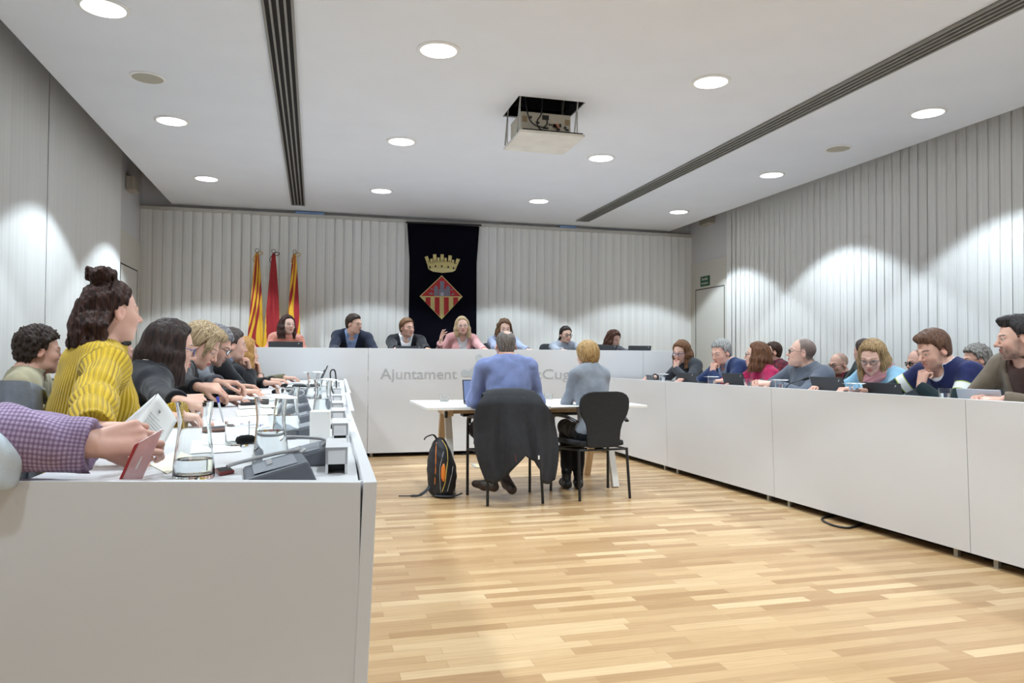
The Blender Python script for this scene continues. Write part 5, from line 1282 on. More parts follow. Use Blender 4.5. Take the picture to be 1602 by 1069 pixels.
person('l3', 'blonde woman in black', 'blonde woman in a black jacket with a yellow ribbon bending over her papers', h_, hd, -84, nk=(0, -0.95, -0.75), pelvis=(h_.x-0.30, h_.y), s=1.13, fem=True, hair='pinned', hp=dict(t=0.019, line=[(-0.12, -0.10), (-0.05, -0.09), (-0.025, -0.03), (0.015, 0.0), (0.03, 0.045), (0.05, 0.062), (0.08, 0.068), (0.1, 0.07)], locks=[([(0.05, 0.05, 0.085), (0.072, 0.055, 0.03), (0.072, 0.055, -0.03)], (0.02, 0.017, 0.008)), ([(-0.05, 0.05, 0.085), (-0.074, 0.05, 0.03), (-0.076, 0.05, -0.04)], (0.02, 0.017, 0.008)), ([(0, -0.09, 0.0), (0, -0.105, -0.06), (0, -0.1, -0.11)], (0.05, 0.045, 0.03))], vol=[((0, 0.04, 0.1), (0.06, 0.06, 0.03))], h=0.004), hc=((100, 80, 58), (192, 168, 132)), skin=(224, 170, 148),
       top='jacket', topc=cloth('jacket_black_wool', (32, 32, 36)), shirt=cloth('top_grey_print', (122, 124, 132)), vneck=0.03, arms=dict(R=dict(w=v3(wr), d=np.array([1, 0.1, -0.1]), n=np.array([0.1, 0.5, -0.8]), curl=(0.4, 0.5, 0.6, 0.65), thumb=0.6), L=lflat(-0.46, h_.y+0.15)), h=0.0045)
h_ = at(337, 541, Y=5.75); hd = (-92, -26, 0)
wr = at(378, 622, Z=0.968)
person('l4', 'man in the grey jacket', 'grey-haired man in glasses, grey jacket and dark blue shirt looking down', h_, hd, -86, nk=(0, -0.95, -0.75), pelvis=(h_.x-0.30, h_.y), s=1.13, hp=dict(SHORT, line=side_short, t=0.020, amp=0.005, freq=200, zs=0.6), hc=((78, 76, 82), (158, 156, 160)), skin=(220, 164, 142), glasses='dark', stub=0.35, beard=None,
       top='jacket', topc=cloth('jacket_grey', (86, 88, 96)), shirt=cloth('shirt_indigo', (46, 44, 92)), collar=True, vneck=0.02, arms=dict(R=lflat(wr.x, wr.y, 0.965), L=lflat(wr.x-0.16, h_.y+0.2)), h=0.005)
h_ = at(363, 540, Y=6.5); hd = (-72, -4, 0)
person('l5', 'man in black', 'man with short dark hair in black resting his chin on his hand', h_, hd, -84, nk=(0, -0.95, -0.75), pelvis=(h_.x-0.28, h_.y), s=1.12, hp=dict(SHORT, line=side_short, t=0.016), hc=((44, 38, 38), (92, 80, 76)), skin=(224, 172, 152),
       top='jacket', topc=cloth('jacket_black_plain', (26, 26, 30)), shirt=cloth('shirt_blue_grey', (120, 136, 164)), collar=True, vneck=0.0, arms=dict(R=chin_hand(h_, hd, 1.1, off=(0.0, 0.0, -0.02)), L=lflat(-0.40, h_.y+0.2)), h=0.005)
h_ = at(384, 551, Y=7.25); hd = (-66, -6, 0)
person('l6', 'woman with golden hair', 'woman with long golden hair in black leaning on her hand, watch on wrist', h_, hd, -84, pelvis=(h_.x-0.26, h_.y), s=1.12, fem=True, hair='long', hp=long_hair(-0.19, t=0.014), hc=((132, 92, 48), (194, 148, 88)), skin=(226, 178, 156),
       top='sweater', topc=cloth('sweater_black_fine', (24, 24, 30)), arms=dict(R=dict(chin_hand(h_, hd, 1.1, off=(0.03, -0.02, 0.0), curl=(0.4, 0.5, 0.6, 0.6)), bare=True), L=lflat(-0.38, h_.y+0.2)), extra=dict(watch='R'), h=0.006)
h_ = at(386, 556, Y=8.1); wr = at(424, 607, Z=0.975)
person('l7', 'person in the olive sleeve', 'person in olive, hidden but for one arm, at the far end of the left desk', h_, (-70, -10, 0), -84, pelvis=(h_.x-0.24, h_.y), s=1.08, hp=dict(SHORT, t=0.012), hc=BR1, skin=(224, 172, 152),
       top='jacket', topc=cloth('jacket_olive', (112, 106, 84)), arms=dict(R=flat(wr.x, wr.y, 0.972, d=(1, 0.1, -0.05)), L=lflat(-0.3, h_.y+0.2)), h=0.006)
# checked shirt, only the arms come into the frame
hx = np.array([-0.98, 1.98, 1.34]); hd = (-80, -12, 0)
w0_ = at(166, 702, Y=1.76); w1_ = at(122, 690, Y=2.02)
person('l0', 'person in the checked shirt', 'person in a purple checked shirt at the left edge, only the arms in view', hx, hd, -84, pelvis=(-1.2, 1.98), s=1.1, hp=dict(SHORT, t=0.012), hc=DBR, skin=(228, 176, 160), h=0.0035,
       top='shirt', topc=cloth('shirt_check_purple', (178, 160, 190), (96, 66, 104), 'check'), sleeve=1.7, folds=2.2, hh=0.92,
       arms=dict(R=dict(w=v3(w0_), d=np.array([1, 0.25, 0.12]), n=np.array([0.1, 0.8, -0.35]), curl=(0.5, 0.55, 0.6, 0.62), thumb=0.55, hint=np.array([0, -0.5, -1])), L=dict(w=v3(w1_), d=np.array([1, -0.1, 0.0]), n=np.array([0, -0.5, -1]), curl=(0.35, 0.4, 0.5, 0.5), thumb=0.5, hint=np.array([0, 0.4, -1]))))
l3_ = [r_ for r_ in PEOPLE if r_['key'] == 'l3']
if l3_:
    l3_ = l3_[0]; c_ = l3_['N']+l3_['T'](0.07, 0.165, 0.70)-l3_['T'](0, 0, 1.0)
    MB().tube([tuple(c_+np.array(q_)) for q_ in ((-0.012, 0, -0.03), (0.008, 0.004, 0.0), (0.012, 0.004, 0.016), (0, 0.004, 0.024), (-0.012, 0.004, 0.016), (-0.008, 0.004, 0.0), (0.012, 0, -0.03))], 0.0045, 6, flat=0.5).build('yellow_ribbon', mat('ribbon_yellow', (228, 206, 40), 0.6), l3_['root'], world=False, smooth=60)
# along the left wall
h_ = at(62, 549, X=-1.52)
person('m1', 'man in khaki', 'curly dark-haired man in a khaki jacket by the left wall', h_, (-62, -4, 0), -80, pelvis=(h_.x-0.14, h_.y), s=1.08, hp=dict(SHORT, line=side_short, t=0.021, amp=0.007, freq=220, zs=0.8), hc=((26, 20, 18), (66, 52, 44)), skin=(220, 164, 142),
       top='jacket', topc=cloth('jacket_khaki', (156, 148, 122)), shirt=cloth('shirt_khaki', (132, 126, 104)), h=0.005)
h_ = at(189, 551, Y=7.2)
person('m2', 'man in black', 'dark-haired man in black glimpsed behind the black-haired woman', h_, (-64, -4, 0), -80, pelvis=(h_.x-0.14, h_.y), s=1.06, hp=dict(SHORT, t=0.012), hc=((20, 17, 17), (52, 44, 42)), skin=(218, 164, 144), stub=0.3,
       top='jacket', topc=c_dark, shirt=c_white, h=0.006)

# ---- the two at the table in the middle
h_ = at(791, 541, Y=6.32); C1H = h_
LP = dict(L=[(1.44, 6.62, 0.56), v3(at(787, 742, Y=6.30))], R=[(1.80, 6.62, 0.56), v3(at(769, 744, Y=6.26))], dirL=np.array([0.3, 1, 0]), dirR=np.array([-0.3, 1, 0]))
LP['upR'] = (v3(at(743, 757, Y=6.30)), v3(at(773, 762, Y=6.14))); LP['upL'] = (v3(at(786, 750, Y=6.36)), v3(at(801, 766, Y=6.10)))
bald_crown = lambda q: np.clip((0.055-np.sqrt((q[:, 0]/1.0)**2+((q[:, 1]+0.062)/1.0)**2))/0.012, 0, 1)*(q[:, 2] > 0.05)
person('c1', 'man in blue', 'man in a blue shirt with a bald crown seen from behind', h_, (-4, -4, 0), 0, pelvis=(1.62, 6.14), s=1.10, hp=dict(t=0.006, tz=1.0, line=side_short, amp=0.0012, h=0.0045, cut=[((0.004, -0.070, 0.122), (0.036, 0.044, 0.036))]), hc=((70, 64, 62), (136, 128, 122)), skin=(218, 160, 140), fat=0.5, wide=1.04,
       top='shirt', topc=cloth('shirt_denim_blue', (124, 137, 182)), collar=True, shirt=cloth('shirt_denim_blue', (124, 137, 182)), sleeve=1.4, folds=1.2, legs=True, legpts=LP, shoe=M_SHOE, trousers=cloth('trousers_grey', (44, 44, 50)),
       arms=dict(L=flat(1.45, 6.58, ZT+0.034, d=(0.5, 1, 0), hint=np.array([-0.55, -0.5, -1])), R=flat(1.82, 6.56, ZT+0.034, d=(-0.5, 1, 0), hint=np.array([0.5, -0.5, -1]))), h=0.0045)
h_ = at(918, 556, Y=6.36); C2H = h_
bob = dict(t=0.020, tz=1.1, line=[(-0.13, -0.105), (-0.05, -0.095), (0.0, -0.085), (0.02, -0.06), (0.03, 0.02), (0.05, 0.055), (0.08, 0.066), (0.1, 0.07)], vol=[((0, -0.045, -0.015), (0.090, 0.080, 0.085)), ((0, -0.03, 0.03), (0.092, 0.098, 0.09))], face=((0, 0.09, -0.035), (0.058, 0.07, 0.085)), h=0.0045, amp=0.0022)
LP2 = dict(R=[v3(at(905, 672, Y=6.66)), v3(at(905, 745, Y=6.50))], L=[v3(at(884, 668, Y=6.68)), v3(at(886, 742, Y=6.52))], dirL=np.array([0.05, 1, 0]), dirR=np.array([0.25, 1, 0]))
person('c2', 'woman in grey', 'woman with a blonde bob in a grey sweater seen from behind', h_, (14, -6, 0), 4, pelvis=(2.40, 6.18), s=1.02, bs=0.97, shx=0.138, fem=True, hair='bob', hp=bob, hc=((120, 88, 50), (204, 170, 118)), skin=(226, 176, 156),
       top='sweater', topc=cloth('sweater_mid_grey', (142, 148, 158)), sleeve=1.0, folds=0.9, legs=True, legpts=LP2, shoe=M_SHOEB, trousers=cloth('trousers_black', (24, 25, 30)),
       arms=dict(L=flat(2.31, 6.60, ZT+0.032, d=(0.3, 1, 0), hint=np.array([-0.6, -0.5, -1])), R=flat(2.47, 6.60, ZT+0.032, d=(-0.4, 1, 0), hint=np.array([0.3, -0.5, -1]))), h=0.0045)
# ------------------------------------------------------------------ things on the desks
m_glass = glass('clear_glass', (0.97, 0.99, 0.99), 0.0, 1.45); m_water = glass('water', (0.97, 0.99, 1.0), 0.0, 1.33)
m_paper = mat('paper_white', (240, 240, 238), 0.7, 0.015, 6); m_paper2 = mat('paper_cream', (232, 228, 206), 0.7, 0.02, 6)
m_unit = mat('console_grey', (92, 96, 104), 0.5, 0.06, 30); m_unit2 = mat('console_top_grey', (128, 132, 140), 0.5, 0.05, 30)
m_stem = mat('gooseneck_grey', (176, 176, 178), 0.4, 0.05, 20); m_foam = mat('foam_black', (18, 18, 20), 0.95, 0.2, 200, 0.4, 400)
m_laptop = mat('laptop_black', (36, 37, 41), 0.5, 0.05, 30); m_key = mat('keyboard_black', (20, 20, 22), 0.6); m_silver = mat('silver_mark', (206, 208, 212), 0.35, metal=0.3)
m_screen = emis('screen_glow', (0.22, 0.32, 0.62), 0.7); m_screen.node_tree.nodes['Principled BSDF'].inputs['Base Color'].default_value = (0.02, 0.02, 0.03, 1); m_screen.node_tree.nodes['Principled BSDF'].inputs['Roughness'].default_value = 0.35; m_tab = mat('tablet_silver', (186, 190, 200), 0.35, 0.03, 20, metal=0.3)
m_red = mat('folder_red', (176, 50, 52), 0.35, 0.08, 6); m_plasticcup = glass('cup_plastic', (0.93, 0.95, 0.97), 0.12, 1.3)

def carafe(p, label, lid=False, fill=0.42, rot=0.0, s=1.0):
    t = thing('water_carafe', label, 'carafe', (p[0], p[1], WT), rot, 'glass water carafes')
    o = [(0.0, 0.0), (0.042, 0.0), (0.0445, 0.004), (0.043, 0.035), (0.038, 0.075), (0.0345, 0.110), (0.0345, 0.125), (0.0370, 0.150), (0.0400, 0.170)]
    inn = [(0.0380, 0.170), (0.0350, 0.150), (0.0325, 0.125), (0.0325, 0.110), (0.036, 0.075), (0.041, 0.035), (0.0415, 0.012), (0.038, 0.008), (0.0, 0.008)]
    MB().lathe([(r*s, z*s) for r, z in o+inn], seg=40).build('glass_body', m_glass, t, smooth=50, world=False)
    H = fill*0.17; w = [(0, 0.0085)]+[(r-0.0004, z+0.0005) for r, z in reversed(inn[3:-1]) if z < H]
    r_at = np.interp(H, [z for r, z in reversed(inn)], [r for r, z in reversed(inn)])
    w += [(r_at-0.0005, H), (0, H)]
    MB().lathe([(r*s, z*s) for r, z in w], seg=40).build('water', m_water, t, smooth=50, world=False)
    if lid:
        g = MB(); rows = []
        for i in range(6):
            rows.append([(((j/5)-0.5)*0.125, ((i/5)-0.5)*0.105, 0.1735*s+0.003*math.sin(j*1.3+i*0.7)-0.005*(abs(j-2.5)/2.5)**2) for j in range(6)])
        g.grid(rows).build('paper_cover', m_paper, t, smooth=60, solid=0.0012, world=False)
    return t
NL = ('nearest the camera', 'second from the camera with a paper cover')
carafe(at(303, 748, Z=WT), 'glass water carafe nearest the camera on the left desk', fill=0.25)
carafe(at(423, 730, Z=WT), 'half-full glass carafe with a paper cover beside the second microphone console', True, 0.52)
carafe(at(449, 686, Z=WT), 'glass carafe standing just behind the paper-covered one', False, 0.45)
carafe(at(505, 655, Z=WT), 'glass carafe with a paper cover behind the white box', True, 0.5)
carafe(at(490, 624, Z=WT), 'small-looking far glass carafe with a paper cover beside the laptops', True, 0.4)
def tumbler(p, z, label, r=0.036, h=0.075, group='drinking glasses', name='drinking_glass'):
    t = thing(name, label, 'glass', (p[0], p[1], z), 0, group)
    MB().lathe([(0, 0), (r*0.86, 0), (r*0.95, 0.006), (r, h), (r-0.002, h), (r*0.93, 0.012), (r*0.8, 0.008), (0, 0.008)], seg=32).build('glass_body', m_glass, t, smooth=50, world=False)
    return t
tumbler(at(371, 698, Z=WT), WT, 'empty drinking glass on the left desk beside the papers')

def console(p, rz, label, foam=True, stem_to=None, stem=True):
    """desk microphone console with a sloping face and a gooseneck"""
    t = thing('microphone_console', label, 'microphone', (p[0], p[1], WT), rz, 'grey microphone consoles on the left desk')
    k = lambda mb, nm, m, par=t, **q: mb.build(nm, m, par, world=False, **q)
    # local +y points away from the speaker
    k(MB().hexa([(-0.10, -0.075, 0), (0.10, -0.075, 0), (0.10, 0.075, 0), (-0.10, 0.075, 0)], [(-0.10, -0.075, 0.012), (0.10, -0.075, 0.012), (0.095, 0.055, 0.046), (-0.095, 0.055, 0.046)]), 'console_body', m_unit, bevel=0.006)
    k(MB().hexa([(-0.085, -0.055, 0.0205), (0.085, -0.055, 0.0205), (0.085, 0.035, 0.0405), (-0.085, 0.035, 0.0405)], [(-0.085, -0.056, 0.0205), (0.085, -0.056, 0.0205), (0.085, 0.034, 0.0425), (-0.085, 0.034, 0.0425)]), 'face_plate', m_unit2)
    for q in range(3): k(MB().box((-0.05+0.03*q, -0.02, 0.0305), (0.018, 0.012, 0.006), Matrix.Rotation(0.33, 3, 'X')), 'button', m_stem)
    pts = arc([(0.075, 0.04, 0.05), (0.076, 0.055, 0.09), (0.07, 0.02, 0.125), (0.055, -0.07, 0.13), (0.045, -0.12, 0.118)], 7) if stem_to is None else arc(stem_to, 7)
    if not stem: return t
    g = k(MB().tube(pts, 0.0045, 8), 'gooseneck', m_stem, smooth=60)
    a, b = Vector(pts[-1]), Vector(pts[-1])+(Vector(pts[-1])-Vector(pts[-3])).normalized()*0.045
    d = (b-a)
    if foam: MB().tube([a-d*0.1, a+d*0.05, a+d*0.35, a+d*0.7, a+d*0.95, a+d*1.02], [0.005, 0.010, 0.0125, 0.0125, 0.009, 0.003], 12).build('foam_tip', m_foam, g, smooth=70, world=False)
    return t
RQ = -PI/2
cl = [((436, 746), 0.10, 'grey microphone console nearest the camera, cut off by the desk end'), ((478, 722), 0.0, 'grey microphone console beside the half-full carafe'), ((470, 682), 0, 'grey microphone console left of the white box'),
      ((466, 662), 0, 'grey microphone console just beyond the white box'), ((463, 646), 0, 'grey microphone console halfway along the left desk'), ((462, 630), 0, 'grey microphone console near the far carafes'), ((470, 618), 0, 'farthest grey microphone console on the left desk')]
for (q, rr, lb) in cl:
    p = at(*q, Z=WT); console((p.x, p.y), RQ+rr, lb, foam=q[1] < 740, stem=q[1] > 700 or q[1] < 635, stem_to=([(-0.06, 0.05, 0.045), (-0.075, 0.06, 0.05), (-0.085, 0.0, 0.042), (-0.08, -0.08, 0.026), (-0.07, -0.11, 0.018)] if q[1] > 740 else [(0.05, 0.04, 0.045), (0.05, 0.05, 0.06), (0.02, 0.0, 0.064), (-0.02, -0.08, 0.062), (-0.03, -0.13, 0.058)]) if q[1] > 700 else [(0.075, 0.04, 0.045), (0.076, 0.05, 0.065), (0.07, 0.02, 0.08), (0.055, -0.05, 0.082), (0.045, -0.09, 0.074)])
# sockets boxes standing along the inside of the front panel
def socket_box(p, label):
    t = thing('socket_box', label, 'cable box', (p[0], p[1], WT), D(-1.5), 'white cable boxes along the front panel')
    k = lambda mb, nm, m, **q: mb.build(nm, m, t, world=False, **q)
    mb = MB(); W_, Dp, Hh = 0.050, 0.20, 0.062
    mb.box((0, 0, Hh-0.004), (W_, Dp, 0.008)); mb.box((-W_/2+0.003, 0, Hh/2), (0.006, Dp, Hh-0.001)); mb.box((W_/2-0.003, 0, Hh/2), (0.006, Dp, Hh-0.001)); mb.box((0, -Dp/2+0.003, Hh*0.68), (W_, 0.006, Hh*0.62))
    k(mb, 'box_shell', m_desk)
    k(MB().box((0, 0.02, 0.017), (W_-0.014, Dp-0.06, 0.032)), 'opening_shade', m_black)  # black block stands in for the shade in the box's opening
    return t
for q, lb in (((528, 742), 'white cable box beside the panel at the near end of the left desk'), ((533, 693), 'white cable box beside the panel level with the white upright box'), ((530, 668), 'white cable box beside the panel next to the black cable loop'),
              ((529, 652), 'white cable box beside the panel behind the paper-covered carafes'), ((528, 637), 'white cable box beside the panel about halfway along'), ((528, 622), 'white cable box beside the panel near the far end'), ((527, 610), 'farthest white cable box beside the panel')):
    p = at(*q, Z=WT); socket_box((p.x, p.y+0.1), lb)
p = at(500, 700, Z=WT)
t = thing('card_box', 'white upright cardboard box in front of the covered carafe', 'box', (p.x, p.y, WT), D(-3))
MB().box((0, 0.03, 0.054), (0.06, 0.06, 0.107)).build('carton', m_paper, t, world=False, bevel=0.002); MB().box((0, 0.03, 0.1083), (0.056, 0.03, 0.0015)).build('top_flap', m_paper2, t, world=False)
# black cables by the panel
def wire(name, pts, r, m, label, cat='cable', group=None):
    o = MB().tube(arc(pts, 8), r, 8).build(name, m, None, smooth=60); return tag(o, label, cat, group)
q = lambda x, y, z=0.006: Vector(at(x, y, Z=WT))+Vector((0, 0, z))
a = q(517, 690); wire('cable', [a+Vector((0, 0.05, 0.03)), a+Vector((0.02, 0.05, 0.05)), a+Vector((0.045, 0.03, 0.035)), a+Vector((0.045, 0.0, 0.0)), a+Vector((0.0, -0.02, 0.0))], 0.005, m_black, 'thick black cable looping out beside the white upright box')
a = q(524, 622); wire('cable', [a, a+Vector((0.01, 0.05, 0.06)), a+Vector((0.0, 0.09, 0.17)), a+Vector((-0.03, 0.07, 0.16)), a+Vector((-0.02, 0.03, 0.05)), a+Vector((0.0, -0.03, 0.0))], 0.005, m_black, 'black cable standing in a loop near the far end of the left desk')

# papers
def sheet(px4, z, label, m=m_paper, cat='paper', name='paper_sheet', group='papers on the left desk', th=0.0012):
    P = [Vector(at(x, y, Z=z)) for x, y in px4]; c = sum(P, Vector())/4
    t = thing(name, label, cat, c, 0, group)
    MB().hexa([p for p in P], [p+Vector((0, 0, th)) for p in P]).build('sheet', m, t)
    return t, P
def ruled(t, P, z, n=8, m=None):
    """faint grey lines of print on a sheet with corners P (0-1 the top edge)"""
    mb = MB()
    for i in range(n):
        v0 = 0.16+0.7*i/n; v1 = v0+0.028
        e = 0.9 if i % 4 != 3 else 0.6
        f_ = lambda u_, v_: (P[0]*(1-u_)+P[1]*u_)*(1-v_)+(P[3]*(1-u_)+P[2]*u_)*v_+Vector((0, 0, z))
        mb.add([f_(0.12, v0), f_(e, v0), f_(e, v1), f_(0.12, v1)], [(0, 1, 2, 3)])
    return mb.build('printed_lines', m or mat('print_grey', (150, 152, 156), 0.7), t)
sheet([(235, 728), (270, 708), (300, 716), (262, 742)], WT+0.001, 'loose white sheet lying beside the red folder', m_paper2)
sheet([(300, 690), (370, 688), (378, 706), (296, 712)], WT+0.002, 'white printed sheet lying between the two near carafes')
t, P = sheet([(330, 678), (398, 676), (404, 693), (322, 696)], WT+0.004, 'white printed sheet under the empty glass'); ruled(t, P, 0.0014)
sheet([(340, 655), (412, 650), (420, 668), (352, 672)], WT+0.001, 'white sheet on which the black-haired woman writes')
sheet([(368, 642), (425, 638), (432, 648), (372, 652)], WT+0.004, 'yellowish folder of papers in front of the blonde woman', m_paper2)
sheet([(372, 632), (430, 630), (436, 637), (374, 640)], WT+0.008, 'grey and white stack of papers beyond the yellowish folder')
sheet([(388, 622), (432, 621), (438, 626), (392, 628)], WT+0.003, 'white sheet lying in front of the grey-haired man')
sheet([(405, 612), (445, 610), (452, 614), (408, 617)], WT+0.003, 'white sheet near the far end of the left desk')
def slab(px4, z, th, m, name, label, cat, group=None, part='case'):
    P = [Vector(at(x, y, Z=z)) for x, y in px4]; c = sum(P, Vector())/4; t = thing(name, label, cat, c, 0, group)
    MB().hexa(P, [p+Vector((0, 0, th)) for p in P]).build(part, m, t, bevel=0.002)
    s_ = [c+(p-c)*0.88+Vector((0, 0, th+0.0006)) for p in P]; MB().add(s_, [(0, 1, 2, 3)]).build('screen', m_key, t)
    return t
slab([(336, 738), (358, 735), (367, 741), (343, 745)], WT+0.001, 0.008, mat('phone_case_red', (120, 52, 54), 0.35), 'mobile_phone', 'dark red phone lying right of the nearest carafe', 'phone')
slab([(327, 671), (362, 668), (366, 672), (330, 675)], WT+0.007, 0.007, mat('phone_case_brown', (126, 92, 80), 0.4), 'mobile_phone', 'brown cased phone lying by the writing hand', 'phone')
slab([(377, 628), (417, 627), (418, 632), (376, 634)], WT+0.014, 0.010, m_black, 'tablet_computer', 'black tablet lying in front of the grey-haired man', 'tablet')
slab([(440, 608), (465, 607), (466, 611), (444, 612)], WT+0.005, 0.010, m_black, 'tablet_computer', 'black tablet lying under the olive-sleeved hand', 'tablet')
def pen(a, b, label, m):
    t = thing('pen', label, 'pen', a); MB().tube([a, a+(b-a)*0.95], 0.0042, 8).build('barrel', m, t, smooth=60); MB().tube([a+(b-a)*0.93, b], [0.0040, 0.0012], 8).build('tip', m_silver, t, smooth=60)
    MB().tube([a-(b-a)*0.02, a+(b-a)*0.2], 0.0047, 8).build('cap', mat('pen_blue', (50, 60, 170), 0.3), t, smooth=60)
m_penw = mat('pen_clear', (206, 208, 214), 0.2)
y_ = at(347, 655, Z=WT+0.05); pen(Vector(at(340, 622, Y=y_.y+0.02)), Vector(at(350, 662, Y=y_.y+0.03)), 'white pen held upright in the hand of the black-haired woman', m_penw)
pen(q(380, 668), q(402, 666), 'pen with a blue cap lying on the papers', m_penw)

# the document and the red folder in the nearest hand
def held(name, label, cat, px, ys, m, part):
    t = thing(name, label, cat, at(*px[0], Y=ys[0])); P = [Vector(at(x, y, Y=Y_)) for (x, y), Y_ in zip(px, ys)]
    return t, P
t, P = held('document', 'opened white printed document held by the person in the checked shirt', 'document', [(200, 680), (247, 616), (277, 658), (245, 716)], [1.86, 1.96, 2.0, 1.90], m_paper, 'page')
def page(P, nm, bend, par, m=m_paper):
    rows = []
    for i in range(8):
        v = i/7; rows.append([(P[0]*(1-u)+P[1]*u)*(1-v)+(P[3]*(1-u)+P[2]*u)*v+Vector((0, bend*math.sin(PI*v)+bend*0.6*math.sin(PI*u), 0)) for u in np.linspace(0, 1, 8)])
    return MB().grid(rows).build(nm, m, par, smooth=60, solid=0.0008)
page(P, 'page', 0.012, t)
P2 = [Vector(at(x, y, Y=Y_)) for (x, y), Y_ in zip([(160, 690), (244, 617), (205, 690), (186, 708)], [2.0, 2.02, 1.96, 1.98])]; page(P2, 'page', 0.01, t)
mb = MB(); fq = lambda u, v: (P[0]*(1-u)+P[1]*u)*(1-v)+(P[3]*(1-u)+P[2]*u)*v+Vector((0, 0.010*math.sin(PI*v)+0.006*math.sin(PI*u)-0.003, 0))
for i in range(9):
    u0 = 0.62-0.065*i; mb.add([fq(u0, 0.14), fq(u0-0.018, 0.14), fq(u0-0.018, 0.80 if i % 4 else 0.5), fq(u0, 0.80 if i % 4 else 0.5)], [(0, 1, 2, 3)])
mb.build('printed_lines', mat('print_light', (188, 190, 190), 0.7), t)
mb = MB()
for (u0, v0, w_, h_2) in ((0.80, 0.30, 0.05, 0.012), (0.80, 0.335, 0.07, 0.012), (0.80, 0.37, 0.05, 0.012), (0.775, 0.33, 0.03, 0.05)):
    mb.add([fq(u0, v0), fq(u0-w_, v0), fq(u0-w_, v0+h_2), fq(u0, v0+h_2)], [(0, 1, 2, 3)])
mb.build('emblem', mat('print_dark', (70, 72, 70), 0.7), t)
t, P = held('folder', 'translucent red folder held upright on the desk at its near end', 'folder', [(187, 750), (211, 696), (255, 671), (222, 750)], [1.705, 1.70, 1.73, 1.735], m_red, 'cover')
m_redt, nt_, b_ = nodes_of('folder_translucent'); b_.inputs['Base Color'].default_value = lin((196, 112, 118)); b_.inputs['Roughness'].default_value = 0.25; b_.inputs['Transmission Weight'].default_value = 0.45; b_.inputs['IOR'].default_value = 1.2
n_t = nt_.nodes.new('ShaderNodeTexNoise'); n_t.inputs['Scale'].default_value = 5; rmp = nt_.nodes.new('ShaderNodeValToRGB'); rmp.color_ramp.elements[0].color = lin((236, 190, 194)); rmp.color_ramp.elements[1].color = lin((246, 220, 222)); nt_.links.new(n_t.outputs['Fac'], rmp.inputs[0]); nt_.links.new(rmp.outputs[0], b_.inputs['Base Color'])
MB().add(P, [(0, 1, 2, 3)]).build('cover', m_redt, t, solid=0.002)
sp_ = [P[0], P[1], P[1]+(P[2]-P[1])*0.16, P[0]+(P[3]-P[0])*0.12]; o_ = Vector((0, -0.004, 0))
MB().hexa([p+o_ for p in sp_], [p-o_*1.6 for p in sp_]).build('spine', m_red, t)
lc = [(0.50, 0.24), (0.60, 0.24), (0.62, 0.52), (0.55, 0.52)]
MB().add([(P[0]*(1-u)+P[3]*u)*(1-v)+(P[1]*(1-u)+P[2]*u)*v+Vector((0, -0.005, 0)) for u, v in lc], [(0, 1, 2, 3)]).build('paper_label', m_paper, t)
# pale blue shirt sleeve of an otherwise unseen person at the left edge
S_ = Sdf(); b0 = v3(at(2, 720, Y=1.72))
S_.ell(b0+V(-0.02, 0, 0.0), (0.055, 0.045, 0.062), 0.02); S_.cap(b0+V(-0.02, 0.0, 0.02), b0+V(-0.16, -0.02, 0.05), 0.045, 0.06, 0.03); S_.cap(b0+V(-0.01, 0.0, -0.02), b0+V(-0.12, -0.01, -0.05), 0.042, 0.04, 0.03)
S_.fn(lambda Q: 0.004*np.sin(Q[:, 0]*60+Q[:, 2]*70), 0, 'd'); S_.fn(lambda Q: (WT+0.001)-Q[:, 2], 0.004, 'i')
tf = thing('shirt_sleeve', 'pale blue shirt sleeve of an unseen person at the left edge of the near desk end', 'cloth', (b0[0], b0[1], WT)); tf.rotation_euler = (0, 0, 0)
of = sdf_obj('cloth', S_, b0-0.3, b0+0.3, 0.005, cloth('cloth_pale_blue', (206, 220, 232)), tf, None, 1, {'pat': lambda Pv: Pv})
of.location = -Vector(tf.location)

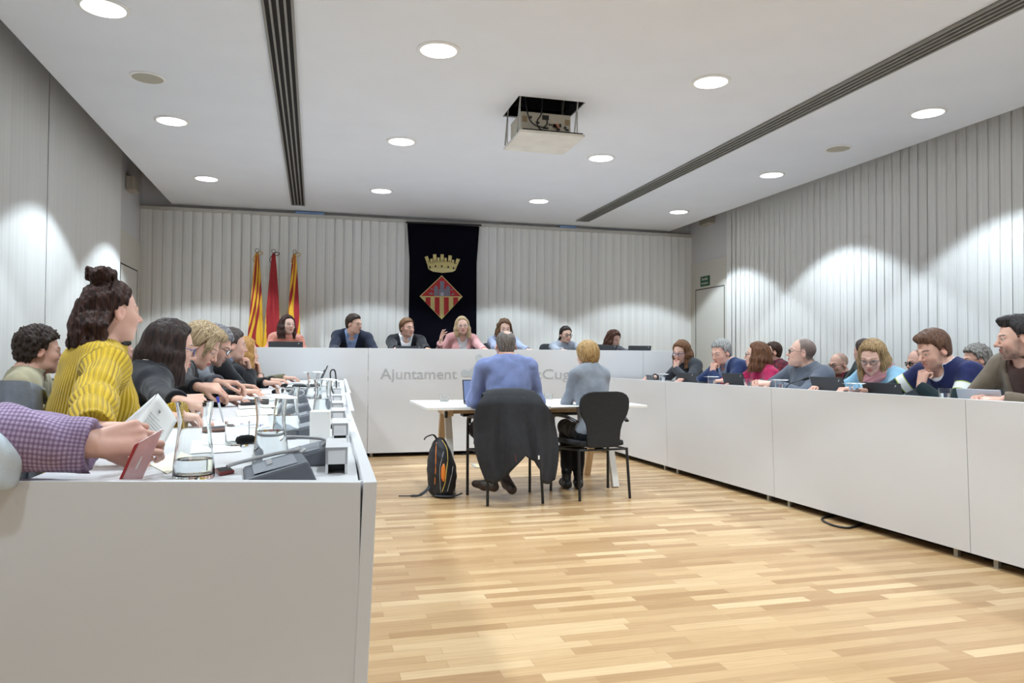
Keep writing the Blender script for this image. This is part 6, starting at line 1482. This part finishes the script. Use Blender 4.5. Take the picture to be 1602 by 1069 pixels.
# ---- laptops, cups and microphones of the right desk and the top table
def laptop(p, rz, z, label, ang=112, s=1.0, silver=False, mark=True, group='open laptops', Lw=0.33, Hl=None):
    """hinge line at p; local +y is where the user sits; the lid leans away"""
    t = thing('laptop', label, 'laptop', (p[0], p[1], z), rz, group); m = m_tab if silver else m_laptop
    k = lambda mb, nm, mm, par=t, **q_: mb.build(nm, mm, par, world=False, **q_)
    k(MB().box((0, 0.115*s, 0.009), (Lw*s, 0.225*s, 0.018)), 'base', m, bevel=0.003)
    k(MB().box((0, 0.095*s, 0.0185), (Lw*s*0.88, 0.10*s, 0.002)), 'keyboard', m_key); k(MB().box((0, 0.185*s, 0.0185), (0.10*s, 0.055*s, 0.001)), 'touchpad', m_key)
    a = D(ang-90); up_ = Vector((0, -math.sin(a), math.cos(a))); n_ = Vector((0, -math.cos(a), -math.sin(a))); H_ = (Hl or 0.215)*s; w_ = Lw*s/2; th = 0.007
    b_ = Vector((0, 0, 0.016))
    c4 = [b_+Vector((-w_, 0, 0)), b_+Vector((w_, 0, 0)), b_+Vector((w_, 0, 0))+up_*H_, b_+Vector((-w_, 0, 0))+up_*H_]
    ld_ = k(MB().hexa([c+n_*th for c in c4], c4), 'screen_lid', m, bevel=0.002)
    i4 = [b_+Vector((x*w_*0.94, 0, 0))+up_*(H_*v_)-n_*0.0006 for x, v_ in ((-1, 0.07), (1, 0.07), (1, 0.95), (-1, 0.95))]
    MB().add(i4, [(0, 1, 2, 3)]).build('display', m_screen, ld_, world=False)
    if mark:
        e = [(0.70, 0.74), (0.77, 0.88), (0.80, 0.86), (0.73, 0.72)]
        MB().add([b_+Vector((x*w_, 0, 0))+up_*(H_*v_)+n_*(th+0.0006) for x, v_ in e], [(0, 1, 2, 3)]).build('lid_mark', m_silver, ld_, world=False)
    return t
def lap_r(xc, ytop, X, label, rz=90, silver=False, mark=True, Lw=0.33, s=1.0, z=None):
    """laptop whose lid top edge is seen at (xc, ytop); opening angle from the lid height needed"""
    pt = at(xc, ytop, X=X); z0 = 0.93 if z is None else z
    h = max(0.03, min(0.212, pt.z-z0-0.016)); ang = 106 if h > 0.06 else 140; Hl = h/math.sin(D(ang))
    return laptop((X+h*0.25, pt.y), D(rz-180), z0, label, ang, 1.0, silver, mark, Lw=Lw, Hl=Hl)
lap_r(1017, 587, 3.82, 'black laptop with its lid low at the far end of the right desk', 80)
lap_r(1072, 583, 3.95, 'black laptop in front of the woman with her hand to her mouth', 100)
lap_r(1146, 584, 3.98, 'black laptop between the man in the navy blazer and the magenta sweater', 96)
lap_r(1293, 590, 4.0, 'black laptop with a silver mark in front of the man in slate grey', 90, Lw=0.40)
lap_r(1378, 599, 3.98, 'black laptop tilted low in front of the blonde woman with glasses', 98)
lap_r(1530, 609, 3.98, 'silver tablet laptop in front of the man with the brown blazer', 96, silver=True, mark=False, Lw=0.29, s=0.95)
def cup(xc, yb_, X, label, lid=True):
    p = at(xc, yb_, X=X); t = thing('plastic_cup', label, 'cup', (X, p.y, 0.93), 0, 'clear plastic cups on the right desk')
    MB().lathe([(0, 0), (0.027, 0), (0.029, 0.004), (0.038, 0.092), (0.0395, 0.092), (0.0395, 0.094), (0.037, 0.094), (0.0275, 0.006), (0, 0.004)], seg=28).build('cup_wall', m_plasticcup, t, smooth=50, world=False)
    MB().lathe([(0, 0.0065), (0.0277, 0.0065), (0.0335, 0.062), (0, 0.062)], seg=28).build('water', m_water, t, smooth=50, world=False)
    if lid:
        rows = [[(((j/4)-0.5)*0.105, ((i/4)-0.5)*0.125, 0.0965+0.003*math.sin(j*1.7+i)) for j in range(5)] for i in range(5)]
        MB().grid(rows).build('paper_cover', m_paper, t, smooth=60, solid=0.001, world=False)
cup(1036, 596, 3.80, 'clear plastic cup with a paper cover beside the farthest laptop')
cup(1113, 600, 3.80, 'clear plastic cup with a paper cover in front of the navy blazer')
cup(1170, 604, 3.84, 'clear plastic cup without cover in front of the magenta sweater', False)
cup(1219, 605, 3.82, 'clear plastic cup with a paper cover in front of the slate grey sweater')
cup(1336, 612, 3.86, 'clear plastic cup with a paper cover beside the silver-marked laptop')
cup(1478, 622, 3.90, 'large-looking clear plastic cup without cover in front of the track top', False)
p = at(1232, 604, X=3.92)
t = thing('microphone_console', 'black gooseneck microphone in front of the man in slate grey', 'microphone', (3.95, p.y, 0.93))
MB().hexa([(-0.05, -0.06, 0), (0.05, -0.06, 0), (0.05, 0.06, 0), (-0.05, 0.06, 0)], [(-0.04, -0.055, 0.025), (0.045, -0.055, 0.012), (0.045, 0.055, 0.012), (-0.04, 0.055, 0.025)]).build('console_body', m_unit, t, world=False, bevel=0.004)
gk_ = MB().tube(arc([(-0.03, 0.02, 0.02), (-0.02, 0.0, 0.055), (0.02, -0.06, 0.085), (0.05, -0.10, 0.10)], 6), 0.004, 8).build('gooseneck', m_black, t, world=False, smooth=60)
MB().tube([(0.045, -0.095, 0.098), (0.06, -0.115, 0.106), (0.075, -0.135, 0.113), (0.082, -0.143, 0.117)], [0.006, 0.011, 0.011, 0.004], 10).build('foam_tip', m_foam, gk_, world=False, smooth=60)
# top table
ZBW = ZBT-0.04
def lap_b(xc, ytop, label, rz=180, Y=9.40, mark=True, Lw=0.34):
    pt = at(xc, ytop, Y=Y); h = max(0.02, min(0.21, pt.z-ZBW-0.016)); ang = 106 if h > 0.04 else 140; Hl = h/math.sin(D(ang))
    laptop((pt.x, Y+h*0.25), D(0), ZBW, label, ang, mark=mark, Lw=Lw, Hl=Hl)
laptop((0.02, 6.05), D(88), WT, 'black laptop seen edge-on in front of the man in the grey jacket', 112, Hl=0.17)
laptop((0.05, 7.05), D(88), WT, 'black laptop seen edge-on near the far end of the left desk', 112, Hl=0.19)
lap_b(447, 534.5, 'black laptop in front of the coral striped sweater at the top table', Y=9.42, Lw=0.40)
lap_b(640, 541.5, 'black laptop with a low lid in front of the man in the black suit', Y=9.45)
lap_b(948, 540.0, 'black laptop in front of the woman with long wavy hair', Y=9.60)
lap_b(1001, 541.0, 'black laptop alone at the right end of the top table', Y=9.45)

# ---- on the middle table
tumbler(at(695, 628.5, Z=ZT), ZT, 'drinking glass at the left end of the middle table', 0.045, 0.075)
tumbler(at(858, 624.8, Z=ZT), ZT, 'drinking glass between the two people at the middle table', 0.045, 0.06)
pl = at(757, 634, Z=ZT)
laptop((pl.x+0.02, TY0+0.46), D(180), ZT, 'open laptop with a lit screen in front of the man in blue', 108, mark=False)
P4 = [Vector(at(x, y, Z=ZT+0.001)) for x, y in ((858, 630), (895, 629), (905, 637), (862, 638))]
t = thing('paper_sheet', 'white sheets of paper in front of the woman in grey', 'paper', sum(P4, Vector())/4); MB().hexa(P4, [p_+Vector((0, 0, 0.004)) for p_ in P4]).build('sheet', m_paper, t)
P5 = [c_+Vector((0.02, 0.015, 0.0045)) for c_ in P4]; MB().hexa(P5, [p_+Vector((0, 0, 0.0012)) for p_ in P5]).build('sheet', m_paper, t)

# ---- backpack leaning on the table leg
bp0 = at(691, 779, Z=0)
S_ = Sdf(); R_ = rotz(0.12)@rotx(0.06)
F_ = Fr((0, 0, 0), R_, 1.0)
t = thing('backpack', 'black backpack with orange and yellow zips leaning against the table leg', 'backpack', (bp0.x+0.005, bp0.y+0.10, 0))
S_.ell(F_(0.0, 0, 0.20), (0.115, 0.16, 0.21), 0.03, R_); S_.ell(F_(-0.015, 0, 0.33), (0.085, 0.14, 0.18), 0.06, R_); S_.ell(F_(0.055, 0, 0.17), (0.075, 0.13, 0.17), 0.04, R_); S_.ell(F_(0, 0, 0.06), (0.10, 0.14, 0.06), 0.05, R_)
S_.fn(lambda Q: 0.002*np.sin(Q[:, 2]*70+Q[:, 0]*40), 0, 'd'); S_.fn(lambda Q: 0.004-Q[:, 2], 0.01, 'i')
m_bag = mat('nylon_black', (27, 29, 35), 0.6, 0.15, 30, 0.15, 250)
sdf_obj('bag_shell', S_, V(-0.25, -0.3, 0), V(0.25, 0.3, 0.6), 0.008, m_bag, t, None, 1)
def on_bag(x, z):
    """front (camera-side) surface point of the bag at local x, height z"""
    ys = np.linspace(-0.24, 0.0, 60); Pq = np.stack([np.full(60, x), ys, np.full(60, z)], 1); d_ = S_.eval(Pq); i_ = int(np.argmax(d_ < 0)); return Vector((x, ys[i_]-0.002 if d_.min() < 0 else 0, z))
m_or = mat('zip_orange', (226, 126, 44), 0.5); m_ye = mat('piping_yellow', (206, 178, 92), 0.5); m_gr = mat('piping_grey', (150, 150, 152), 0.5)
def strip(pts, r, m, nm): MB().tube(arc([on_bag(*p_) for p_ in pts], 6), r, 6).build(nm, m, t, world=False, smooth=60)
strip([(-0.05, 0.47), (-0.062, 0.38), (-0.065, 0.25), (-0.068, 0.12)], 0.004, m_or, 'zip'); strip([(-0.005, 0.49), (0.028, 0.43), (0.035, 0.34), (0.02, 0.24), (0.012, 0.14), (-0.01, 0.06)], 0.004, m_ye, 'piping'); strip([(0.085, 0.27), (0.07, 0.2), (0.05, 0.12), (0.035, 0.06)], 0.0035, m_gr, 'piping'); strip([(0.0, 0.40), (-0.02, 0.33), (-0.035, 0.25), (-0.03, 0.15), (-0.02, 0.05)], 0.003, m_gr, 'piping')
rows = [[on_bag(x_, z_)+Vector((0, -0.003, 0)) for x_ in np.linspace(-0.022*k_, 0.010*k_, 5)] for z_, k_ in ((0.30, 0.3), (0.27, 1), (0.22, 1.1), (0.18, 1.0), (0.15, 0.4))]
MB().grid(rows).build('orange_pocket', m_or, t, world=False, smooth=60, solid=0.003)
MB().tube(arc([(-0.035, 0, 0.49), (-0.07, -0.02, 0.53), (-0.13, -0.03, 0.515), (-0.15, -0.03, 0.49)], 6), 0.016, 8, flat=0.35).build('top_strap', m_bag, t, world=False, smooth=60)
MB().tube(arc([(-0.09, -0.02, 0.10), (-0.13, -0.06, 0.06), (-0.19, -0.05, 0.02), (-0.25, -0.02, 0.012), (-0.36, 0.02, 0.008)], 6), [0.018]*12+[0.012]*7+[0.006]*6, 8, flat=0.4).build('shoulder_strap', m_bag, t, world=False, smooth=60)
MB().tube(arc([(-0.06, -0.1, 0.02), (0.02, -0.15, 0.02), (0.10, -0.14, 0.018), (0.17, -0.1, 0.03)], 6), [0.022]*12+[0.012]*7, 8, flat=0.5).build('shoulder_strap', m_bag, t, world=False, smooth=60)

# ---- floor bits
fp = [Vector(at(x, y, Z=0)) for x, y in ((738, 726), (764, 726), (768, 732), (744, 732))]
t = thing('floor_socket', 'flat grey socket frame set in the floor under the middle table', 'floor socket', sum(fp, Vector())/4)
c_ = sum(fp, Vector())/4; mb = MB()
for i in range(4): mb.bar(fp[i]+Vector((0, 0, 0.002)), fp[(i+1) % 4]+Vector((0, 0, 0.002)), 0.03, 0.004)
mb.build('socket_frame', mat('socket_grey', (150, 148, 142), 0.5), t); MB().add([c_+(p_-c_)*0.9+Vector((0, 0, 0.0015)) for p_ in fp], [(0, 1, 2, 3)]).build('socket_lid', mat('socket_lid_wood', (206, 182, 142), 0.4), t)
zf = lambda x, y: Vector(at(x, y, Z=0.008))
wire('floor_cable', [zf(1306, 806)+Vector((0.06, 0.1, 0)), zf(1306, 806), zf(1286, 812), zf(1300, 821), zf(1325, 826), zf(1343, 822), zf(1350, 818)+Vector((0.08, 0.05, 0))], 0.008, m_black, 'black cable loop on the floor under the right desk')
wire('floor_cable', [zf(709, 706), zf(722, 711), zf(738, 710), zf(760, 712), zf(790, 711)], 0.008, m_black, 'black cable on the floor under the top table behind the middle table')

# ------------------------------------------------------------------ flags and banner
m_pole = mat('flag_pole_steel', (150, 148, 146), 0.35, metal=0.6)
def flag_mat(name, kind):
    m, nt, b = nodes_of(name); L = nt.links; N = nt.nodes.new
    a = N('ShaderNodeAttribute'); a.attribute_name = 'pat'; sx = N('ShaderNodeSeparateXYZ'); L.new(a.outputs['Vector'], sx.inputs[0])
    cr = N('ShaderNodeValToRGB'); cr.color_ramp.interpolation = 'CONSTANT'; e = cr.color_ramp.elements
    yel, red = lin((236, 184, 44)), lin((160, 26, 36))
    if kind == 'bars': stops = [(i/9, yel if i % 2 == 0 else red) for i in range(9)]
    else: stops = [(0, red), (0.30, yel), (0.70, red)]
    e[0].color = stops[0][1]; e[1].position = stops[1][0]; e[1].color = stops[1][1]
    for p_, c_2 in stops[2:]: q_ = e.new(p_); q_.color = c_2
    L.new(sx.outputs['X'], cr.inputs[0]); L.new(cr.outputs[0], b.inputs['Base Color']); b.inputs['Roughness'].default_value = 0.7; b.inputs['Sheen Weight'].default_value = 0.2
    return m
def flag(px, kind, label, seed, shift):
    """flag hanging furled from a pole leaning slightly; stripes run with the hang of the cloth"""
    Y = 11.6; pt = at(*px, Y=Y); bx = pt.x; t = thing('flag_on_pole', label, 'flag', (bx, Y, Z_DAIS))
    MB().tube([(bx, Y, Z_DAIS), (bx, Y, pt.z-0.03)], 0.013, 10).build('pole', m_pole, t, smooth=50)
    MB().lathe([(0, 0), (0.16, 0), (0.16, 0.02), (0.03, 0.03), (0.02, 0.09)], (bx, Y, Z_DAIS), 24).build('base', m_pole, t, smooth=40)
    ring = [(bx+0.026*math.cos(a), Y, pt.z+0.026*math.sin(a)) for a in np.linspace(0, 2*PI, 21)]
    MB().tube(ring, 0.006, 6, caps=False).build('ring_finial', m_pole, t, smooth=60)
    rg = random.Random(seed); rows = []; pat = []
    nU, nV = 60, 40; zt = pt.z-0.04; Ht = zt-1.06
    w0_, w1_ = 0.035, 0.215
    for j in range(nV):
        v = j/(nV-1); row = []; wd = (w0_+(w1_-w0_)*(v**0.75))
        for i in range(nU):
            u = i/(nU-1); th = 2*PI*u
            # closed gathered cloth: lobed cross-section round the pole
            rr = wd*0.5*(1+0.22*math.sin(3*th+seed+1.1*v)+0.14*math.sin(7*th+seed*2-2*v))
            row.append((bx+shift*v+rr*math.cos(th)*1.05, Y+rr*math.sin(th)*0.55-0.02, zt-Ht*v)); uf = (u-0.5)*2; pat.append(((0.06*seed+uf*0.62+0.50*v+0.16*math.sin(v*7+uf*4+seed)*v) % 1.0 if kind == 'bars' else (0.5 if (uf < 0.55*(v-0.30) or uf > 0.93 or uf < 0) else 0.1), v, 0))
        rows.append(row)
    o = MB().grid(rows).build('cloth', flag_mat('flag_%s' % kind if 'flag_%s' % kind not in MATS else kind, kind), t, smooth=80)
    at_ = o.data.attributes.new('pat', 'FLOAT_VECTOR', 'POINT'); at_.data.foreach_set('vector', np.array(pat, np.float32).ravel())
    bow = MB().tube(arc([(bx-0.02, Y-0.03, zt-0.03), (bx-0.05, Y-0.03, zt-0.10), (bx-0.02, Y-0.03, zt-0.14), (bx, Y-0.03, zt-0.02), (bx+0.05, Y-0.03, zt+0.02), (bx+0.085, Y-0.03, zt+0.0), (bx+0.05, Y-0.03, zt-0.03), (bx, Y-0.03, zt-0.02)], 6), 0.006, 6)
    bow.build('cord', mat('cord_gold', (190, 150, 60), 0.5) if kind == 'bars' else mat('cord_red', (110, 24, 36), 0.6), t, smooth=60)
flag((402, 392), 'bars', 'red and yellow striped flag on a pole, leftmost of three', 1, -0.02)
flag((428, 393), 'spain', 'mostly red flag with a yellow edge on the middle pole', 2, -0.01)
flag((461, 394), 'bars', 'red and yellow striped flag on a pole, rightmost of three', 4, 0.015)
# banner with the town arms
Yb_ = YB-0.13
b0, b1 = at(637, 348.5, Y=Yb_), at(750, 353, Y=Yb_)
bt = thing('wall_banner', 'tall black banner with a gold crown and a red and gold lozenge of arms', 'banner', ((b0.x+b1.x)/2, Yb_, (b0.z+1.2)/2))
m_ban = mat('banner_black', (8, 9, 20), 0.95, 0.1, 30, 0.1, 300, spec=0.1)
rows = []
for j in range(30):
    v = j/29; inset = 0.045*min(1, v*4)-0.01*v
    rows.append([(b0.x+inset+(b1.x-b0.x-2*inset)*u, Yb_+0.012*math.sin(u*9+v*2)*v, b0.z-(b0.z-0.9)*v) for u in np.linspace(0, 1, 24)])
MB().grid(rows).build('cloth', m_ban, bt, smooth=70, solid=0.004)
MB().tube([(b0.x-0.02, Yb_, b0.z+0.005), (b1.x+0.03, Yb_, b1.z+0.005)], 0.014, 10).build('rod', m_black, bt, smooth=50)
m_gold = mat('heraldic_gold', (206, 190, 128), 0.6, 0.08, 40); m_hred = mat('heraldic_red', (178, 34, 40), 0.6, 0.06, 30); m_stone = mat('heraldic_stone', (122, 122, 140), 0.6, 0.1, 40); m_hdark = mat('heraldic_dark', (30, 28, 26), 0.7)
pb = lambda x, y: at(x, y, Y=Yb_-0.016)
def flatp(polys, lift, nm, m, par=bt):
    mb = MB()
    for poly in polys:
        P = [Vector(pb(x, y))+Vector((0, -lift, 0)) for x, y in poly]; n = len(P); mb.add(P+[p_+Vector((0, lift+0.002, 0)) for p_ in P], [tuple(range(n))]+[(i, (i+1) % n, n+(i+1) % n, n+i) for i in range(n)])
    return mb.build(nm, m, par)
Z_ = lambda x, y: (640+x/8.227, 380+y/8.223)      # from the enlarged detail of the arms
loz = flatp([[Z_(135, 688), Z_(420, 418), Z_(688, 694), Z_(420, 985)]], 0.004, 'arms_lozenge', m_gold)
flatp([[Z_(153, 684), Z_(420, 431), Z_(670, 690)]], 0.006, 'upper_field', m_hred, loz)
def bar_poly(x0, x1):
    yl = lambda x: (700+ (x-135)*(985-700)/(420-135)) if x < 420 else (985-(x-420)*(985-705)/(688-420))
    return [Z_(x0, 702), Z_(x1, 702), Z_(x1, max(704, yl(x1)-10)), Z_(x0, max(704, yl(x0)-10))]
for x0, x1 in ((212, 275), (330, 392), (448, 510), (568, 630)): flatp([bar_poly(x0, x1)], 0.006, 'red_bar', m_hred, loz)
cs = flatp([[Z_(378, 686), Z_(378, 600), Z_(472, 600), Z_(472, 686)], [Z_(398, 602), Z_(398, 492), Z_(408, 492), Z_(408, 499), Z_(420, 499), Z_(420, 492), Z_(430, 492), Z_(430, 499), Z_(442, 499), Z_(442, 492), Z_(451, 492), Z_(451, 602)],
           [Z_(320, 684), Z_(320, 575), Z_(346, 545), Z_(372, 575), Z_(372, 684)], [Z_(474, 686), Z_(474, 575), Z_(500, 547), Z_(526, 575), Z_(526, 686)]], 0.008, 'castle', m_stone, loz)
flatp([[Z_(405, 684), Z_(405, 650), Z_(424, 632), Z_(444, 650), Z_(444, 684)]], 0.0095, 'castle_gate', mat('heraldic_pale', (176, 174, 188), 0.6), loz)
mb_polys = [[Z_(270, 586), Z_(300, 592), Z_(312, 606), Z_(285, 604)], [Z_(535, 598), Z_(560, 592), Z_(576, 598), Z_(550, 614)], [Z_(250, 650), Z_(290, 640), Z_(312, 664), Z_(270, 668)], [Z_(535, 664), Z_(575, 650), Z_(590, 662), Z_(550, 676)]]
for q_ in mb_polys: flatp([q_], 0.008, 'side_charge', m_stone, loz)
crown = [Z_(262, 345), Z_(236, 280), Z_(228, 275), Z_(200, 182), Z_(240, 170), Z_(262, 236), Z_(278, 205), Z_(296, 203), Z_(306, 222), Z_(318, 212), Z_(306, 150), Z_(350, 146), Z_(350, 206), Z_(366, 192), Z_(386, 192), Z_(396, 206), Z_(408, 206), Z_(404, 148), Z_(446, 148), Z_(442, 208),
         Z_(460, 192), Z_(482, 196), Z_(492, 212), Z_(502, 214), Z_(508, 160), Z_(552, 166), Z_(536, 232), Z_(556, 216), Z_(580, 222), Z_(586, 244), Z_(612, 202), Z_(656, 212), Z_(622, 286), Z_(592, 352), Z_(540, 335), Z_(430, 330), Z_(330, 334)]
# the crown is drawn as a fan of quads from its lower edge so that its battlements stay open
cw = flatp([[Z_(248, 340), Z_(232, 270), Z_(330, 245), Z_(430, 240), Z_(530, 248), Z_(624, 282), Z_(598, 350), Z_(530, 330), Z_(430, 322), Z_(330, 328)],
            [Z_(200, 182), Z_(240, 170), Z_(272, 262), Z_(232, 275)], [Z_(306, 150), Z_(350, 146), Z_(356, 250), Z_(314, 254)], [Z_(404, 148), Z_(446, 148), Z_(444, 246), Z_(404, 246)], [Z_(508, 160), Z_(552, 166), Z_(540, 254), Z_(500, 250)], [Z_(612, 202), Z_(656, 212), Z_(624, 286), Z_(588, 270)],
            [Z_(272, 208), Z_(300, 203), Z_(308, 262), Z_(276, 268)], [Z_(364, 190), Z_(390, 190), Z_(396, 246), Z_(362, 248)], [Z_(456, 192), Z_(484, 196), Z_(484, 250), Z_(454, 246)], [Z_(554, 216), Z_(582, 224), Z_(576, 268), Z_(548, 260)]], 0.004, 'crown', m_gold)
flatp([[Z_(258, 345), Z_(300, 330), Z_(430, 324), Z_(560, 334), Z_(600, 352), Z_(560, 375), Z_(430, 387), Z_(310, 372)]], 0.006, 'crown_lining', mat('heraldic_gold_pale', (216, 204, 146), 0.6), cw)
for cx, cy in ((268, 314), (340, 302), (420, 302), (502, 312), (572, 328)): flatp([[Z_(cx-9, cy+14), Z_(cx-10, cy-6), Z_(cx, cy-18), Z_(cx+10, cy-6), Z_(cx+9, cy+14)]], 0.006, 'crown_window', m_hdark, cw)
for cx, cy in ((250, 242), (334, 228), (424, 226), (516, 236), (600, 264)): flatp([[Z_(cx-5, cy+10), Z_(cx-5, cy-9), Z_(cx+5, cy-9), Z_(cx+5, cy+10)]], 0.006, 'crown_window', m_hdark, cw)

# ------------------------------------------------------------------ seats of the people at the desks
seats = []
for r_ in PEOPLE:
    if r_['key'] in ('c1', 'c2'): continue
    seats.append(r_)
for r_ in seats:
    o = r_['root']; k_ = r_['key']; z0 = Z_DAIS if k_[0] == 'b' else 0.0
    where = {'b': 'at the top table', 'r': 'behind the right desk', 'l': 'behind the left desk', 'w': 'along the right wall', 'm': 'by the left wall'}[k_[0]]
    f_ = r_['Rb']@np.array([0, -0.06, 0])
    office_chair((o.location.x+f_[0], o.location.y+f_[1]), o.rotation_euler.z, 'grey office chair %s, under the %s' % (where, r_['short']), z0)
# grey coat on the chair behind the yellow sweater
c0 = at(0, 600, X=-1.22); cA_, cB_ = at(-45, 598, Y=2.75), at(64, 598, Y=2.95)
rows = []
for j in range(18):
    v = j/17; row = []
    for i in range(30):
        u = i/29; p_ = Vector(cA_)*(1-u)+Vector(cB_)*u
        row.append(p_+Vector((0.05*v*u, -0.05*v-0.055*min(1, v*1.6)*(abs(math.sin(u*8+v*0.9))-0.5)+0.014*math.sin(u*33+v*3)*v, -0.42*v-0.03*(2*u-1)**4)))
    rows.append(row)
inn_ = [[p_+Vector((0, 0.05*k_, 0.012-0.02*k_*k_)) for p_ in rows[0]] for k_ in (1, 2)]
ct = thing('coat', 'grey wool coat hung over the chair back behind the mustard sweater', 'coat', Vector(cA_)*0.5+Vector(cB_)*0.5+Vector((0, 0, -0.3)))
MB().grid(list(reversed(inn_))+rows).build('cloth', mat('coat_grey', (122, 128, 140), 0.95, 0.12, 25, 0.2, 220), ct, smooth=70, solid=0.014)
# ------------------------------------------------------------------ world and view
w = bpy.data.worlds.new('world'); SC.world = w; w.use_nodes = True
w.node_tree.nodes['Background'].inputs[0].default_value = (0.9, 0.95, 1, 1); w.node_tree.nodes['Background'].inputs[1].default_value = 0.05
SC.view_settings.view_transform = 'Standard'; SC.view_settings.look = 'None'; SC.view_settings.exposure = EXPO; SC.view_settings.gamma = 1.0
